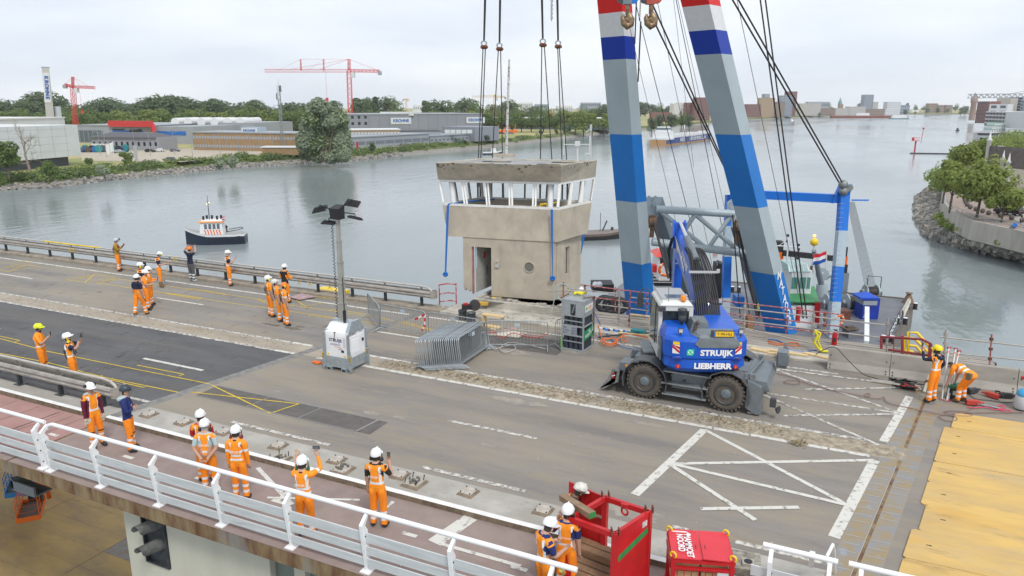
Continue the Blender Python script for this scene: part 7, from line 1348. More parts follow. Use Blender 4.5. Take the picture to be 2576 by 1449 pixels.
BX('cabin',wt_,1972,2056,825,770,66,4,wh);BX('red_panel',red,2046,2060,812,762,65.9,2.5,wh);p_=[Q(1985,738,72),Q(2047,740,72),Q(2061,762,66),Q(1985,772,66)];b=MB();z=p_[2].z;b.slab([V3((q.x,q.y,z))for q in p_],(0,0,.12));b.mk('roof_deck',gnr,wh,False)
BX('upper_cabin',wt_,1985,2038,757,682,69,3,wh);
for u0,u1 in((1990,2006),(2010,2026),(2029,2037)):BX('window',mat('green_glass',(.10,.26,.22),.1),u0,u1,726,698,68.95,3.1,wh)
b=MB();c=Q(2011,683,69);b.loft([[c+RT*x+FW*y for x,y in((-1.05,-.1),(1.05,-.1),(1.05,3.1),(-1.05,3.1))],[c+RT*x+FW*y+V3((0,0,.55))for x,y in((-.95,.7),(.95,.7),(.95,2.6),(-.95,2.6))]]);b.mk('sloped_roof',mat('roof_glass_green',(.35,.50,.46),.3,var=.1),wh,False)
for k in range(5):b=MB();q=c+RT*(-.9+.45*k);b.bar(q+V3((0,-.02,.02)),q+FW*.7+V3((0,0,.58)),.08);b.mk('roof_bar',wt_,wh,False)
for u0,u1,vb,vt,D_,lb in((2118,2131,740,622,80,'black and orange banded funnel behind the gantry column'),(1957,1970,740,608,78,'black and orange banded funnel beside the right crane leg')):
 t=thing('funnel',lb,'funnel',tuple(Q(u0,vb,D_)),0,'ship funnels');h_=vb-vt
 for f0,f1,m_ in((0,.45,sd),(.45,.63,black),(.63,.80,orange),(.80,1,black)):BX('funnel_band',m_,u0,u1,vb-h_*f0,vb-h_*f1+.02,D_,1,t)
b=MB();b.bar(Q(1968,636,78),Q(2106,651,80),.5,.6);tag(b.mk('cross_beam',black),'black beam joining the two funnels','beam')
mw=thing('signal_mast','white signal mast with lamps left of the wheelhouse','mast',tuple(dq(1980,740)))
b=MB();b.cyl(Q(1975,740,72),Q(1983,598,72),.08,n=8);b.cyl(Q(1952,618,72),Q(2014,622,72),.05);b.cyl(Q(1965,654,72),Q(2010,657,72),.05);b.cyl(Q(1983,600,72),Q(1960,618,72),.03);b.cyl(Q(1983,600,72),Q(2005,620,72),.03);b.mk('pole',wt_,mw,False)
for u,v in((1983,593),(1981,607),(2010,617),(2010,628),(2007,650),(1976,660)):BX('lamp',black,u-2,u+2,v+3,v-3,72,.3,mw)
dc=thing('deck_crane','small grey deck crane with a yellow ball on its jib head','deck crane',tuple(dq(2070,745)))
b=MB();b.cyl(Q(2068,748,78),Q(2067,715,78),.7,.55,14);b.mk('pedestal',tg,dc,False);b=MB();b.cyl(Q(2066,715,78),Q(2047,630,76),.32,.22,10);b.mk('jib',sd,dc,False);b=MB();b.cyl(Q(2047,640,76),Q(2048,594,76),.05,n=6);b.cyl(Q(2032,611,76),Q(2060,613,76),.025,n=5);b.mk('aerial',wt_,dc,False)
b=MB();b.ball(Q(2048.5,609,75.9),.42,14,8);b.mk('yellow_ball',yellow,dc,False);b=MB();b.ball(Q(2049,593,76),.16,8,5);b.mk('top_lamp',mat('lit_amber',(1,.45,.08),.4,emit=2.),dc,False);b=MB();b.cyl(Q(2064,688,78),Q(2090,692,78),.3,n=10);b.cyl(Q(2068,690,77.8),Q(2072,690,78.5),.7,n=14);b.mk('jib_motor',tg,dc,False);b=MB();b.cyl(Q(2046,640,76),Q(2041,672,76),.02,n=4);b.box(Q(2041,676,76),(.25,.2,.6));b.torus(Q(2041,684,76),.18,.05,12,6,0,tuple(FW));b.mk('hook',rust,dc,False)
nb_=(mat('flag_red',(.60,.02,.03),.8),mat('flag_white',(.75,.75,.75),.8),mat('flag_blue',(.01,.08,.36),.8))
def flag(lb,a,c,h_,ms,D,wave=.12,mast=None):
 t=thing('flag',lb,'flag',tuple(Q(*a,D)));n=8;A_,C_=Q(*a,D),Q(*c,D);k_=len(ms)
 for i,m_ in enumerate(ms):
  b=MB();vs=[]
  for j in range(n+1):
   q=lerp(A_,C_,j/n)+FW*wave*math.sin(j*1.3)*(j/n)
   vs+=[q-V3((0,0,h_*i/k_)),q-V3((0,0,h_*(i+1)/k_))]
  b.add(vs,[(2*j,2*j+2,2*j+3,2*j+1)for j in range(n)],0,True);b.mk('cloth_band',m_,t,False)
 if mast:b=MB();b.cyl(Q(*mast[0],D),Q(*mast[1],D),mast[2],n=6);b.mk('pole',wt_,t,False)
 return t
flag('red white and blue flag flying behind the deck crane',(2079,632),(2044,643),1.25*.9,nb_,74,.3,((2078,680),(2080,627),.05))
kkv=flag('white flag with orange letters above the lower truss tube',(1804,637),(1793,639),.45,(nb_[1],),66,.05,((1804,668),(1804,636),.02));b=MB();b.text('KKV',.24,frame(Q(1798.5,641,65.9),RT,(0,0,1)),0,.01);b.mk('lettering',orange,kkv,False)
for u0,u1,vb,vt,D_,m_,nm,lb in((2105,2140,806,783,66,mat('rust_box',(.13,.05,.035),.8,var=.3),'scrap_box','rusty brown scrap box on the deck'),(2132,2172,858,836,63,dk,'deck_hatch','grey deck hatch with a rusty lid'),(1852,1872,772,748,64,blue,'wheelie_bin','blue wheelie bin on the deck left of the right leg'),(1880,1896,828,800,61,mat('cardboard',(.26,.14,.07),.9),'brown_box','brown upright box behind the scaffold rail'),(2060,2072,815,790,66,tg,'vent_pipe','grey vent cowl beside the wheelhouse'),(1795,1815,772,663,72,black,'mooring_pile','black mooring pile with white rungs behind the excavator hoses'),(1805,1809,664,656,72,dark,'pile_cap','small dark cap on the mooring pile'),(1755,1790,740,690,74,wt_,'deckhouse','white deckhouse seen behind the excavator boom'),(2005,2012,812,775,64,red,'red_drum','red wheel drum beside the right leg foot')):
 tag(BX(nm,m_,u0,u1,vb,vt,D_,1.3 if u1-u0>12 else.5),lb,nm.replace('_',' ').split()[-1])
b=MB();q=Q(2146,831,63)+FW*.6;b.box(q,(1.3,.9,.12),YAW+.2);b.box(q+V3((0,0,.15)),(.7,.4,.15),YAW+.2);tag(b.mk('hatch_lid',mat('lid_rust',(.07,.06,.05),.8,col2=(.15,.10,.07),scale=3)),'dark crusted lid on the deck hatch','hatch lid')
for u,v,D_,lb,rr_ in((1674,678,74,'orange lifebuoy on the tug rail',.62),(2111,805,63.5,'orange lifebuoy by the scrap box',.4)):
 t=thing('lifebuoy',lb,'lifebuoy',tuple(Q(u,v,D_)));b=MB();b.torus(Q(u,v,D_),rr_,rr_*.24,22,8,0,tuple(FW));b.mk('ring',orange,t,False)
 for a in range(4):b=MB();q=Q(u,v,D_)+RT*rr_*math.cos(a*PI/2+.8)+V3((0,0,rr_*math.sin(a*PI/2+.8)));b.ball(q,rr_*.27,8,5);b.mk('white_band',white,t,False)
b=MB();b.bar(P(2180,862,-9.5),Q(2181,775,61),.35,.3);b.bar(Q(2181,777,61),Q(2174,800,61),.14,.12);tag(b.mk('white_davit',wt_),'white steel davit post rising in front of the blue tent','davit')
tg_=thing('tug_boat','white and red tug moored behind the left crane leg','tug',tuple(Q(1680,760,76)));BX('deckhouse',wt_,1648,1725,772,716,75,5,tg_);BX('black_belt',black,1645,1728,719,712,74.9,5.2,tg_);BX('upper_house',wt_,1656,1712,712,668,76,4,tg_);BX('wheelhouse',wt_,1655,1690,672,645,76,3,tg_);BX('window',glass,1660,1686,663,650,75.95,3.1,tg_);BX('fire_box',red,1642,1652,686,668,74.5,1,tg_)
b=MB();c=Q(1672,645,76)+FW*1.5;b.loft([[c+RT*x+FW*y for x,y in((-1.0,-1.8),(1.0,-1.8),(1.0,1.8),(-1.0,1.8))],[c+RT*x+FW*y+V3((0,0,.45))for x,y in((-.4,-.8),(.4,-.8),(.4,.8),(-.4,.8))]]);b.mk('roof',mat('tug_red',(.62,.05,.03),.4),tg_,False);b=MB();b.cyl(Q(1671,640,77),Q(1663,616,77),.12,.05);b.mk('mast',wt_,tg_,False);BX('hull',black,1640,1740,800,768,74,8,tg_)
for v in(676,684,692):b=MB();b.cyl(Q(1642,v+18,74),Q(1712,v+19,74),.03,n=5);b.mk('rail',wt_,tg_,False)
b=MB();b.text('ANNA',.55,frame(Q(1722,690,74.8),RT,(0,0,1)),0,.01);b.mk('lettering',red,tg_,False)
wb=thing('work_boat','low black work boat with tyre fenders behind the gas rack','work boat',tuple(Q(1520,770,60)));zb=Q(1530,735,64).z;A_=Q(1448,752,62)
pl=[Q(1448,750,60),Q(1580,772,60),Q(1600,745,70),Q(1490,718,70)];b=MB();b.loft([[V3((q.x,q.y,WZ-.5))for q in pl],[V3((q.x,q.y,-12.0))for q in pl]],0);b.add([V3((q.x,q.y,-11.99))for q in pl],[(0,1,2,3)],1);b.mk('hull',[black,dk],wb,False)
c4_=[V3((q.x,q.y,-11.9))for q in pl];b=MB();b.path(c4_+[c4_[0]],.18,6);b.mk('bulwark',black,wb,False);BX('winch_house',black,1490,1545,735,716,68,2,wb)
for u in(1498,1508):b=MB();b.ball(Q(u,716,68),.3,10,6);b.mk('white_float',white,wb,False)
for u,v in((1520,764),(1538,767),(1557,769)):b=MB();q=Q(u,v,57.5);b.torus(q,.55,.22,18,8,0,tuple(FW));b.mk('tyre_fender',black,wb,False)
# ================================================================ boats on the river
def hullmesh(b,L_,B_,h_,sheer=.5,m=0,m2=1,bow=.35,md=2,kk=.62):
 n=14;rows=[]
 for i in range(n+1):
  x=i/n;w=B_/2*min(1,(max(0.02,(1-x))/bow)**.55 if x>1-bow else 1)*(1 if x>.08 else.85);s=sheer*max(0,(x-.5)*2)**2
  rows.append([(x*L_-L_/2,y*w*k,z)for y,k,z in((-1,.8,-.8),(-1,.96,.02),(-1,1,h_*kk+s*(kk>.5)),(-1,1.02,h_+s),(1,1.02,h_+s),(1,1,h_*kk+s*(kk>.5)),(1,.96,.02),(1,.8,-.8))])
 for i in range(n):
  for j in range(7):b.add([rows[i][j],rows[i+1][j],rows[i+1][j+1],rows[i][j+1]],[(0,1,2,3)],m if j in(1,5,0,6)else(m2 if j in(2,4)else md))
 b.add(rows[0],[tuple(range(8))],m);return b
hn=mat('hull_navy',(.012,.022,.045),.4);hw_=mat('hull_white',(.72,.73,.74),.4,var=.04);drk=mat('deck_grey_ship',(.33,.33,.32),.7,var=.1);rsh=mat('antifoul',(.20,.06,.04),.7)
def boat(lb,cat,u,v,rz,L_,B_,h_,mats,sheer=.5,grp=None,bow=.35,kk=.62):
 q=P(u,v,WZ);t=thing(cat.replace(' ','_'),lb,cat,tuple(q),rz,grp);b=MB();hullmesh(b,L_,B_,h_,sheer,0,1,bow,2,kk);b.mk('hull',mats,t);return t
pb=boat('black and white patrol boat with orange roof and stripes, seen from its left side','patrol boat',546,612,R(205)+YAW*0+R(10),11.5,3.6,1.25,[hn,hn,drk],.9)
def lb_(name,m,x0,x1,y0,y1,z0,z1,t,tx=0,ty=0):b=MB();b.loft([[(x0,y0,z0),(x1,y0,z0),(x1,y1,z0),(x0,y1,z0)],[(x0+tx,y0+ty,z1),(x1-tx,y0+ty,z1),(x1-tx,y1-ty,z1),(x0+tx,y1-ty,z1)]]);return b.mk(name,m,t)
pb.scale=(.84,.95,1.12)
b=MB();hullmesh(b,11.45,3.66,1.52,.9,0,1,.35);b.v=[(x,y,max(z,1.18+.9*max(0,x/11.5*2)**2))for x,y,z in b.v];b.mk('bulwark',[hw_,hw_,drk],pb)
lb_('cabin',hw_,-1.8,2.9,-1.3,1.3,1.2,3.3,pb,.35,.2);lb_('cabin_roof',mat('roof_orange',(.85,.36,.12),.5),-1.8,2.95,-1.28,1.28,3.3,3.5,pb);lb_('roof_top',hw_,-1.6,2.4,-1.0,1.0,3.5,3.7,pb,.2,.1)
for k in range(4):b=MB();x=-1.1+.8*k;[b.add([(x,s*1.215,2.35),(x+.55,s*1.215,2.35),(x+.55,s*1.15,3.1),(x,s*1.15,3.1)],[(0,1,2,3)])for s in(-1,1)];b.mk('side_window',glassg,pb)
for k in range(4):b=MB();y=-1.0+.52*k;b.add([(2.75,y,2.3),(2.75,y+.42,2.3),(2.62,y+.42,3.15),(2.62,y,3.15)],[(0,1,2,3)]);b.mk('front_window',glassg,pb)
b=MB()
for k in range(6):[b.add([(x0,s*(1.30-(z0-1.2)*.09),z0),(x0+.25,s*(1.30-(z0-1.2)*.09),z0),(x0+.5,s*1.22,2.25),(x0+.25,s*1.22,2.25)],[(0,1,2,3)])for s in(-1,1)for x0,z0 in((-1.3+.55*k,1.5),)]
b.mk('stripe',orange,pb)
b=MB();b.cyl((1.0,0,3.6),(1.0,0,7.3),.09,.04,8);b.cyl((1.0,-.9,6.0),(1.0,.9,6.0),.04);b.mk('mast',black,pb)
for y in(-.9,.9):b=MB();b.ball((1.0,y,6.1),.1,8,5);b.mk('lamp',mat('lit_lamp',(1,.75,.3),.4,emit=1.5),pb)
for x,y in((2.0,.5),(.6,-.5),(-.6,.5),(-1.2,-.3),(1.6,-.6)):lb_('searchlight',black,x-.18,x+.18,y-.15,y+.15,3.7,4.25,pb)
b=MB();b.path([(-2.2,-1.5,1.9),(-4.8,-1.4,2.2),(-5.3,0,2.2),(-4.8,1.4,2.2),(-2.2,1.5,1.9)],.06,6);b.mk('stern_rail',black,pb)
for k in range(9):b=MB();[b.box((-5+.75*k,s*1.85,.75),(.12,.12,.8))for s in(-1,1)];b.mk('fender',black,pb)
b=MB();b.text('ODV - 1',.42,frame((4.2,1.30,1.62),(-1,.45,0),(0,0,1)),0,.02);b.mk('lettering',black,pb)
flag('small red white and blue flag behind the patrol boat cabin',(565,543),(558,547),.55,nb_,118,.1,((566,565),(565.5,541),.03))
person('person in dark clothes standing at the cabin door of the patrol boat',(P(571,588,-12.7).x,P(571,588,-12.7).y,-12.8),160,helmet=None,top='shirt',trous=navyc,legbands=False)
finish_people.__call__()if False else None
iw=boat('long navy and white tanker with white bridge house and orange waterline','tanker ship',1722,358,YAW+R(58),92,11.5,4.2,[mat('hull_ochre',(.50,.28,.12),.6),mat('hull_tanker_blue',(.018,.05,.22),.4),drk],1.2,None,.12,.22)
lb_('bridge_house',hw_,-43,-33,-4.5,4.5,4,8,iw,.3,.2);lb_('wheelhouse',hw_,-41,-35,-3.5,3.5,8,10.6,iw,.4,.3);lb_('bridge_window',glassg,-41.1,-34.9,-3.55,3.55,9.0,10.0,iw,.2,.15);lb_('stern_band',hw_,-46.1,-32,-5.6,5.6,3.3,4.3,iw)
for k in range(16):lb_('deck_pipe',hw_,-30+4.6*k,-28.5+4.6*k,-2.5,2.5,4.2,5+RNG.uniform(0,1.2),iw)
b=MB();b.cyl((-30,0,5.4),(42,0,5.4),.35);b.cyl((-2,0,4),(-2,0,11),.3);b.cyl((44,0,4),(44,0,11),.2);b.mk('deck_piping',hw_,iw)
b=MB();b.text('KEEP OUR RIVERS CLEAN',3.0,frame((8,-5.95,2.6),(1,0,0),(0,0,1)),0,.02,sx=.95);b.text('INEOS',3.0,frame((-21,-5.95,2.6),(1,0,0),(0,0,1)),0,.02);b.mk('lettering',white_clean,iw)
sb=boat('small white motor yacht passing the far lawn','motor boat',1238,389,YAW+R(5),9,3,1.2,[hn,hw_,hw_],.7);lb_('cabin',hw_,-.5,2,-1,1,1.2,2.9,sb,.2,.1);b=MB();b.cyl((1.5,0,1.5),(1.5,0,6),.06);b.cyl((-2.5,0,1.3),(-2.5,0,4),.05);b.mk('mast',wood,sb)
bg_=boat('old brown flat barge moored behind the control house','barge',1482,600,YAW+R(12),13,4.4,1.1,[black,mat('barge_brown',(.16,.12,.095),.8,var=.2),mat('barge_deck',(.20,.17,.15),.9,var=.2)],.3,None,.3);b=MB();b.cyl((2,0,1.2),(2,0,4.5),.05);b.bar((2.6,.5,1.2),(3.4,.5,3.0),.6,.05);b.box((4.5,.8,1.5),(.4,.3,.5));b.mk('fittings',dark,bg_)
for lb,u,v,L_,B_,h_,ms in(('long rust red barge train with a dark stern on the far river',2166,297,110,11,4.5,[rsh,mat('barge_red',(.28,.09,.07),.7),rsh]),('low dark freight barge in front of the far shore',2300,285.5,90,10,4,[hn,rsh,drk]),('teal and white water ferry on the far river',2262,299.5,32,8,2.2,[mat('teal_hull',(.05,.22,.24),.5),hw_,drk])):
 t=boat(lb,'ferry' if 'ferry' in lb else 'barge',u,v,YAW+R(-3),L_,B_,h_,ms,.4,None,.12)
 lb_('deckhouse',hw_,-L_*.1 if 'ferry' not in lb else-L_*.4,L_*.12 if 'ferry' not in lb else L_*.35,-B_*.4,B_*.4,h_,h_+4.5,t,.5,.3)
for lb,u,v,L_ in(('small white cruiser with a wake near the far left shore',1992,304,12),('dark speedboat with a white wake on the right',2408,330,6)):
 t=boat(lb,'motor boat',u,v,YAW+R(80),L_,L_*.3,1.2,[hw_ if L_>8 else black,hw_ if L_>8 else black,hw_],.5);lb_('cabin',hw_ if L_>8 else black,-L_*.2,L_*.15,-L_*.1,L_*.1,1.2,2.8,t,.2,.1);b=MB();b.add([(-L_*.5,-L_*.2,.05),(-L_*.5,L_*.2,.05),(-L_*1.1,L_*.5,.03),(-L_*1.1,-L_*.5,.03)],[(0,1,2,3)]);b.mk('wake',mat('foam',(.75,.77,.78),.7),t)
hb=boat('white and green accommodation barge moored beside dark piles','houseboat',2500,339,YAW+R(20),26,9,1.5,[black,dark,drk],.1,None,.05)
for z0,z1,w in((1.5,4.6,8),(4.7,7.6,7.4),(7.7,10,5)):lb_('storey',hw_,-w,w*.9,-3.6,3.6,z0,z1,hb);lb_('green_line',mat('trim_green',(.05,.30,.16),.5),-w-.05,w*.9+.05,-3.65,3.65,z1-.35,z1+.05,hb);[lb_('window',glassg,x,x+.8,-3.66,-3.6,z0+1.2,z0+2.2,hb)for x in np.linspace(-w+.7,w*.9-1.5,6)]
h2=boat('white passenger ship with a navy bow moored at the right edge','passenger ship',2560,366,YAW+R(168),40,9,3.2,[hn,hn,drk],1.2,None,.25)
for z0,z1,x0,x1 in((3.2,6,-14,10),(6.1,8.4,-10,6)):lb_('storey',hw_,x0,x1,-3.6,3.6,z0,z1,h2,.4,.1);lb_('window',glassg,x0+.8,x1-.8,-3.55,3.66,z0+1,z0+1.9,h2)
rb=thing('river_beacon','red steel river beacon on a pile at the end of the groyne','beacon',tuple(P(2300,386,WZ)));b=MB();b.cyl((0,0,-1),(0,0,6),.35,n=10);b.bx(-1.8,1.6,-1,1,6,6.2);b.bx(-1.8,-.8,-.6,.6,6.2,7.6);b.cyl((2.2,0,5),(2.6,0,11.5),.12);b.lathe([(.1,11.4),(.7,12.3),(.001,12.35)],8,(2.6,0,0))
for z in(6.9,7.6):b.path([(-1.8,-1,z),(1.6,-1,z),(1.6,1,z),(-1.8,1,z)],.05,4,0,True)
b.mk('frame',mat('beacon_red',(.60,.03,.03),.5),rb)
b=MB();b.bar(P(2290,386,WZ+.1),P(2420,388,WZ+.1),1.5,.8);tag(b.mk('groyne',dark),'dark groyne line running from the red beacon to the right bank','groyne')
# ================================================================ greenery helpers
def leafy(name,blobs,n,size,mats,par=None,flat=.5):
 """many leaf-sized faces spread over and through the blobs (x, y, z, rx, ry, rz)"""
 B_=np.array(blobs,float);w=(B_[:,3]*B_[:,4]*B_[:,5])**(2/3);k=RNG.choice(len(B_),n,p=w/w.sum());d=RNG.normal(size=(n,3));d/=np.linalg.norm(d,axis=1)[:,None];r=RNG.uniform(.62,1.06,n)**.8
 c=B_[k,:3]+d*B_[k,3:6]*r[:,None];s=size*RNG.uniform(.6,1.35,n)
 nn=d+RNG.normal(size=(n,3))*.42+np.array([0,0,flat]);nn/=np.linalg.norm(nn,axis=1)[:,None];a=np.cross(nn,RNG.normal(size=(n,3)));a/=np.linalg.norm(a,axis=1)[:,None];e=np.cross(nn,a)
 V=np.empty((n,4,3));V[:,0]=c-a*s[:,None];V[:,1]=c-e*s[:,None]*.6;V[:,2]=c+a*s[:,None];V[:,3]=c+e*s[:,None]*.6
 me=bpy.data.meshes.new(name);me.vertices.add(4*n);me.vertices.foreach_set('co',V.ravel());me.loops.add(4*n);me.loops.foreach_set('vertex_index',np.arange(4*n));me.polygons.add(n);me.polygons.foreach_set('loop_start',np.arange(n)*4);me.polygons.foreach_set('loop_total',np.full(n,4))
 for m_ in mats:me.materials.append(m_)
 me.polygons.foreach_set('material_index',((k*7+RNG.integers(0,2,n))%len(mats)).astype(np.int32));me.update();me.validate()
 o=bpy.data.objects.new(name,me);COL.objects.link(o);o.parent=par;return o
def greens(nm,c):
 o=[]
 for i,f in enumerate((.86,1.0,1.16)):
  m=mat(nm+str(i),tuple(x*f for x in c),.75);t=m.node_tree;p=t.nodes['Principled BSDF'];tr_=t.nodes.new('ShaderNodeBsdfTranslucent');tr_.inputs[0].default_value=(*[x*f*1.15 for x in c],1);mx_=t.nodes.new('ShaderNodeMixShader');mx_.inputs[0].default_value=.45
  t.links.new(p.outputs[0],mx_.inputs[1]);t.links.new(tr_.outputs[0],mx_.inputs[2]);t.links.new(mx_.outputs[0],t.nodes['Material Output'].inputs[0]);o.append(m)
 return o
gA=greens('leaf_dark_',(.125,.175,.085));gB=greens('leaf_mid_',(.155,.225,.062));gC=greens('leaf_light_',(.25,.31,.08));gW=greens('leaf_willow_',(.33,.385,.255));gR=greens('leaf_linden_',(.235,.29,.07))
bark=mat('bark',(.11,.085,.06),.9,var=.3,scale=3)
def tree(label,loc,h_,w,gm,n=900,ls=.5,grp=None,shape='round',tr=.22,nb=9,zlo=None):
 t=thing('tree',label,'tree',tuple(loc),RNG.uniform(0,6),grp);bl=[]
 for k in range(nb):
  z=RNG.uniform(zlo or tr+.12,.90);rr_=w*.5*(math.sin(PI*min(1,(z-tr*.5)/(1.05-tr*.5)))**.6 if shape=='round' else(1-z)*.9+.25);a=RNG.uniform(0,2*PI);q=RNG.uniform(.25,.62);s=RNG.uniform(.19,.29)*w
  bl.append((math.cos(a)*rr_*q,math.sin(a)*rr_*q,z*h_,s,s,s*RNG.uniform(.7,1.0)*(1 if shape=='round' else 1.5)))
 bl.append((0,0,h_*(.5+(zlo or.2)*.4),w*.27,w*.27,h_*(.30-(zlo or.1)*.2)));leafy('crown',bl,n,ls,gm,t)
 b=MB();b.path([(0,0,-.5),(.03*w,0,h_*tr),(0,.02*w,h_*.7)],[.03*h_,.022*h_,.006*h_],7)
 for k in range(4):a=k*1.6;b.path([(0,0,h_*tr),(math.cos(a)*w*.2,math.sin(a)*w*.2,h_*(.45+.05*k))],[.014*h_,.004*h_],5)
 b.mk('trunk',bark,t);return t
GZ=-10.6
def DG(v,z=GZ):return P(CX,v,z).dot(FW)
def gq(u,D,z=GZ):q=Q(u,300,D);return V3((q.x,q.y,z))
# ================================================================ banks and land
sL=[(-160,500),(0,480),(150,471),(262,456),(450,436),(644,418),(861,408),(1019,391),(1219,373),(1400,352),(1533,334.5),(1545,331),(1640,326),(1760,315),(1880,303),(2000,297),(2150,292),(2285,288.5),(2350,288),(2440,288)]
sh_=[P(u,v,WZ)for u,v in sL]
def offs(pts,d,z):
 o=[]
 for i,p in enumerate(pts):
  a,c=pts[max(0,i-1)],pts[min(len(pts)-1,i+1)];e=(c-a);e.z=0;e.normalize();nrm=V3((-e.y,e.x,0));o.append(V3((p.x+nrm.x*d,p.y+nrm.y*d,z)))
 return o
gr=mat('dry_grass',(.42,.35,.17),.95,col2=(.24,.26,.09),scale=.03,lo=.42,hi=.58);gv=mat('bank_green',(.11,.135,.04),.95,var=.3,scale=.2);stn=mat('riprap_base',(.24,.225,.20),.95,var=.3,scale=1.2)
s1_,s2_=offs(sh_,3.2,-12.6),offs(sh_,9.5,GZ)
b=MB();n=len(sh_);lo_=[V3((p.x,p.y,WZ-.4))for p in sh_]
b.add(lo_+s1_,[(i,i+1,n+i+1,n+i)for i in range(n-1)],0);b.add(s1_+s2_,[(i,i+1,n+i+1,n+i)for i in range(n-1)],1);struct('river_bank',b,[stn,gv])
b=MB();far=[V3((3300,4200,GZ)),V3((500,4290,GZ)),V3((-2900,4290,GZ)),V3((-2900,0,GZ)),V3((-700,-100,GZ))];b.add(s2_+far,[tuple(range(n+5))]);struct('land',b,gr)
b=MB();b.add([gq(u,D,GZ+.05)for u,D in((192,268),(445,262),(700,320),(700,345),(192,345))],[(0,1,2,3,4)]);struct('parking_lot',b,mat('pale_paving',(.42,.37,.29),.9,var=.08,scale=.2))
b=MB()
def rocks(b,pts,per,d,zlo,zhi,smin,smax):
 for i in range(len(pts)-1):
  a,c=pts[i],pts[i+1];L_=(c-a).length;e=(c-a)/L_;nrm=V3((-e.y,e.x,0))
  for k in range(int(L_*per)):
   t_=RNG.random();s=RNG.uniform(smin,smax);q=a+e*(t_*L_)+nrm*(t_:=RNG.random())*d;q.z=zlo+(zhi-zlo)*t_+s*.1;M_=Mx3 .Rotation(RNG.uniform(0,3),3,'Z')@Mx3 .Rotation(RNG.uniform(-.6,.6),3,'X');x,y,z=s*RNG.uniform(.7,1.3)/2,s*RNG.uniform(.5,1)/2,s*RNG.uniform(.4,.8)/2
   vs=[M_@V3((i_*x*RNG.uniform(.55,1),j_*y*RNG.uniform(.55,1),k_*z))+q for k_ in(-1,1)for j_ in(-1,1)for i_ in(-1,1)];b.add(vs,[(0,2,3,1),(4,5,7,6),(0,1,5,4),(2,6,7,3),(0,4,6,2),(1,3,7,5)],int(RNG.integers(0,3)))
stm_=[mat('stone_a',(.29,.275,.25),.95,var=.2),mat('stone_b',(.19,.18,.17),.95,var=.2),mat('stone_c',(.38,.345,.295),.95,var=.2)]
rocks(b,sh_[:8],4.2,3.4,WZ-.1,-12.5,.5,1.1);stuff(tag(b.mk('riprap',stm_),'grey riprap stones edging the left river bank','stones'))
bl=[]
for i in range(9):
 for k in range(34):t_=RNG.random();q=lerp(s1_[i],s2_[i],RNG.uniform(.1,1.1));q2_=lerp(s1_[i+1],s2_[i+1],RNG.uniform(.1,1.1));c=lerp(q,q2_,t_);s=RNG.uniform(.8,2.2);bl.append((c.x,c.y,c.z+s*.2,s*1.6,s*1.6,s*.75))
stuff(tag(leafy('bank_shrubs',bl,26000,.42,gB+gC[1:2]+gA[1:2]),'tangled green scrub growing along the left river bank','scrub'))
rw=[P(u,v,WZ)for u,v in((2800,715),(2576,657),(2445,630),(2368,612),(2330,596),(2306,560),(2299,530),(2306,495),(2345,465),(2388,448),(2420,400),(2440,384),(2520,372),(2700,372))]
qw=[P(u,v,-8.6)for u,v in((2800,628),(2576,583),(2507,568),(2445,555),(2395,533),(2375,510),(2370,478),(2385,455),(2410,430),(2450,405),(2520,395),(2700,395))]
b=MB();n=len(rw);rlo=[V3((p.x,p.y,WZ-.4))for p in rw];nq=len(qw);wlow=[V3((p.x,p.y,-11.6))for p in qw]
mid=[min(wlow,key=lambda w:(w.xy-p.xy).length)for p in rw];b.add(rlo+mid,[(i,i+1,n+i+1,n+i)for i in range(n-1)]);struct('quay_slope',b,stn)
b=MB();
for i in range(n-1):
 for k in range(int((rw[i+1]-rw[i]).length*16)if i<10 else 0):
  t_=RNG.random();f_=RNG.random();a_=lerp(rw[i],rw[i+1],t_);c_=lerp(mid[i],mid[i+1],t_);q=lerp(a_,c_,f_*.85);s=RNG.uniform(.55,1.35);M_=Mx3 .Rotation(RNG.uniform(0,3),3,'Z')@Mx3 .Rotation(RNG.uniform(-.6,.6),3,'X');x,y,z=s*RNG.uniform(.7,1.3)/2,s*RNG.uniform(.5,1)/2,s*RNG.uniform(.4,.8)/2
  b.add([M_@V3((i_*x*RNG.uniform(.55,1),j_*y*RNG.uniform(.55,1),k_*z))+q for k_ in(-1,1)for j_ in(-1,1)for i_ in(-1,1)],[(0,2,3,1),(4,5,7,6),(0,1,5,4),(2,6,7,3),(0,4,6,2),(1,3,7,5)],int(RNG.integers(0,3)))
stuff(tag(b.mk('riprap',stm_),'heap of grey riprap stones below the curved quay wall','stones'))
qc=mat('quay_concrete',(.42,.39,.34),.9,var=.14,scale=.6,stretch=(1,1,.25));layer('quay_concrete',None,[(.8,(1,1,.12),.58,.74,(.22,.20,.17),.7)])
b=MB();qo=offs(qw,-.5,-8.6);b.add(wlow+qw,[(i,i+1,nq+i+1,nq+i)for i in range(nq-1)]);b.add([V3((p.x,p.y,-8.6))for p in qw]+qo,[(i,i+1,nq+i+1,nq+i)for i in range(nq-1)]);qt=thing('quay_wall','curved weathered concrete quay wall with a tube railing','quay wall',tuple(qw[3]));b.mk('wall',qc,qt,False)
for z in(.55,1.05):b=MB();b.path([V3((p.x,p.y,-8.6+z))for p in qw[:9]],.04,6);b.mk('rail',galv,qt,False)
for i in range(8):
 k=max(1,int((qw[i+1]-qw[i]).length/2.4))
 for j in range(k):b=MB();q=lerp(qw[i],qw[i+1],j/k);b.cyl((q.x,q.y,-8.6),(q.x,q.y,-7.5),.04,n=5);b.mk('railing_post',galv,qt,False)
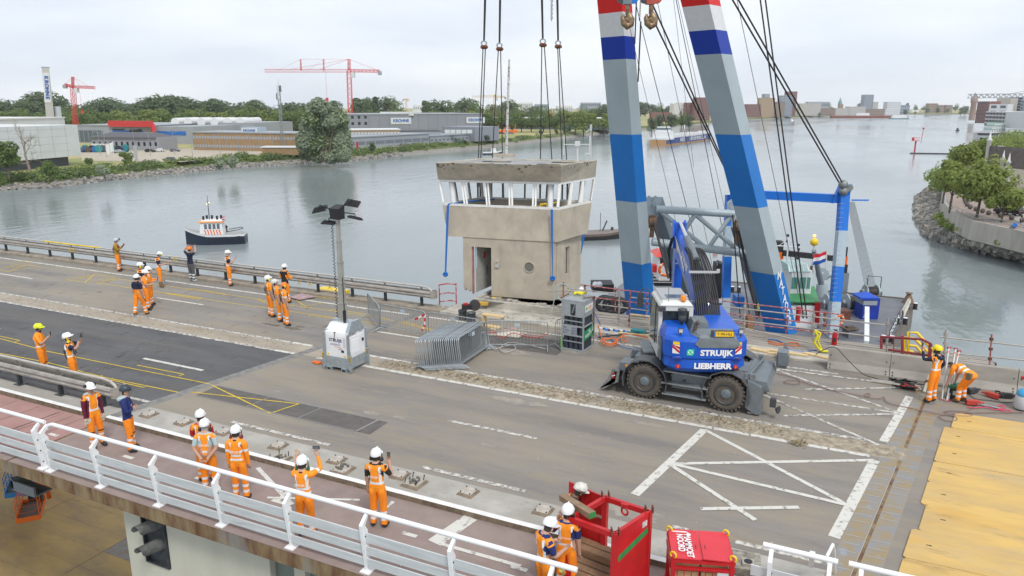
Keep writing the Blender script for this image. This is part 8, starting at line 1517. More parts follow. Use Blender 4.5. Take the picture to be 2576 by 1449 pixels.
b=MB();pr_=[V3((p.x,p.y,-8.62))for p in qw];b.add(pr_+[V3((2500,1400,-8.62)),V3((2500,100,-8.62))],[tuple(range(nq+2))[::-1]]);struct('promenade',b,mat('promenade_brick',(.30,.235,.20),.9,var=.12,scale=.5))
b=MB();b.add([P(u,v,-8.57)for u,v in((2800,640),(2576,568),(2480,510),(2430,470),(2460,450),(2530,480),(2800,540))],[tuple(range(7))]);struct('quay_road',b,mat('quay_asphalt',(.33,.31,.28),.9,var=.1))
b=MB();b.add([P(u,v,-8.59)for u,v in((2420,470),(2470,430),(2540,405),(2700,385),(2700,470),(2560,470),(2500,450))],[tuple(range(7))]);struct('lawn',b,gr)
def T_(label,u,vb,vt,w_px,gm,D=None,z=GZ,**k):
 D=D or DG(vb,z);q=gq(u,D,z);h_=Q(u,vt,D).z-z;return tree(label,q,h_,w_px*D/F*(1.25 if z>-10 else 1.1),gm,**k)
for lb,u,vb,vt,w,k in(('large linden tree in front of the promenade road, its crown nearest us',2494,548,415,122,dict(n=5200,ls=.30,nb=16)),('linden tree left of the largest one on the promenade',2423,528,412,62,dict(n=3400,ls=.28,nb=12)),('linden tree behind the promenade railing bend',2443,470,366,58,dict(n=2600,ls=.34,nb=11)),('dark linden tree furthest to the right of the promenade group',2478,455,355,62,dict(n=2600,ls=.36,nb=11)),('small linden crown in front of the group by the slope',2402,505,402,40,dict(n=1600,ls=.3,nb=9)),('shrubby tree behind the street lamp at the right edge',2560,560,472,70,dict(n=2200,ls=.3,nb=9))):
 T_(lb,u,vb,vt,w,gR,z=-8.6,tr=.30,zlo=.52,grp='lindens on the right promenade',**k)
bl=[]
for u,v,s in((2365,470,2.2),(2372,460,2.6),(2350,448,2.0),(2395,440,3.5),(2410,425,4),(2425,410,4.5),(2385,452,3),(2500,395,6),(2530,388,7),(2560,384,7),(2470,398,5),(2372,562,.9),(2395,572,.9),(2430,582,.8),(2460,592,.8),(2490,600,.8),(2522,610,.7),(2365,548,.9),(2575,510,2.4),(2545,500,2)):
 for j in range(5):q=P(u+RNG.normal(0,6 if s>1 else 8),v+RNG.normal(0,2),-11.2 if 540<v<620 else-9.5);bl.append((q.x,q.y,q.z+s*.4,s,s,s*.85))
stuff(tag(leafy('quay_shrubs',bl,17000,.4,gC+gB[2:]),'willow scrub and weeds growing round the quay wall and slope','scrub'))
t=thing('willow_tree','huge grey green willow on the left bank in front of the brick building','tree',tuple(P(815,405,-11.5)));D_=P(815,405,-11.5).dot(FW);bl=[]
for u,v,r_,h_ in((800,265,4,4),(806,285,6,5),(785,300,5,5),(830,300,5,5),(778,325,5,6),(808,320,7,7),(842,318,6,6),(858,335,5,6),(765,355,4.5,6),(790,360,6,7),(820,355,7,8),(850,360,6,7),(868,362,4,5),(774,385,4.5,4),(800,390,5,4),(835,392,6,4),(862,388,4.5,4),(845,290,4,4),(862,300,3.5,3.5),(790,278,4,4),(815,272,4,4)):
 q=Q(u,v,D_+RNG.uniform(-3,6));q-=t.location;bl.append((q.x,q.y,q.z,r_*.75,r_*.75,h_*.72))
leafy('crown',bl,24000,.55,gW+gB[:1],t);b=MB();[b.path([(x*.3,0,0),(x*.6,.3,5),(x,.5,13)],[.6,.4,.12],7)for x in(-4,-1,2,5)];b.mk('trunk',bark,t)
T_('dark tree at the left picture edge on the bank',-2,455,355,60,gB,D=205,n=3000,ls=.4,nb=10)
for i,(u,v,vt,w)in enumerate(((308,411,382,34),(541,425,397,28),(573,423,393,30),(244,452,413,34),(105,447,405,40),(210,330+85,400,20))):T_(['round bush in front of the white flag','left of two round willow bushes on the bank','right of two round willow bushes on the bank','pale willow bush at the waterline below the parking lot','scrubby bush at the foot of the dead tree','low bush beside the white hall corner'][i],u,v,vt,w,gW if i in(1,2,3)else gB,n=900,ls=.35,tr=.05,nb=8)
for i,(u,v,vt)in enumerate(((934,381,359),(1227,355,338),(1167,361,353),(1401,338,325),(1420,340,311),(1360,342,326),(1433,331,319))):T_('clipped round tree on the dry lawn, '+['first from the left','before the low grey hall','very small one','right of the yacht ropes','tall narrow one','between the ropes','next to the dark hall'][i],u,v,vt,(v-vt)*.85,gA,n=500,ls=.4,tr=.12,nb=6,grp='round trees on the far lawn')
dt=thing('dead_tree','bare dead tree leaning on the bank in front of the white hall','tree',tuple(P(80,447,-12)));b=MB();D_=P(80,447,-12).dot(FW)
def branch(b,p,d,l_,r_,k):
 q=p+d*l_;m_=lerp(p,q,.5)+V3(RNG.normal(0,.06*l_,3));b.path([p,m_,q],[r_,r_*.8,r_*.6],5)
 if k:
  for j in range(3 if k>1 else 2):e=(d+V3(RNG.normal(0,.55,3))+V3((0,0,.15))).normalized();branch(b,lerp(p,q,RNG.uniform(.55,1)),e,l_*RNG.uniform(.5,.75),r_*.55,k-1)
P0=Q(80,447,D_);P1=Q(63,390,D_);b.path([P0,lerp(P0,P1,.5)+RT*.1,P1],[.42,.34,.26],8);
for e in((60,345,.2),(48,330,.13),(80,360,.13),(92,392,.10),(45,410,.10)):q=Q(e[0],e[1],D_);s_=P1 if e[1]<390 else lerp(P0,P1,.6);d=(q-s_);branch(b,s_,d.normalized(),d.length*.75,e[2],4)
b.mk('trunk',mat('dead_bark',(.26,.21,.17),.9,var=.2),dt,False)
protos=[]
for g_,shp in((gA,'round'),(gA,'round'),(gB,'round'),(gC,'round'),(gA,'cone'),(gB,'round')):protos.append(tree('dense dark tree in the long row behind the factory',(0,0,-200),1,.85 if shp=='round' else.34,g_,n=1500,ls=.036,nb=12,shape=shp,tr=.12));
used_=[False]*len(protos)
LM=[(0,'at the left picture edge'),(50,'left of the KROHNE tower'),(120,'right behind the KROHNE tower'),(185,'behind the short red crane'),(235,'right of the short red crane'),(290,'above the yellowish office'),(350,'above the red portal beam'),(430,'above the green car park tree'),(510,'above the barrel vaults'),(600,'above the brick office sign'),(680,'left of the phone mast'),(740,'between phone mast and willow'),(800,'behind the willow'),(880,'beside the tall red crane mast'),(930,'just right of the tall red crane'),(1000,'above the first warehouse sign'),(1080,'above the middle of the grey warehouse'),(1150,'above the second warehouse sign'),(1215,'at the end of the grey warehouse'),(1290,'behind the roof mast'),(1370,'between the two right slings'),(1440,'right of the slings'),(1500,'beside the left crane leg'),(1640,'behind the tanker'),(1720,'between the crane legs'),(2070,'left of the church tower'),(2180,'below the blue grey tower block'),(2270,'at the end of the town'),(2340,'at the end of the river'),(2420,'left of the water tower')]
def far_tree(i,u,D,vt,wf,lb,grp):
 lb+=' '+min(LM,key=lambda x:abs(x[0]-u))[1]
 q=gq(u,D);h_=Q(u,vt,D).z-GZ;o=protos[i]if not used_[i]else dup(protos[i]);used_[i]=True
 o.location=q;o.rotation_euler=(0,0,RNG.uniform(0,6));o.scale=(h_*wf,h_*wf,h_);o['label']=lb;o['group']=grp
tops=[(0,245),(60,255),(90,232),(130,232),(165,262),(230,262),(270,243),(330,258),(385,240),(430,238),(500,247),(560,248),(590,262),(635,245),(690,272),(738,247),(770,262)]
def topv(u):
 for(a,va),(c,vc)in zip(tops[:-1],tops[1:]):
  if a<=u<=c:return va+(vc-va)*(u-a)/(c-a)
 return 262
u=-25
while u<775:far_tree(int(RNG.integers(0,2)),u,RNG.uniform(560,640),topv(max(0,u))+RNG.uniform(-2,9),1.4,'tall dark tree in the back row','dark tree line');u+=RNG.uniform(15,26)
u=-10
while u<790:far_tree(int(RNG.choice([2,3,5])),u,RNG.uniform(470,520),RNG.uniform(271,286),1.3,'lighter green tree in the front row','lighter green tree row');u+=RNG.uniform(17,30)
for u,vt,i,wf in((800,254,0,1.2),(842,253,0,1.2),(897,243,4,1.3),(910,248,0,1),(945,240,4,1.1),(925,246,1,1),(975,242,1,1.2),(1000,262,2,1.2),(1072,250,4,1.3),(1103,251,1,1.2),(1130,258,2,1.2),(1150,256,0,1.1),(1178,247,1,1.2),(1205,262,2,1.3),(1240,262,0,1.1),(1280,252,1,1.2),(1310,268,2,1.2),(1338,266,0,1.2),(1365,270,2,1.2),(1420,272,5,1.3),(1460,270,2,1.2),(1500,268,5,1.2),(1520,262,0,1.2)):far_tree(i,u,RNG.uniform(600,760),vt,wf*1.1,'separate distant tree','trees behind the grey hall')
u=880
while u<1530:far_tree(int(RNG.choice([2,3])),u,560,RNG.uniform(277,285),1.3,'low light green tree','low trees behind the grey hall');u+=RNG.uniform(20,34)
for u,vt,D in((1660,288,640),(1690,286,640),(1715,284,660),(1735,290,640),(1640,296,560),(1640,262,1300),(1622,258,1300),(1660,262,1300),(1680,266,1300),(1610,256,1300),(2180,262,1700),(2161,259,1700),(2278,258,1800),(2275,276,1650),(2260,278,1650),(2300,280,1700),(2320,266,2600),(2340,264,2600),(2360,265,2600),(2300,264,2600),(2380,266,2500),(2400,262,2400),(2330,272,2000),(2355,270,2000),(2380,272,1900),(2425,266,1700),(2415,270,1600),(2245,281,1650),(2110,282,1500),(2060,283,1450),(2070,262,1900),(2084,262,1900)):far_tree(4 if u in(2278,)else int(RNG.choice([0,1,2])),u,D,vt,1.2,'small hazy tree on the far shore','trees of the far shore')
# ================================================================ buildings
def bld(label,u0,u1,vt,D0,D1=None,dp=20,m=None,rows=0,cols=0,wm=None,z0=GZ,name='building',wfill=.6,hfill=.5,grp=None,roof=None,wz=None):
 D1=D1 or D0;a,c=gq(u0,D0,z0),gq(u1,D1,z0);zt=Q(u0,vt,D0).z;d=(c-a);L_=d.length;d.normalize();nrm=V3((-d.y,d.x,0));t=thing(name,label,'building',tuple(a),0,grp)
 b=MB();b.slab([a,c,c+nrm*dp,a+nrm*dp],(0,0,zt-z0));b.mk('wall',m,t,False)
 if roof:b=MB();e=.3;b.slab([a-d*e-nrm*e+V3((0,0,zt-z0)),c+d*e-nrm*e+V3((0,0,zt-z0)),c+d*e+nrm*(dp+e)+V3((0,0,zt-z0)),a-d*e+nrm*(dp+e)+V3((0,0,zt-z0))],(0,0,.5));b.mk('roof',roof,t,False)
 if rows:
  w,h_=L_/cols,(zt-z0)/rows if not wz else(wz[1]-wz[0])/rows;base=0 if not wz else wz[0]
  for r_ in range(rows):
   b=MB()
   for k in range(cols):
    p=a+d*(w*(k+.5-wfill/2))+V3((0,0,base+h_*(r_+.5-hfill/2)))-nrm*.06;b.slab([p,p+d*w*wfill,p+d*w*wfill+V3((0,0,h_*hfill)),p+V3((0,0,h_*hfill))],nrm*.03)
   o=b.mk('window_row',wm or glassg,t,False);o['kind']='stuff'
 t['_']=0;del t['_'];return t,a,d,nrm,zt
def face_text(tup,s,size,along,up_,m,bg=None,sx=1.):
 t,a,d,nrm,zt=tup;L_=size*.75*len(s)*sx;q=a+d*along+V3((0,0,up_))-nrm*.12;
 if bg:b=MB();b.slab([q-d*L_*.58-V3((0,0,size*.75)),q+d*L_*.58-V3((0,0,size*.75)),q+d*L_*.58+V3((0,0,size*.75)),q-d*L_*.58+V3((0,0,size*.75))],-nrm*.1);b.mk('sign_board',bg,t,False)
 b=MB();b.text(s,size,frame(q-nrm*.15,d,(0,0,1)),0,.04,sx=sx);b.mk('lettering',m,t,False)
wl=mat('hall_white',(.60,.625,.615),.6,var=.04,scale=.2);lg=mat('hall_grey',(.30,.32,.35),.6,var=.05,scale=.1);mg=mat('hall_mid_grey',(.235,.25,.285),.6,var=.04,scale=.1);dg=mat('hall_dark',(.085,.095,.12),.6);brk=mat('pale_brick',(.33,.215,.11),.9,var=.1,scale=.6);cb=mat('cladding_blue',(.01,.13,.46),.5);rfw=mat('roof_white',(.66,.66,.65),.7);rfd=mat('roof_dark',(.10,.10,.11),.8);tow=mat('tower_concrete',(.46,.45,.42),.8,var=.06,scale=.3);logo=mat('krohne_blue',(.0,.09,.38),.5);tile_=mat('orange_tile',(.42,.14,.065),.8,var=.15)
x=bld('white clad hall on a dark base at the left edge behind the dead tree',-70,192,322,214,251,60,wl,z0=-7.6);b=MB();t,a,d,nrm,zt=x;b.slab([a+nrm*1.2-V3((0,0,3.4)),a+d*33.4+nrm*1.2-V3((0,0,3.4)),a+d*33.4+nrm*50-V3((0,0,3.4)),a+nrm*50-V3((0,0,3.4))],(0,0,3.4));b.mk('dark_base',mat('base_slate',(.055,.062,.075),.6,var=.1),t,False)
for k in range(7):b=MB();p=a+d*(k*5.4)-nrm*.03;b.slab([p,p+d*.08,p+d*.08+V3((0,0,zt+7.6)),p+V3((0,0,zt+7.6))],nrm*.02);b.mk('panel_joint',lg,t,False)
for k in range(4):b=MB();b.slab([a-nrm*.02+V3((0,0,2+2.3*k)),a+d*33.8-nrm*.02+V3((0,0,2+2.3*k)),a+d*33.8-nrm*.02+V3((0,0,2.06+2.3*k)),a-nrm*.02+V3((0,0,2.06+2.3*k))],nrm*.01);b.mk('panel_joint',lg,t,False)
bld('white upper hall volume behind the white clad hall',-70,162,303,262,312,30,wl,roof=rfw)
ch=thing('chimney_tower','slim pale concrete tower with vertical blue KROHNE lettering','tower',tuple(gq(124,340)));b=MB();b.loft([[gq(u,D,GZ)for u,D in((112,340),(134,340),(134,344),(112,344))],[Q(u,171,D)for u,D in((105,340),(123.5,340),(123.5,344),(105,344))]]);b.mk('shaft',tow,ch,False)
b=MB();qa,qb=Q(107.5,184,339.8),Q(131,258,339.8);b.loft([[Q(u,v,D)for u,v in((107,183),(123,183))]+[Q(u,v,D)for u,v in((128.5,258),(112,258))]for D in(339.95,339.8)]);b.mk('sign_panel',mat('panel_white',(.66,.67,.66),.6),ch,False);b=MB()
sd_=(Q(117.8,245,339.6)-Q(113.2,193,339.6)).normalized()
for i,c in enumerate('KROHNE'):q=lerp(Q(115.2,190,339.6),Q(119.8,251,339.6),(i+.5)/6);b.text(c,2.35,frame(q,sd_,-(-RT)),0,.04,sx=.95)
b.mk('lettering',logo,ch,False);b=MB();b.box(Q(114,170,342),(2.3,2.3,.6),0);b.mk('crown',galv,ch,False)
b=MB();b.cyl(gq(144,345),Q(143.5,268,345),1.5,n=16);tag(b.mk('silo',mat('silo_pale',(.52,.56,.58),.5)),'pale round silo beside the KROHNE tower','silo')
x=bld('long grey factory hall with blue window bands and a red portal frame',191,385,316,400,392,60,lg,roof=galv);t,a,d,nrm,zt=x;L_=(gq(385,392)-a).length
for f0,f1,z0_,z1_,m_ in((0,.33,.5,6.5,glassg),(.46,.86,4.6,6.6,cb),(.46,.62,6.7,7.4,glass),(.68,.84,5.6,7.4,glass)):b=MB();p=a+d*L_*f0-nrm*.05+V3((0,0,z0_));b.slab([p,p+d*L_*(f1-f0),p+d*L_*(f1-f0)+V3((0,0,z1_-z0_)),p+V3((0,0,z1_-z0_))],-nrm*.05);b.mk('window_band',m_,t,False)
for f_ in np.arange(.02,.33,.06):b=MB();p=a+d*L_*f_-nrm*.12+V3((0,0,.5));b.bar(p,p+V3((0,0,6)),.2);b.mk('mullion',lg,t,False)
b=MB();q0=Q(275,311,396);q1=Q(383,312,390);b.bar(q0,q1,2,3.0);b.bar(q1,gq(384,389),1.8,1.8);tag(b.mk('red_portal',mat('portal_red',(.55,.03,.03),.5)),'red steel portal beam wrapping the factory roof edge','portal')
x=bld('grey factory extension with blue bands right of the red portal',386,480,318,392,386,40,lg);t,a,d,nrm,zt=x;b=MB();b.slab([a-nrm*.1+V3((0,0,4.4)),a+d*19-nrm*.1+V3((0,0,4.4)),a+d*19-nrm*.1+V3((0,0,6.4)),a-nrm*.1+V3((0,0,6.4))],-nrm*.05);b.mk('window_band',cb,t,False)
bld('grey hall with white barrel vault roofs behind the brick office',480,640,308,430,420,40,lg)
for k in range(6):b=MB();q0=Q(440+33*k,307,425);b.path([q0,q0+FW*30],2.3,14);tag(b.mk('vault_roof',rfw),'white barrel vault rooflight in the row above the grey hall','rooflight','white barrel vaults')
x=bld('low grey gatehouse with dark hipped roof by the parking lot',222,392,345,335,330,14,mat('gate_grey',(.30,.31,.33),.7),1,12,glass,wfill=.4,hfill=.3);t,a,d,nrm,zt=x;b=MB();L_=31;zz=V3((0,0,zt+10.6));b.loft([[a-d-nrm+zz,a+d*(L_+1)-nrm+zz,a+d*(L_+1)+nrm*15+zz,a-d+nrm*15+zz],[a+d*6+nrm*5+zz*1+V3((0,0,2.0)),a+d*(L_-5)+nrm*5+zz+V3((0,0,2.0)),a+d*(L_-5)+nrm*9+zz+V3((0,0,2.0)),a+d*6+nrm*9+zz+V3((0,0,2.0))]]);b.mk('hipped_roof',rfd,t,False);b=MB();b.slab([a-nrm*.05+V3((0,0,.4)),a+d*9-nrm*.05+V3((0,0,.4)),a+d*9-nrm*.05+V3((0,0,2.8)),a-nrm*.05+V3((0,0,2.8))],-nrm*.05);b.mk('white_panel',rfw,t,False)
x=bld('two storey pale brick office with window bands and a KROHNE roof sign',481,770,334,335,318,18,brk,2,40,mat('office_window',(.34,.37,.40),.3),wfill=.72,hfill=.32,roof=galv);t,a,d,nrm,zt=x
for f_ in np.linspace(0,.98,9):b=MB();p=a+d*48*f_-nrm*.1;b.bar(p,p+V3((0,0,zt+10.6)),.18);b.mk('pilaster',lg,t,False)
y_=bld('pale blue plant room with a KROHNE sign on the brick office roof',605,650,320,338,336,6,mat('plant_blue',(.36,.43,.50),.6),z0=zt if False else-4.2,name='plant_room');face_text(y_,'KROHNE',1.5,4.0,2.0,logo,wl)
bld('low brick shed with a white roof edge beside the phone mast',652,760,372,300,300,6,brk,roof=rfw,name='shed')
bld('yellowish office block behind the factory roofs',235,312,292,520,515,14,mat('yellow_brick',(.52,.43,.22),.8),2,8,glassg)
x=bld('huge grey warehouse with two KROHNE signs behind the lawn',876,1215,289,430,470,50,mg,roof=lg);t,a,d,nrm,zt=x;L_=(gq(1215,470)-a).length;face_text(x,'KROHNE',2.4,L_*.37,zt+10.6-3.6,logo,wl);face_text(x,'KROHNE',2.4,L_*.94,zt+10.6-3.6,logo,wl)
for k in range(14):b=MB();p=a+d*L_*k/14-nrm*.04;b.slab([p,p+d*.12,p+d*.12+V3((0,0,zt+10.5)),p+V3((0,0,zt+10.5))],nrm*.02);b.mk('panel_joint',dg,t,False)
for f_,w_ in((.02,.018),(.065,.018),(.11,.018)):
 for z in(4.5,8.5,12):b=MB();p=a+d*L_*f_-nrm*.06+V3((0,0,z));b.slab([p,p+d*L_*w_,p+d*L_*w_+V3((0,0,1.6)),p+V3((0,0,1.6))],-nrm*.03);b.mk('window',glass,t,False)
b=MB();q=Q(1180//1+0,283,440);b.box(Q(1000,286,450),(20,6,2.2),YAW);tag(b.mk('roof_plant',wl),'white ventilation units on the huge grey warehouse roof','roof plant')
bld('brick office wing with a bright window band behind the low hall',872,1005,328,365,372,14,brk,1,16,mat('pale_window',(.45,.50,.53),.3),wfill=.8,hfill=.3,roof=rfw,wz=(4,8))
bld('grey shed with dark pitched roof behind the low hall',1000,1107,331,395,400,20,lg,roof=rfd)
x=bld('long low grey hall with dark windows along the lawn',864,1078,348,334,384,22,lg,1,9,mat('blinds',(.16,.18,.21),.5),wfill=.9,hfill=.3,roof=galv);t,a,d,nrm,zt=x;b=MB();b.slab([a+d*7-nrm*.1,a+d*8.3-nrm*.1,a+d*8.3-nrm*.1+V3((0,0,3)),a+d*7-nrm*.1+V3((0,0,3))],-nrm*.05);b.mk('red_door',red,t,False)
x=bld('low grey hall with a strip window and red doors',1080,1196,344,386,420,20,lg,1,12,glassg,wfill=.5,hfill=.2,roof=galv)
bld('tall pale grey hall at the end of the lawn row',1194,1255,320,412,430,24,mg)
for k in range(5):b=MB();b.box(Q(1125+14*k,331,400),(2.6,2,1.8),YAW+.2);tag(b.mk('rooftop_unit',wl),'white air handling unit on the low hall roof','roof unit','air handling units')
x=bld('long dark blue grey hall with a white and orange sign and glass entrance',1215,1545,297,640,610,40,dg,roof=rfw);face_text(x,'Boels',2.8,84,8.6,black,wl);t,a,d,nrm,zt=x;b=MB();b.slab([a+d*80-nrm*.35+V3((0,0,5.6)),a+d*88-nrm*.35+V3((0,0,5.6)),a+d*88-nrm*.35+V3((0,0,7)),a+d*80-nrm*.35+V3((0,0,7))],-nrm*.05);b.mk('orange_strip',orange,t,False);b=MB();b.slab([a+d*62-nrm*.1+V3((0,0,.5)),a+d*95-nrm*.1+V3((0,0,.5)),a+d*95-nrm*.1+V3((0,0,4)),a+d*62-nrm*.1+V3((0,0,4))],-nrm*.05);b.mk('glass_front',mat('teal_glass',(.05,.16,.20),.2),t,False)
for u0,u1,vt,D in((1048,1062,297,560),(560,640,296,500),(1240,1290,285,760),(930,960,300,520),(1300,1390,284,780),(690,760,297,520),(450,500,300,500)):
 a,c=gq(u0,D),gq(u1,D);zt=Q(u0,vt,D).z;b=MB();b.loft([[a+V3((0,0,zt-GZ-4)),c+V3((0,0,zt-GZ-4)),c+FW*9+V3((0,0,zt-GZ-4)),a+FW*9+V3((0,0,zt-GZ-4))],[a+FW*4+V3((0,0,zt-GZ)),c+FW*4+V3((0,0,zt-GZ)),c+FW*5+V3((0,0,zt-GZ)),a+FW*5+V3((0,0,zt-GZ))]],0);b.slab([a,c,c+FW*9,a+FW*9],(0,0,zt-GZ-4.01),1);t=b.mk('terraced_houses',[tile_,brk]);tag(t,'row of houses with orange tiled roofs among the far trees','houses','orange roofed house rows')
cr_=mat('far_cream',(.50,.46,.40),.8);rb_=mat('far_red_brick',(.23,.10,.085),.8);gb_=mat('far_grey_blue',(.30,.34,.40),.7);wh_=mat('far_white',(.66,.66,.66),.7);bb_=mat('far_brown',(.30,.21,.16),.8);ob_=mat('far_ochre',(.46,.32,.20),.8)
town=[(1040,1072,265,900,wh_,3,6,'white flat block behind the tall dark trees'),(1300,1340,258,950,wh_,4,8,'white apartment block with blue penthouse left of the ropes'),(1345,1380,262,1000,gb_,3,8,'pale grey low block between the sling ropes'),(1462,1510,258,950,gb_,4,9,'blue grey office block left of the left crane leg'),(1400,1440,266,1000,wh_,2,8,'low white block behind the sling ropes'),(1690,1722,260,1050,wh_,4,8,'white block right of the left crane leg'),(1640,1690,283,900,rb_,2,8,'red brick sheds behind the tanker'),(1725,1755,258,1000,rb_,6,6,'red brick apartment block nearest the silos'),(1748,1785,245,980,rb_,8,7,'tall red brick apartment tower beside the right leg'),(1878,1912,262,1250,rb_,6,7,'red brick block right of the right crane leg'),(1910,1946,246,1300,ob_,8,6,'ochre tower with a square turret on the far shore'),(1920,1932,236,1310,gb_,2,2,'grey turret rising behind the ochre tower'),(1948,1972,256,1300,bb_,6,5,'brown pair block in front of the red tower'),(1960,1990,240,1350,gb_,9,5,'dark grey brown high rise beside the red tower'),(1977,2000,230,1360,rb_,10,3,'slim dark red high rise on the far shore'),(2010,2062,260,1450,cr_,6,8,'cream and grey apartment slab on the far shore'),(2030,2084,256,1700,gb_,2,10,'wide blue grey hall behind the apartment slab'),(2062,2100,272,1480,bb_,3,9,'row of brown gabled houses, left of the cream flats'),(2100,2135,272,1480,cr_,4,8,'pinkish town houses beside the cream flats'),(2133,2175,268,1480,cr_,5,9,'long cream balcony flats on the far waterfront'),(2170,2192,238,1600,gb_,12,4,'blue grey tower block dominating the far town'),(2190,2205,256,1600,cr_,5,4,'cream block right of the tower block'),(2175,2225,274,1500,bb_,4,12,'brown waterfront houses below the tower block'),(2228,2262,256,1600,wh_,6,7,'stepped white apartment block on the far shore'),(2222,2262,274,1500,wh_,4,9,'white waterfront house row on the right of the town'),(2262,2285,264,1650,gb_,3,5,'pale low block at the end of the town'),(2333,2355,260,2000,bb_,4,5,'brown flats near the end of the river, left one'),(2353,2372,264,2000,bb_,3,5,'brown flats near the end of the river, middle one'),(2375,2392,264,2000,bb_,3,5,'brown flats near the end of the river, right one')]
for i,(u0,u1,vt,D,m_,r_,c_,lb)in enumerate(town):bld(lb,u0,u1,vt,D,D,18,m_,r_,c_,gb_ if m_ in(wh_,cr_)else glassg,wfill=.55,hfill=.45,grp=None)
for u,v0,w,D,m_,lb in((1707,258,5,1020,wh_,'pair of white silos by the far harbour'),(1699,264,4,1020,wh_,'shorter white silo by the far harbour')):b=MB();b.cyl(gq(u,D),Q(u,v0,D),w,n=14);tag(b.mk('silo',m_),lb,'silo')
b=MB();b.box((gq(2113,1600)+Q(2113,262,1600))/2,(8,8,Q(2113,262,1600).z-GZ),YAW);q=Q(2113,262,1600);b.lathe([(4,0),(3.5,5),(2,8),(.2,14)],10,q,1);tag(b.mk('church_tower',[bb_,mat('copper_green',(.16,.32,.28),.7)]),'church tower with a green copper dome in the far town','church tower')
b=MB();q=gq(2444,1000);b.lathe([(3.6,0),(3.3,22),(4.2,23.5),(4.2,28),(2.6,30),(1.6,33),(.2,36)],14,q);tag(b.mk('water_tower',mat('tower_brick',(.36,.25,.20),.8,var=.1)),'round brick water tower before the right bank trees','water tower')
x=bld('white terraced apartment block with dark stacked balconies on the right bank',2478,2600,280,640,560,20,wh_,z0=-8.6);t,a,d,nrm,zt=x
for i in range(6):
 for r_ in range(4):b=MB();p=a+d*(2.5+6.0*i)-nrm*1.0+V3((0,0,1+3.0*r_));b.slab([p,p+d*3.2,p+d*3.2+nrm*1.1,p+nrm*1.1],(0,0,1.6));b.mk('balcony',mat('balcony_dark',(.12,.10,.10),.7),t,False)
bld('tall white stepped block behind the terraced apartments',2484,2530,262,680,670,20,wh_,z0=-8.6,rows=4,cols=2);bld('dark brown brick block left of the white apartments',2453,2482,255,760,750,20,rb_,6,6,z0=-8.6);bld('beige upper block behind the white apartments',2500,2535,247,780,770,20,cr_,z0=-8.6);bld('slate blue glass tower behind the white apartments',2530,2565,244,790,780,20,gb_,9,3,glass,z0=-8.6,wfill=.9);bld('grey concrete frame block at the right edge',2562,2600,252,760,750,20,lg,7,5,z0=-8.6)
vl=thing('villa','white villa with slate roof and pinnacled gables at the right edge','house',tuple(P(2560,470,-8.6)));D_=P(2560,470,-8.6).dot(FW);a,c=gq(2541,D_+4,-8.6),gq(2640,D_-6,-8.6);zt=Q(2541,425,D_).z;b=MB();b.slab([a,c,c+FW*12,a+FW*12],(0,0,zt+8.6));b.mk('wall',mat('villa_cream',(.62,.58,.48),.8),vl,False);b=MB();h_=V3((0,0,zt+8.6));b.loft([[a+h_,c+h_,c+FW*12+h_,a+FW*12+h_],[a+FW*5+h_+V3((0,0,4.5)),c+FW*5+h_+V3((0,0,4.5)),c+FW*6+h_+V3((0,0,4.5)),a+FW*6+h_+V3((0,0,4.5))]]);b.mk('roof',mat('slate',(.13,.11,.10),.8,var=.2,scale=1),vl,False)
for q,h0 in((a+FW*.2,3),(a+FW*6,7),(a+FW*11,4),(a+(c-a)*.15,2.5)):b=MB();b.lathe([(.45,-3),(.45,h0-1.5),(.7,h0-1.3),(.3,h0-.8),(.05,h0+.8)],8,q+h_);b.mk('pinnacle',wh_,vl,False)
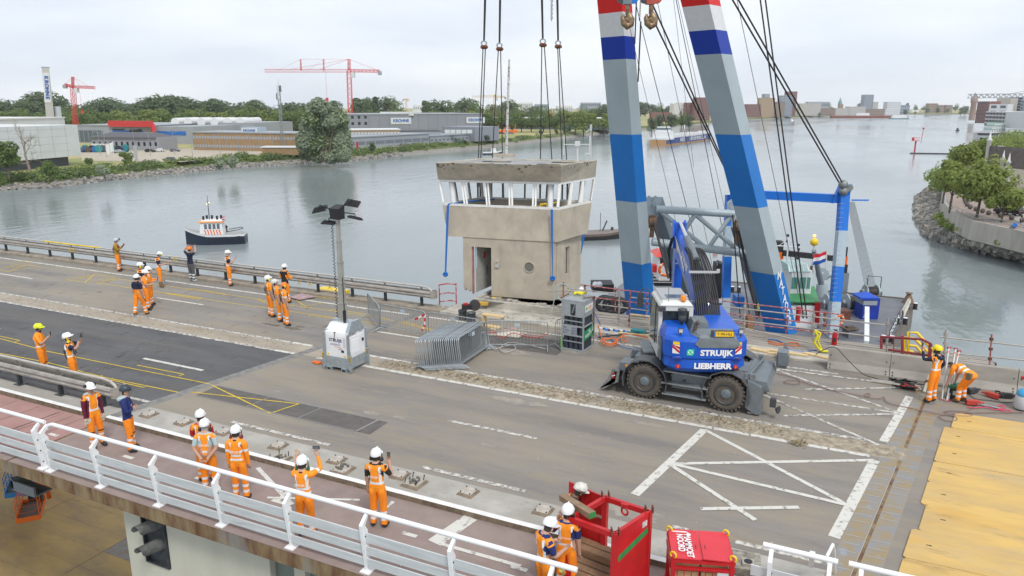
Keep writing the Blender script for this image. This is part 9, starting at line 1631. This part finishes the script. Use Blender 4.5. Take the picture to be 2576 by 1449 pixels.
# ================================================================ tower cranes, masts, lamps
cred=mat('crane_red',(.62,.035,.035),.5);cyel=mat('crane_yellow',(.62,.42,.12),.5)
def lattice(b,p,q,w,n,r_=.12,up_=(0,0,1)):
 p,q=V3(p),V3(q);d=(q-p).normalized();x=d.cross(V3(up_));x=x.normalized()if x.length>.01 else RT.copy();y=x.cross(d);cs=[(-1,-1),(1,-1),(1,1),(-1,1)]
 for i,j in cs:o=(x*i+y*j)*w/2;b.bar(p+o,q+o,r_*1.6)
 for k in range(n):
  a_,c_=lerp(p,q,k/n),lerp(p,q,(k+1)/n)
  for m_ in range(4):o,e=cs[m_],cs[(m_+1)%4];s=(o,e)if k%2 else(e,o);b.bar(a_+(x*s[0][0]+y*s[0][1])*w/2,c_+(x*s[1][0]+y*s[1][1])*w/2,r_)
def tcrane(lb,u,vb,vj,vt,uL,uR,D,m,w,wj,tilt=0,DL=None,DR=None):
 t=thing('tower_crane',lb,'tower crane',tuple(gq(u,D)));top=Q(u-1,vj,D);b=MB();lattice(b,gq(u+(2 if u<1000 else 0),D),top,w,26,w*.062);b.mk('mast',m,t,False)
 jl,jr=Q(uL,vj+tilt,DL or D),Q(uR,vj-tilt*.3+1,DR or D);far_,near_=(jl,jr)if abs(uL-u)>abs(uR-u)else(jr,jl)
 b=MB();lattice(b,top,far_,wj,34,wj*.062);b.mk('jib',m,t,False);b=MB();lattice(b,top,near_,wj*.8,8,wj*.14);b.mk('counter_jib',m,t,False);b=MB();b.box(near_-V3((0,0,wj*.7)),(wj*1.3,wj*1.1,wj*1.4),YAW);b.mk('counterweight',lg,t,False)
 hd_=Q(u-1,vt,D);b=MB();lattice(b,top,hd_,w*.5,5,w*.07);b.mk('tower_head',m,t,False);b=MB();[b.cyl(hd_,lerp(top,far_,f_)+V3((0,0,wj*.5)),w*.03,n=4)for f_ in(.35,.7)];b.cyl(hd_,near_,w*.03,n=4);b.mk('tie_bar',m,t,False);b=MB();b.box(top+RT*w*.9-V3((0,0,w)),(w,w,w*1.3),YAW);b.mk('cab',wl,t,False);q=lerp(top,far_,.28);b=MB();b.cyl(q,q-V3((0,0,w*7)),w*.03,n=4);b.box(q-V3((0,0,w*7)),(w*.5,w*.5,w*.9));b.mk('hook_rope',m,t,False);return t,top,far_
tcrane('red tower crane with a short raised jib beside the KROHNE tower',184,312,218,193,163,239,440,cred,2.0,1.5,-5)
x=tcrane('tall red tower crane with a very long jib stretching left',879,287,178,149,666,955,480,cred,2.5,1.7,0);top,fe=x[1:]
for f_,u in((.52,758),(.92/2-.19,815)):
 b=MB();q=lerp(top,fe,(879-u)/213);lattice(b,q,Q(u+(-1 if u<800 else-0)-1,149,480),.6,5,.09);b.mk('jib_strut',cred,x[0],False)
b=MB();b.cyl(Q(757,149,480),Q(879,149,480),.05,n=4);b.cyl(Q(757,149,480),lerp(top,fe,.85),.05,n=4);b.cyl(Q(814,149,480),lerp(top,fe,.5),.05,n=4);b.mk('tie_line',cred,x[0],False)
tcrane('distant yellow tower crane behind the sling ropes',1245,287,243,238,1187,1271,700,cyel,2.2,1.4,0);tcrane('tiny pale tower crane far behind the grey hall',1022,270,250,248,1014,1030,1000,cyel,2.0,1.4,0)
b=MB();lattice(b,Q(2437,242,400),Q(2620,240,400),1.9,26,.2);b.cyl(Q(2525,239,400),Q(2600,225,400),.12,n=4);tag(b.mk('crane_jib',mat('jib_grey',(.28,.30,.33),.5)),'grey lattice crane jib reaching in from the right edge','crane jib')
pm_=thing('phone_mast','slender grey lattice phone mast with antennas near the willow','mast',tuple(gq(705,318)));b=MB();lattice(b,gq(706,318),Q(701.5,232,318),.9,26,.1);b.cyl(Q(701.5,232,318),Q(700.5,198,318),.06,n=5);b.mk('lattice',mat('mast_grey',(.24,.26,.27),.5),pm_,False)
for k in range(6):b=MB();a_=k*PI/3;q=Q(701.5,223 if k<4 else 243,318)+V3((.9*math.cos(a_),.9*math.sin(a_),0));b.box(q,(.35,.25,2.6));b.mk('antenna',wl if k%2 else dg,pm_,False)
lp=thing('street_lamp','grey street lamp on the parking lot, leftmost of the row','street lamp',tuple(gq(241,300)),YAW,'lamps round the parking lot');b=MB();b.cyl((0,0,0),(0,0,9),.11,.07,6);b.path([(-1.5,0,9.2),(0,0,8.9),(1.5,0,9.2)],.05,5);b.mk('pole',galv,lp)
for s in(-1,1):b=MB();b.box((s*1.7,0,9.22),(.7,.25,.12));b.mk('lamp_head',lg,lp)
for u,D,lb in((256,285,'grey street lamp left of the white flag'),(368,292,'grey street lamp beside the parked dark cars'),(430,300,'grey street lamp before the green tree'),(475,292,'grey street lamp left of the brick office'),(546,305,'grey street lamp before the brick office front'),(330,330,'grey street lamp at the gatehouse')):dup(lp,gq(u,D),None,lb)
fl_=flag('white company flag on a tall white pole before the parking lot',(284,356),(267,366),3.2,(nb_[1],),262,.5,((287,413),(284,355),.09))
b=MB();b.box(gq(331,268)+V3((0,0,2.8)),(1.1,.3,5.6),YAW+.5);tag(b.mk('info_pillar',mat('pillar_grey',(.36,.38,.38),.5)),'grey information pillar beside the round bush','sign pillar')
b=MB();q=P(660,382,-11.5);b.box(q,(1.6,.08,1.3),YAW);b.text('974',.85,frame(q-FW*.06,RT,(0,0,1)),1,.03);tag(b.mk('kilometre_sign',[white,black]),'white kilometre board reading 974 on the left bank','sign')
for u0,D,lb in((2595,135,0),(2540,230,1)):t=thing('street_lamp',['white arched street lamp at the right edge with a blue sign','white street lamp behind the promenade trees'][lb],'street lamp',tuple(gq(2562 if lb==0 else 2540,122 if lb==0 else 185,-8.6)));h_=7.5;b=MB();b.path([(0,0,0),(0,0,h_*.9),(-.3,0,h_),(-1.6,.3,h_+.1)],.07,6);b.mk('pole',wh_,t)
def car(lb,q,rz,m,grp=None,van=False):
 t=thing('parked_car',lb,'car',tuple(q),rz,grp);b=MB();h_=1.5;pr=[(-2.1,.35),(-2.15,.8),(-1.9,.95),(-1.5,1.42),(.2,1.48),(1.0,.98),(2.0,.82),(2.1,.35)];b.loft([[(x,-.86,z)for x,z in pr],[(x*.98,-.7,z+.02)for x,z in pr],[(x*.98,.7,z+.02)for x,z in pr],[(x,.86,z)for x,z in pr]]);b.mk('body',m,t)
 b=MB();b.add([(-1.4,-.83,.98),(.75,-.83,.98),(.15,-.76,1.4),(-1.3,-.76,1.36)],[(0,1,2,3)]);b.add([(-1.4,.83,.98),(.75,.83,.98),(.15,.76,1.4),(-1.3,.76,1.36)],[(0,1,2,3)]);b.add([(-1.95,-.68,.98),(-1.95,.68,.98),(-1.56,.62,1.4),(-1.56,-.62,1.4)],[(0,1,2,3)]);b.mk('window',glass,t)
 for x in(-1.35,1.3):
  for y in(-.8,.8):b=MB();b.cyl((x,y-.1,.33),(x,y+.1,.33),.33,n=12);b.mk('wheel',black,t)
 for y in(-.65,.65):b=MB();b.box((-2.13,y,.82),(.05,.25,.12));b.mk('tail_lamp',mat('lamp_red',(1,0,0)),t)
 return t
csil=mat('car_silver',(.42,.44,.46),.3,.3);cwh=mat('car_white',(.7,.7,.7),.3);cbk=mat('car_black',(.02,.022,.026),.25);cgr=mat('car_grey',(.12,.13,.15),.3)
for lb,q,rz,m_ in(('black hatchback parked on the promenade road behind two cyclists',P(2537,540,-8.55),YAW+2.0,cbk),('dark estate car behind the black hatchback',P(2518,522,-8.55),YAW+2.0,cgr),('white van roof beyond the dark estate car',P(2520,505,-8.55),YAW+2.0,cwh),('grey car parked on the grass before the villa',P(2524,452,-8.55),YAW+2.2,cgr),('silver car beside the flag on the far parking lot',gq(289,312),YAW+.1,csil),('black car beside the white one on the far parking lot',gq(369,318),YAW,cbk),('white car beside the black one on the far parking lot',gq(393,322),YAW+3,cwh),('grey car alone right of the pair on the far parking lot',gq(432,322),YAW+.2,cgr),('blue grey car half hidden by bank bushes',gq(414,267),YAW+3.1,cgr),('dark car at the dark hall, left one',gq(1262,520),YAW,cbk),('silver car at the dark hall',gq(1274,520),YAW,csil),('dark blue car at the dark hall, right one',gq(1285,520),YAW,cgr)):car(lb,q,rz,m_,'parked cars')
for k in range(11):b=MB();q=P(1932+1978/4+[0,2,4,6,14,28,45,60,90,118,145][k],478+[112,130,145,165,190,210,230,250,275,300,325][k]/4,-8.58);b.ball(q+V3((0,0,.36)),.40,12,8);tag(b.mk('stone_ball',mat('ball_stone',(.13,.11,.10),.9,var=.2)),'dark stone ball bollard on the promenade edge, number '.replace(', number ',', ')+['furthest','second furthest','third furthest','fourth furthest','left of the linden trunk','before the linden trunk','opposite the bicycles','just past the bicycles','near the lamp shadow','left of the blue bin','beside the blue bin'][k],'bollard','stone ball bollards')
b=MB();b.cyl(P(2553,566,-8.58),P(2553,566,-7.5),.3,n=12);tag(b.mk('litter_bin',blue),'blue round litter bin by the promenade railing','bin')
def bike(lb,q,rz,top):
 t=thing('bicycle',lb,'bicycle',tuple(q),rz,'bicycles');
 for x in(-.52,.52):b=MB();b.torus((x,0,.34),.32,.025,18,5,0,(0,1,0));b.mk('wheel',black,t)
 b=MB();b.path([(-.52,0,.34),(-.2,0,.85),(.4,0,.9),(.52,0,.34)],.02,5);b.path([(-.2,0,.85),(0,0,.32),(.4,0,.85)],.02,5);b.path([(.35,-.28,1.05),(.42,0,1.0),(.35,.28,1.05)],.015,5);b.box((-.22,0,.92),(.24,.14,.06));b.mk('frame',dark,t)
 person(lb.replace('bicycle ridden by','rider on the bicycle,'),tuple(V3(q)+V3((0,0,.18))),math.degrees(rz-YAW)-90,top='shirt',shirt=top,trous=navyc,legbands=False,helmet=None,armL='low',armR='low',stride=.5)
bike('bicycle ridden by a person in a grey jumper',P(2513,543,-8.55),YAW+2.2,greyw);bike('bicycle ridden by a person in white',P(2533,544,-8.55),YAW+2.2,mat('white_shirt',(.65,.66,.68),.8))
person('person in black sitting low beside the blue bin on the promenade',tuple(P(2567,566,-8.9)),60,top='shirt',shirt=blackc,trous=navyc,legbands=False,helmet=None)
person('hi-vis clad crew member on the pontoon left of the right leg',tuple(P(1907,800,-11.5)),30,top='coat',vest=mat('hi_vis_yellow',(.55,.75,.03),.7),trous=navyc,legbands=False,vb=False)
PEOPLE_DONE=PEOPLE[:];PEOPLE[:]=[x for x in PEOPLE if x[0].children==()or len(x[0].children)==0]
finish_people()
for k in range(14):q=gq(196+8.5*k,318+RNG.uniform(-3,3));t=thing('cable_reel','large cable reel in the storage row, '+['first','second','third','fourth','fifth','sixth','seventh','eighth','ninth','tenth','eleventh','twelfth','thirteenth','last'][k]+' from the left hall','cable reel',tuple(q),YAW+RNG.uniform(-.6,.6),'cable reels');r_=RNG.uniform(1.0,1.6);m_=[mat('reel_blue',(.02,.14,.4),.6),mat('reel_teal',(.03,.25,.26),.6),mat('reel_brown',(.13,.085,.06),.8),black][k%4];b=MB();b.cyl((0,-.5,r_),(0,.5,r_),r_*.75,n=14,m=1);b.cyl((0,-.6,r_),(0,-.5,r_),r_,n=16);b.cyl((0,.5,r_),(0,.6,r_),r_,n=16);b.mk('reel',[m_,bark],t)
b=MB()
for k in range(6):b.box(gq(1225+14*k,545)+V3((0,0,1.2)),(4.5,2,1.6),YAW,0);b.bar(gq(1225+14*k,545)+V3((0,0,2)),gq(1227+14*k,545)+V3((0,0,4+k%3)),.4)
stuff(tag(b.mk('orange_machines',orange),'row of small orange hire machines before the dark hall','machines'))
for i,(u,v)in enumerate(((884,377),(1003,370),(1029,368),(1160,359),(1175,358))):b=MB();q=P(u,v,GZ);b.box(q+V3((0,0,.75)),(2.2,.9,.1),YAW);[b.box(q+RT*s+V3((0,0,.35)),(.12,1.5,.7),YAW)for s in(-.8,.8)];tag(b.mk('picnic_table',oldwood if i<3 else mat('teal_bench',(.05,.25,.22),.6)),'picnic table on the dry lawn, '+['at the left end','left of the pair','right of the pair','teal one left','teal one right'][i],'table','picnic tables on the lawn')
# ================================================================ air: a thin even haze round the whole scene
hz=bpy.data.materials.new('haze');hz.use_nodes=True;t=hz.node_tree;t.nodes.clear();pv=t.nodes.new('ShaderNodeVolumePrincipled');ou=t.nodes.new('ShaderNodeOutputMaterial');pv.inputs['Color'].default_value=(.93,.965,1.0,1);pv.inputs['Density'].default_value=.0001;t.links.new(pv.outputs[0],ou.inputs['Volume'])
b=MB();b.bx(-3200,3700,-500,4500,WZ-2.5,120);o=b.mk('haze',hz);o['kind']='stuff'
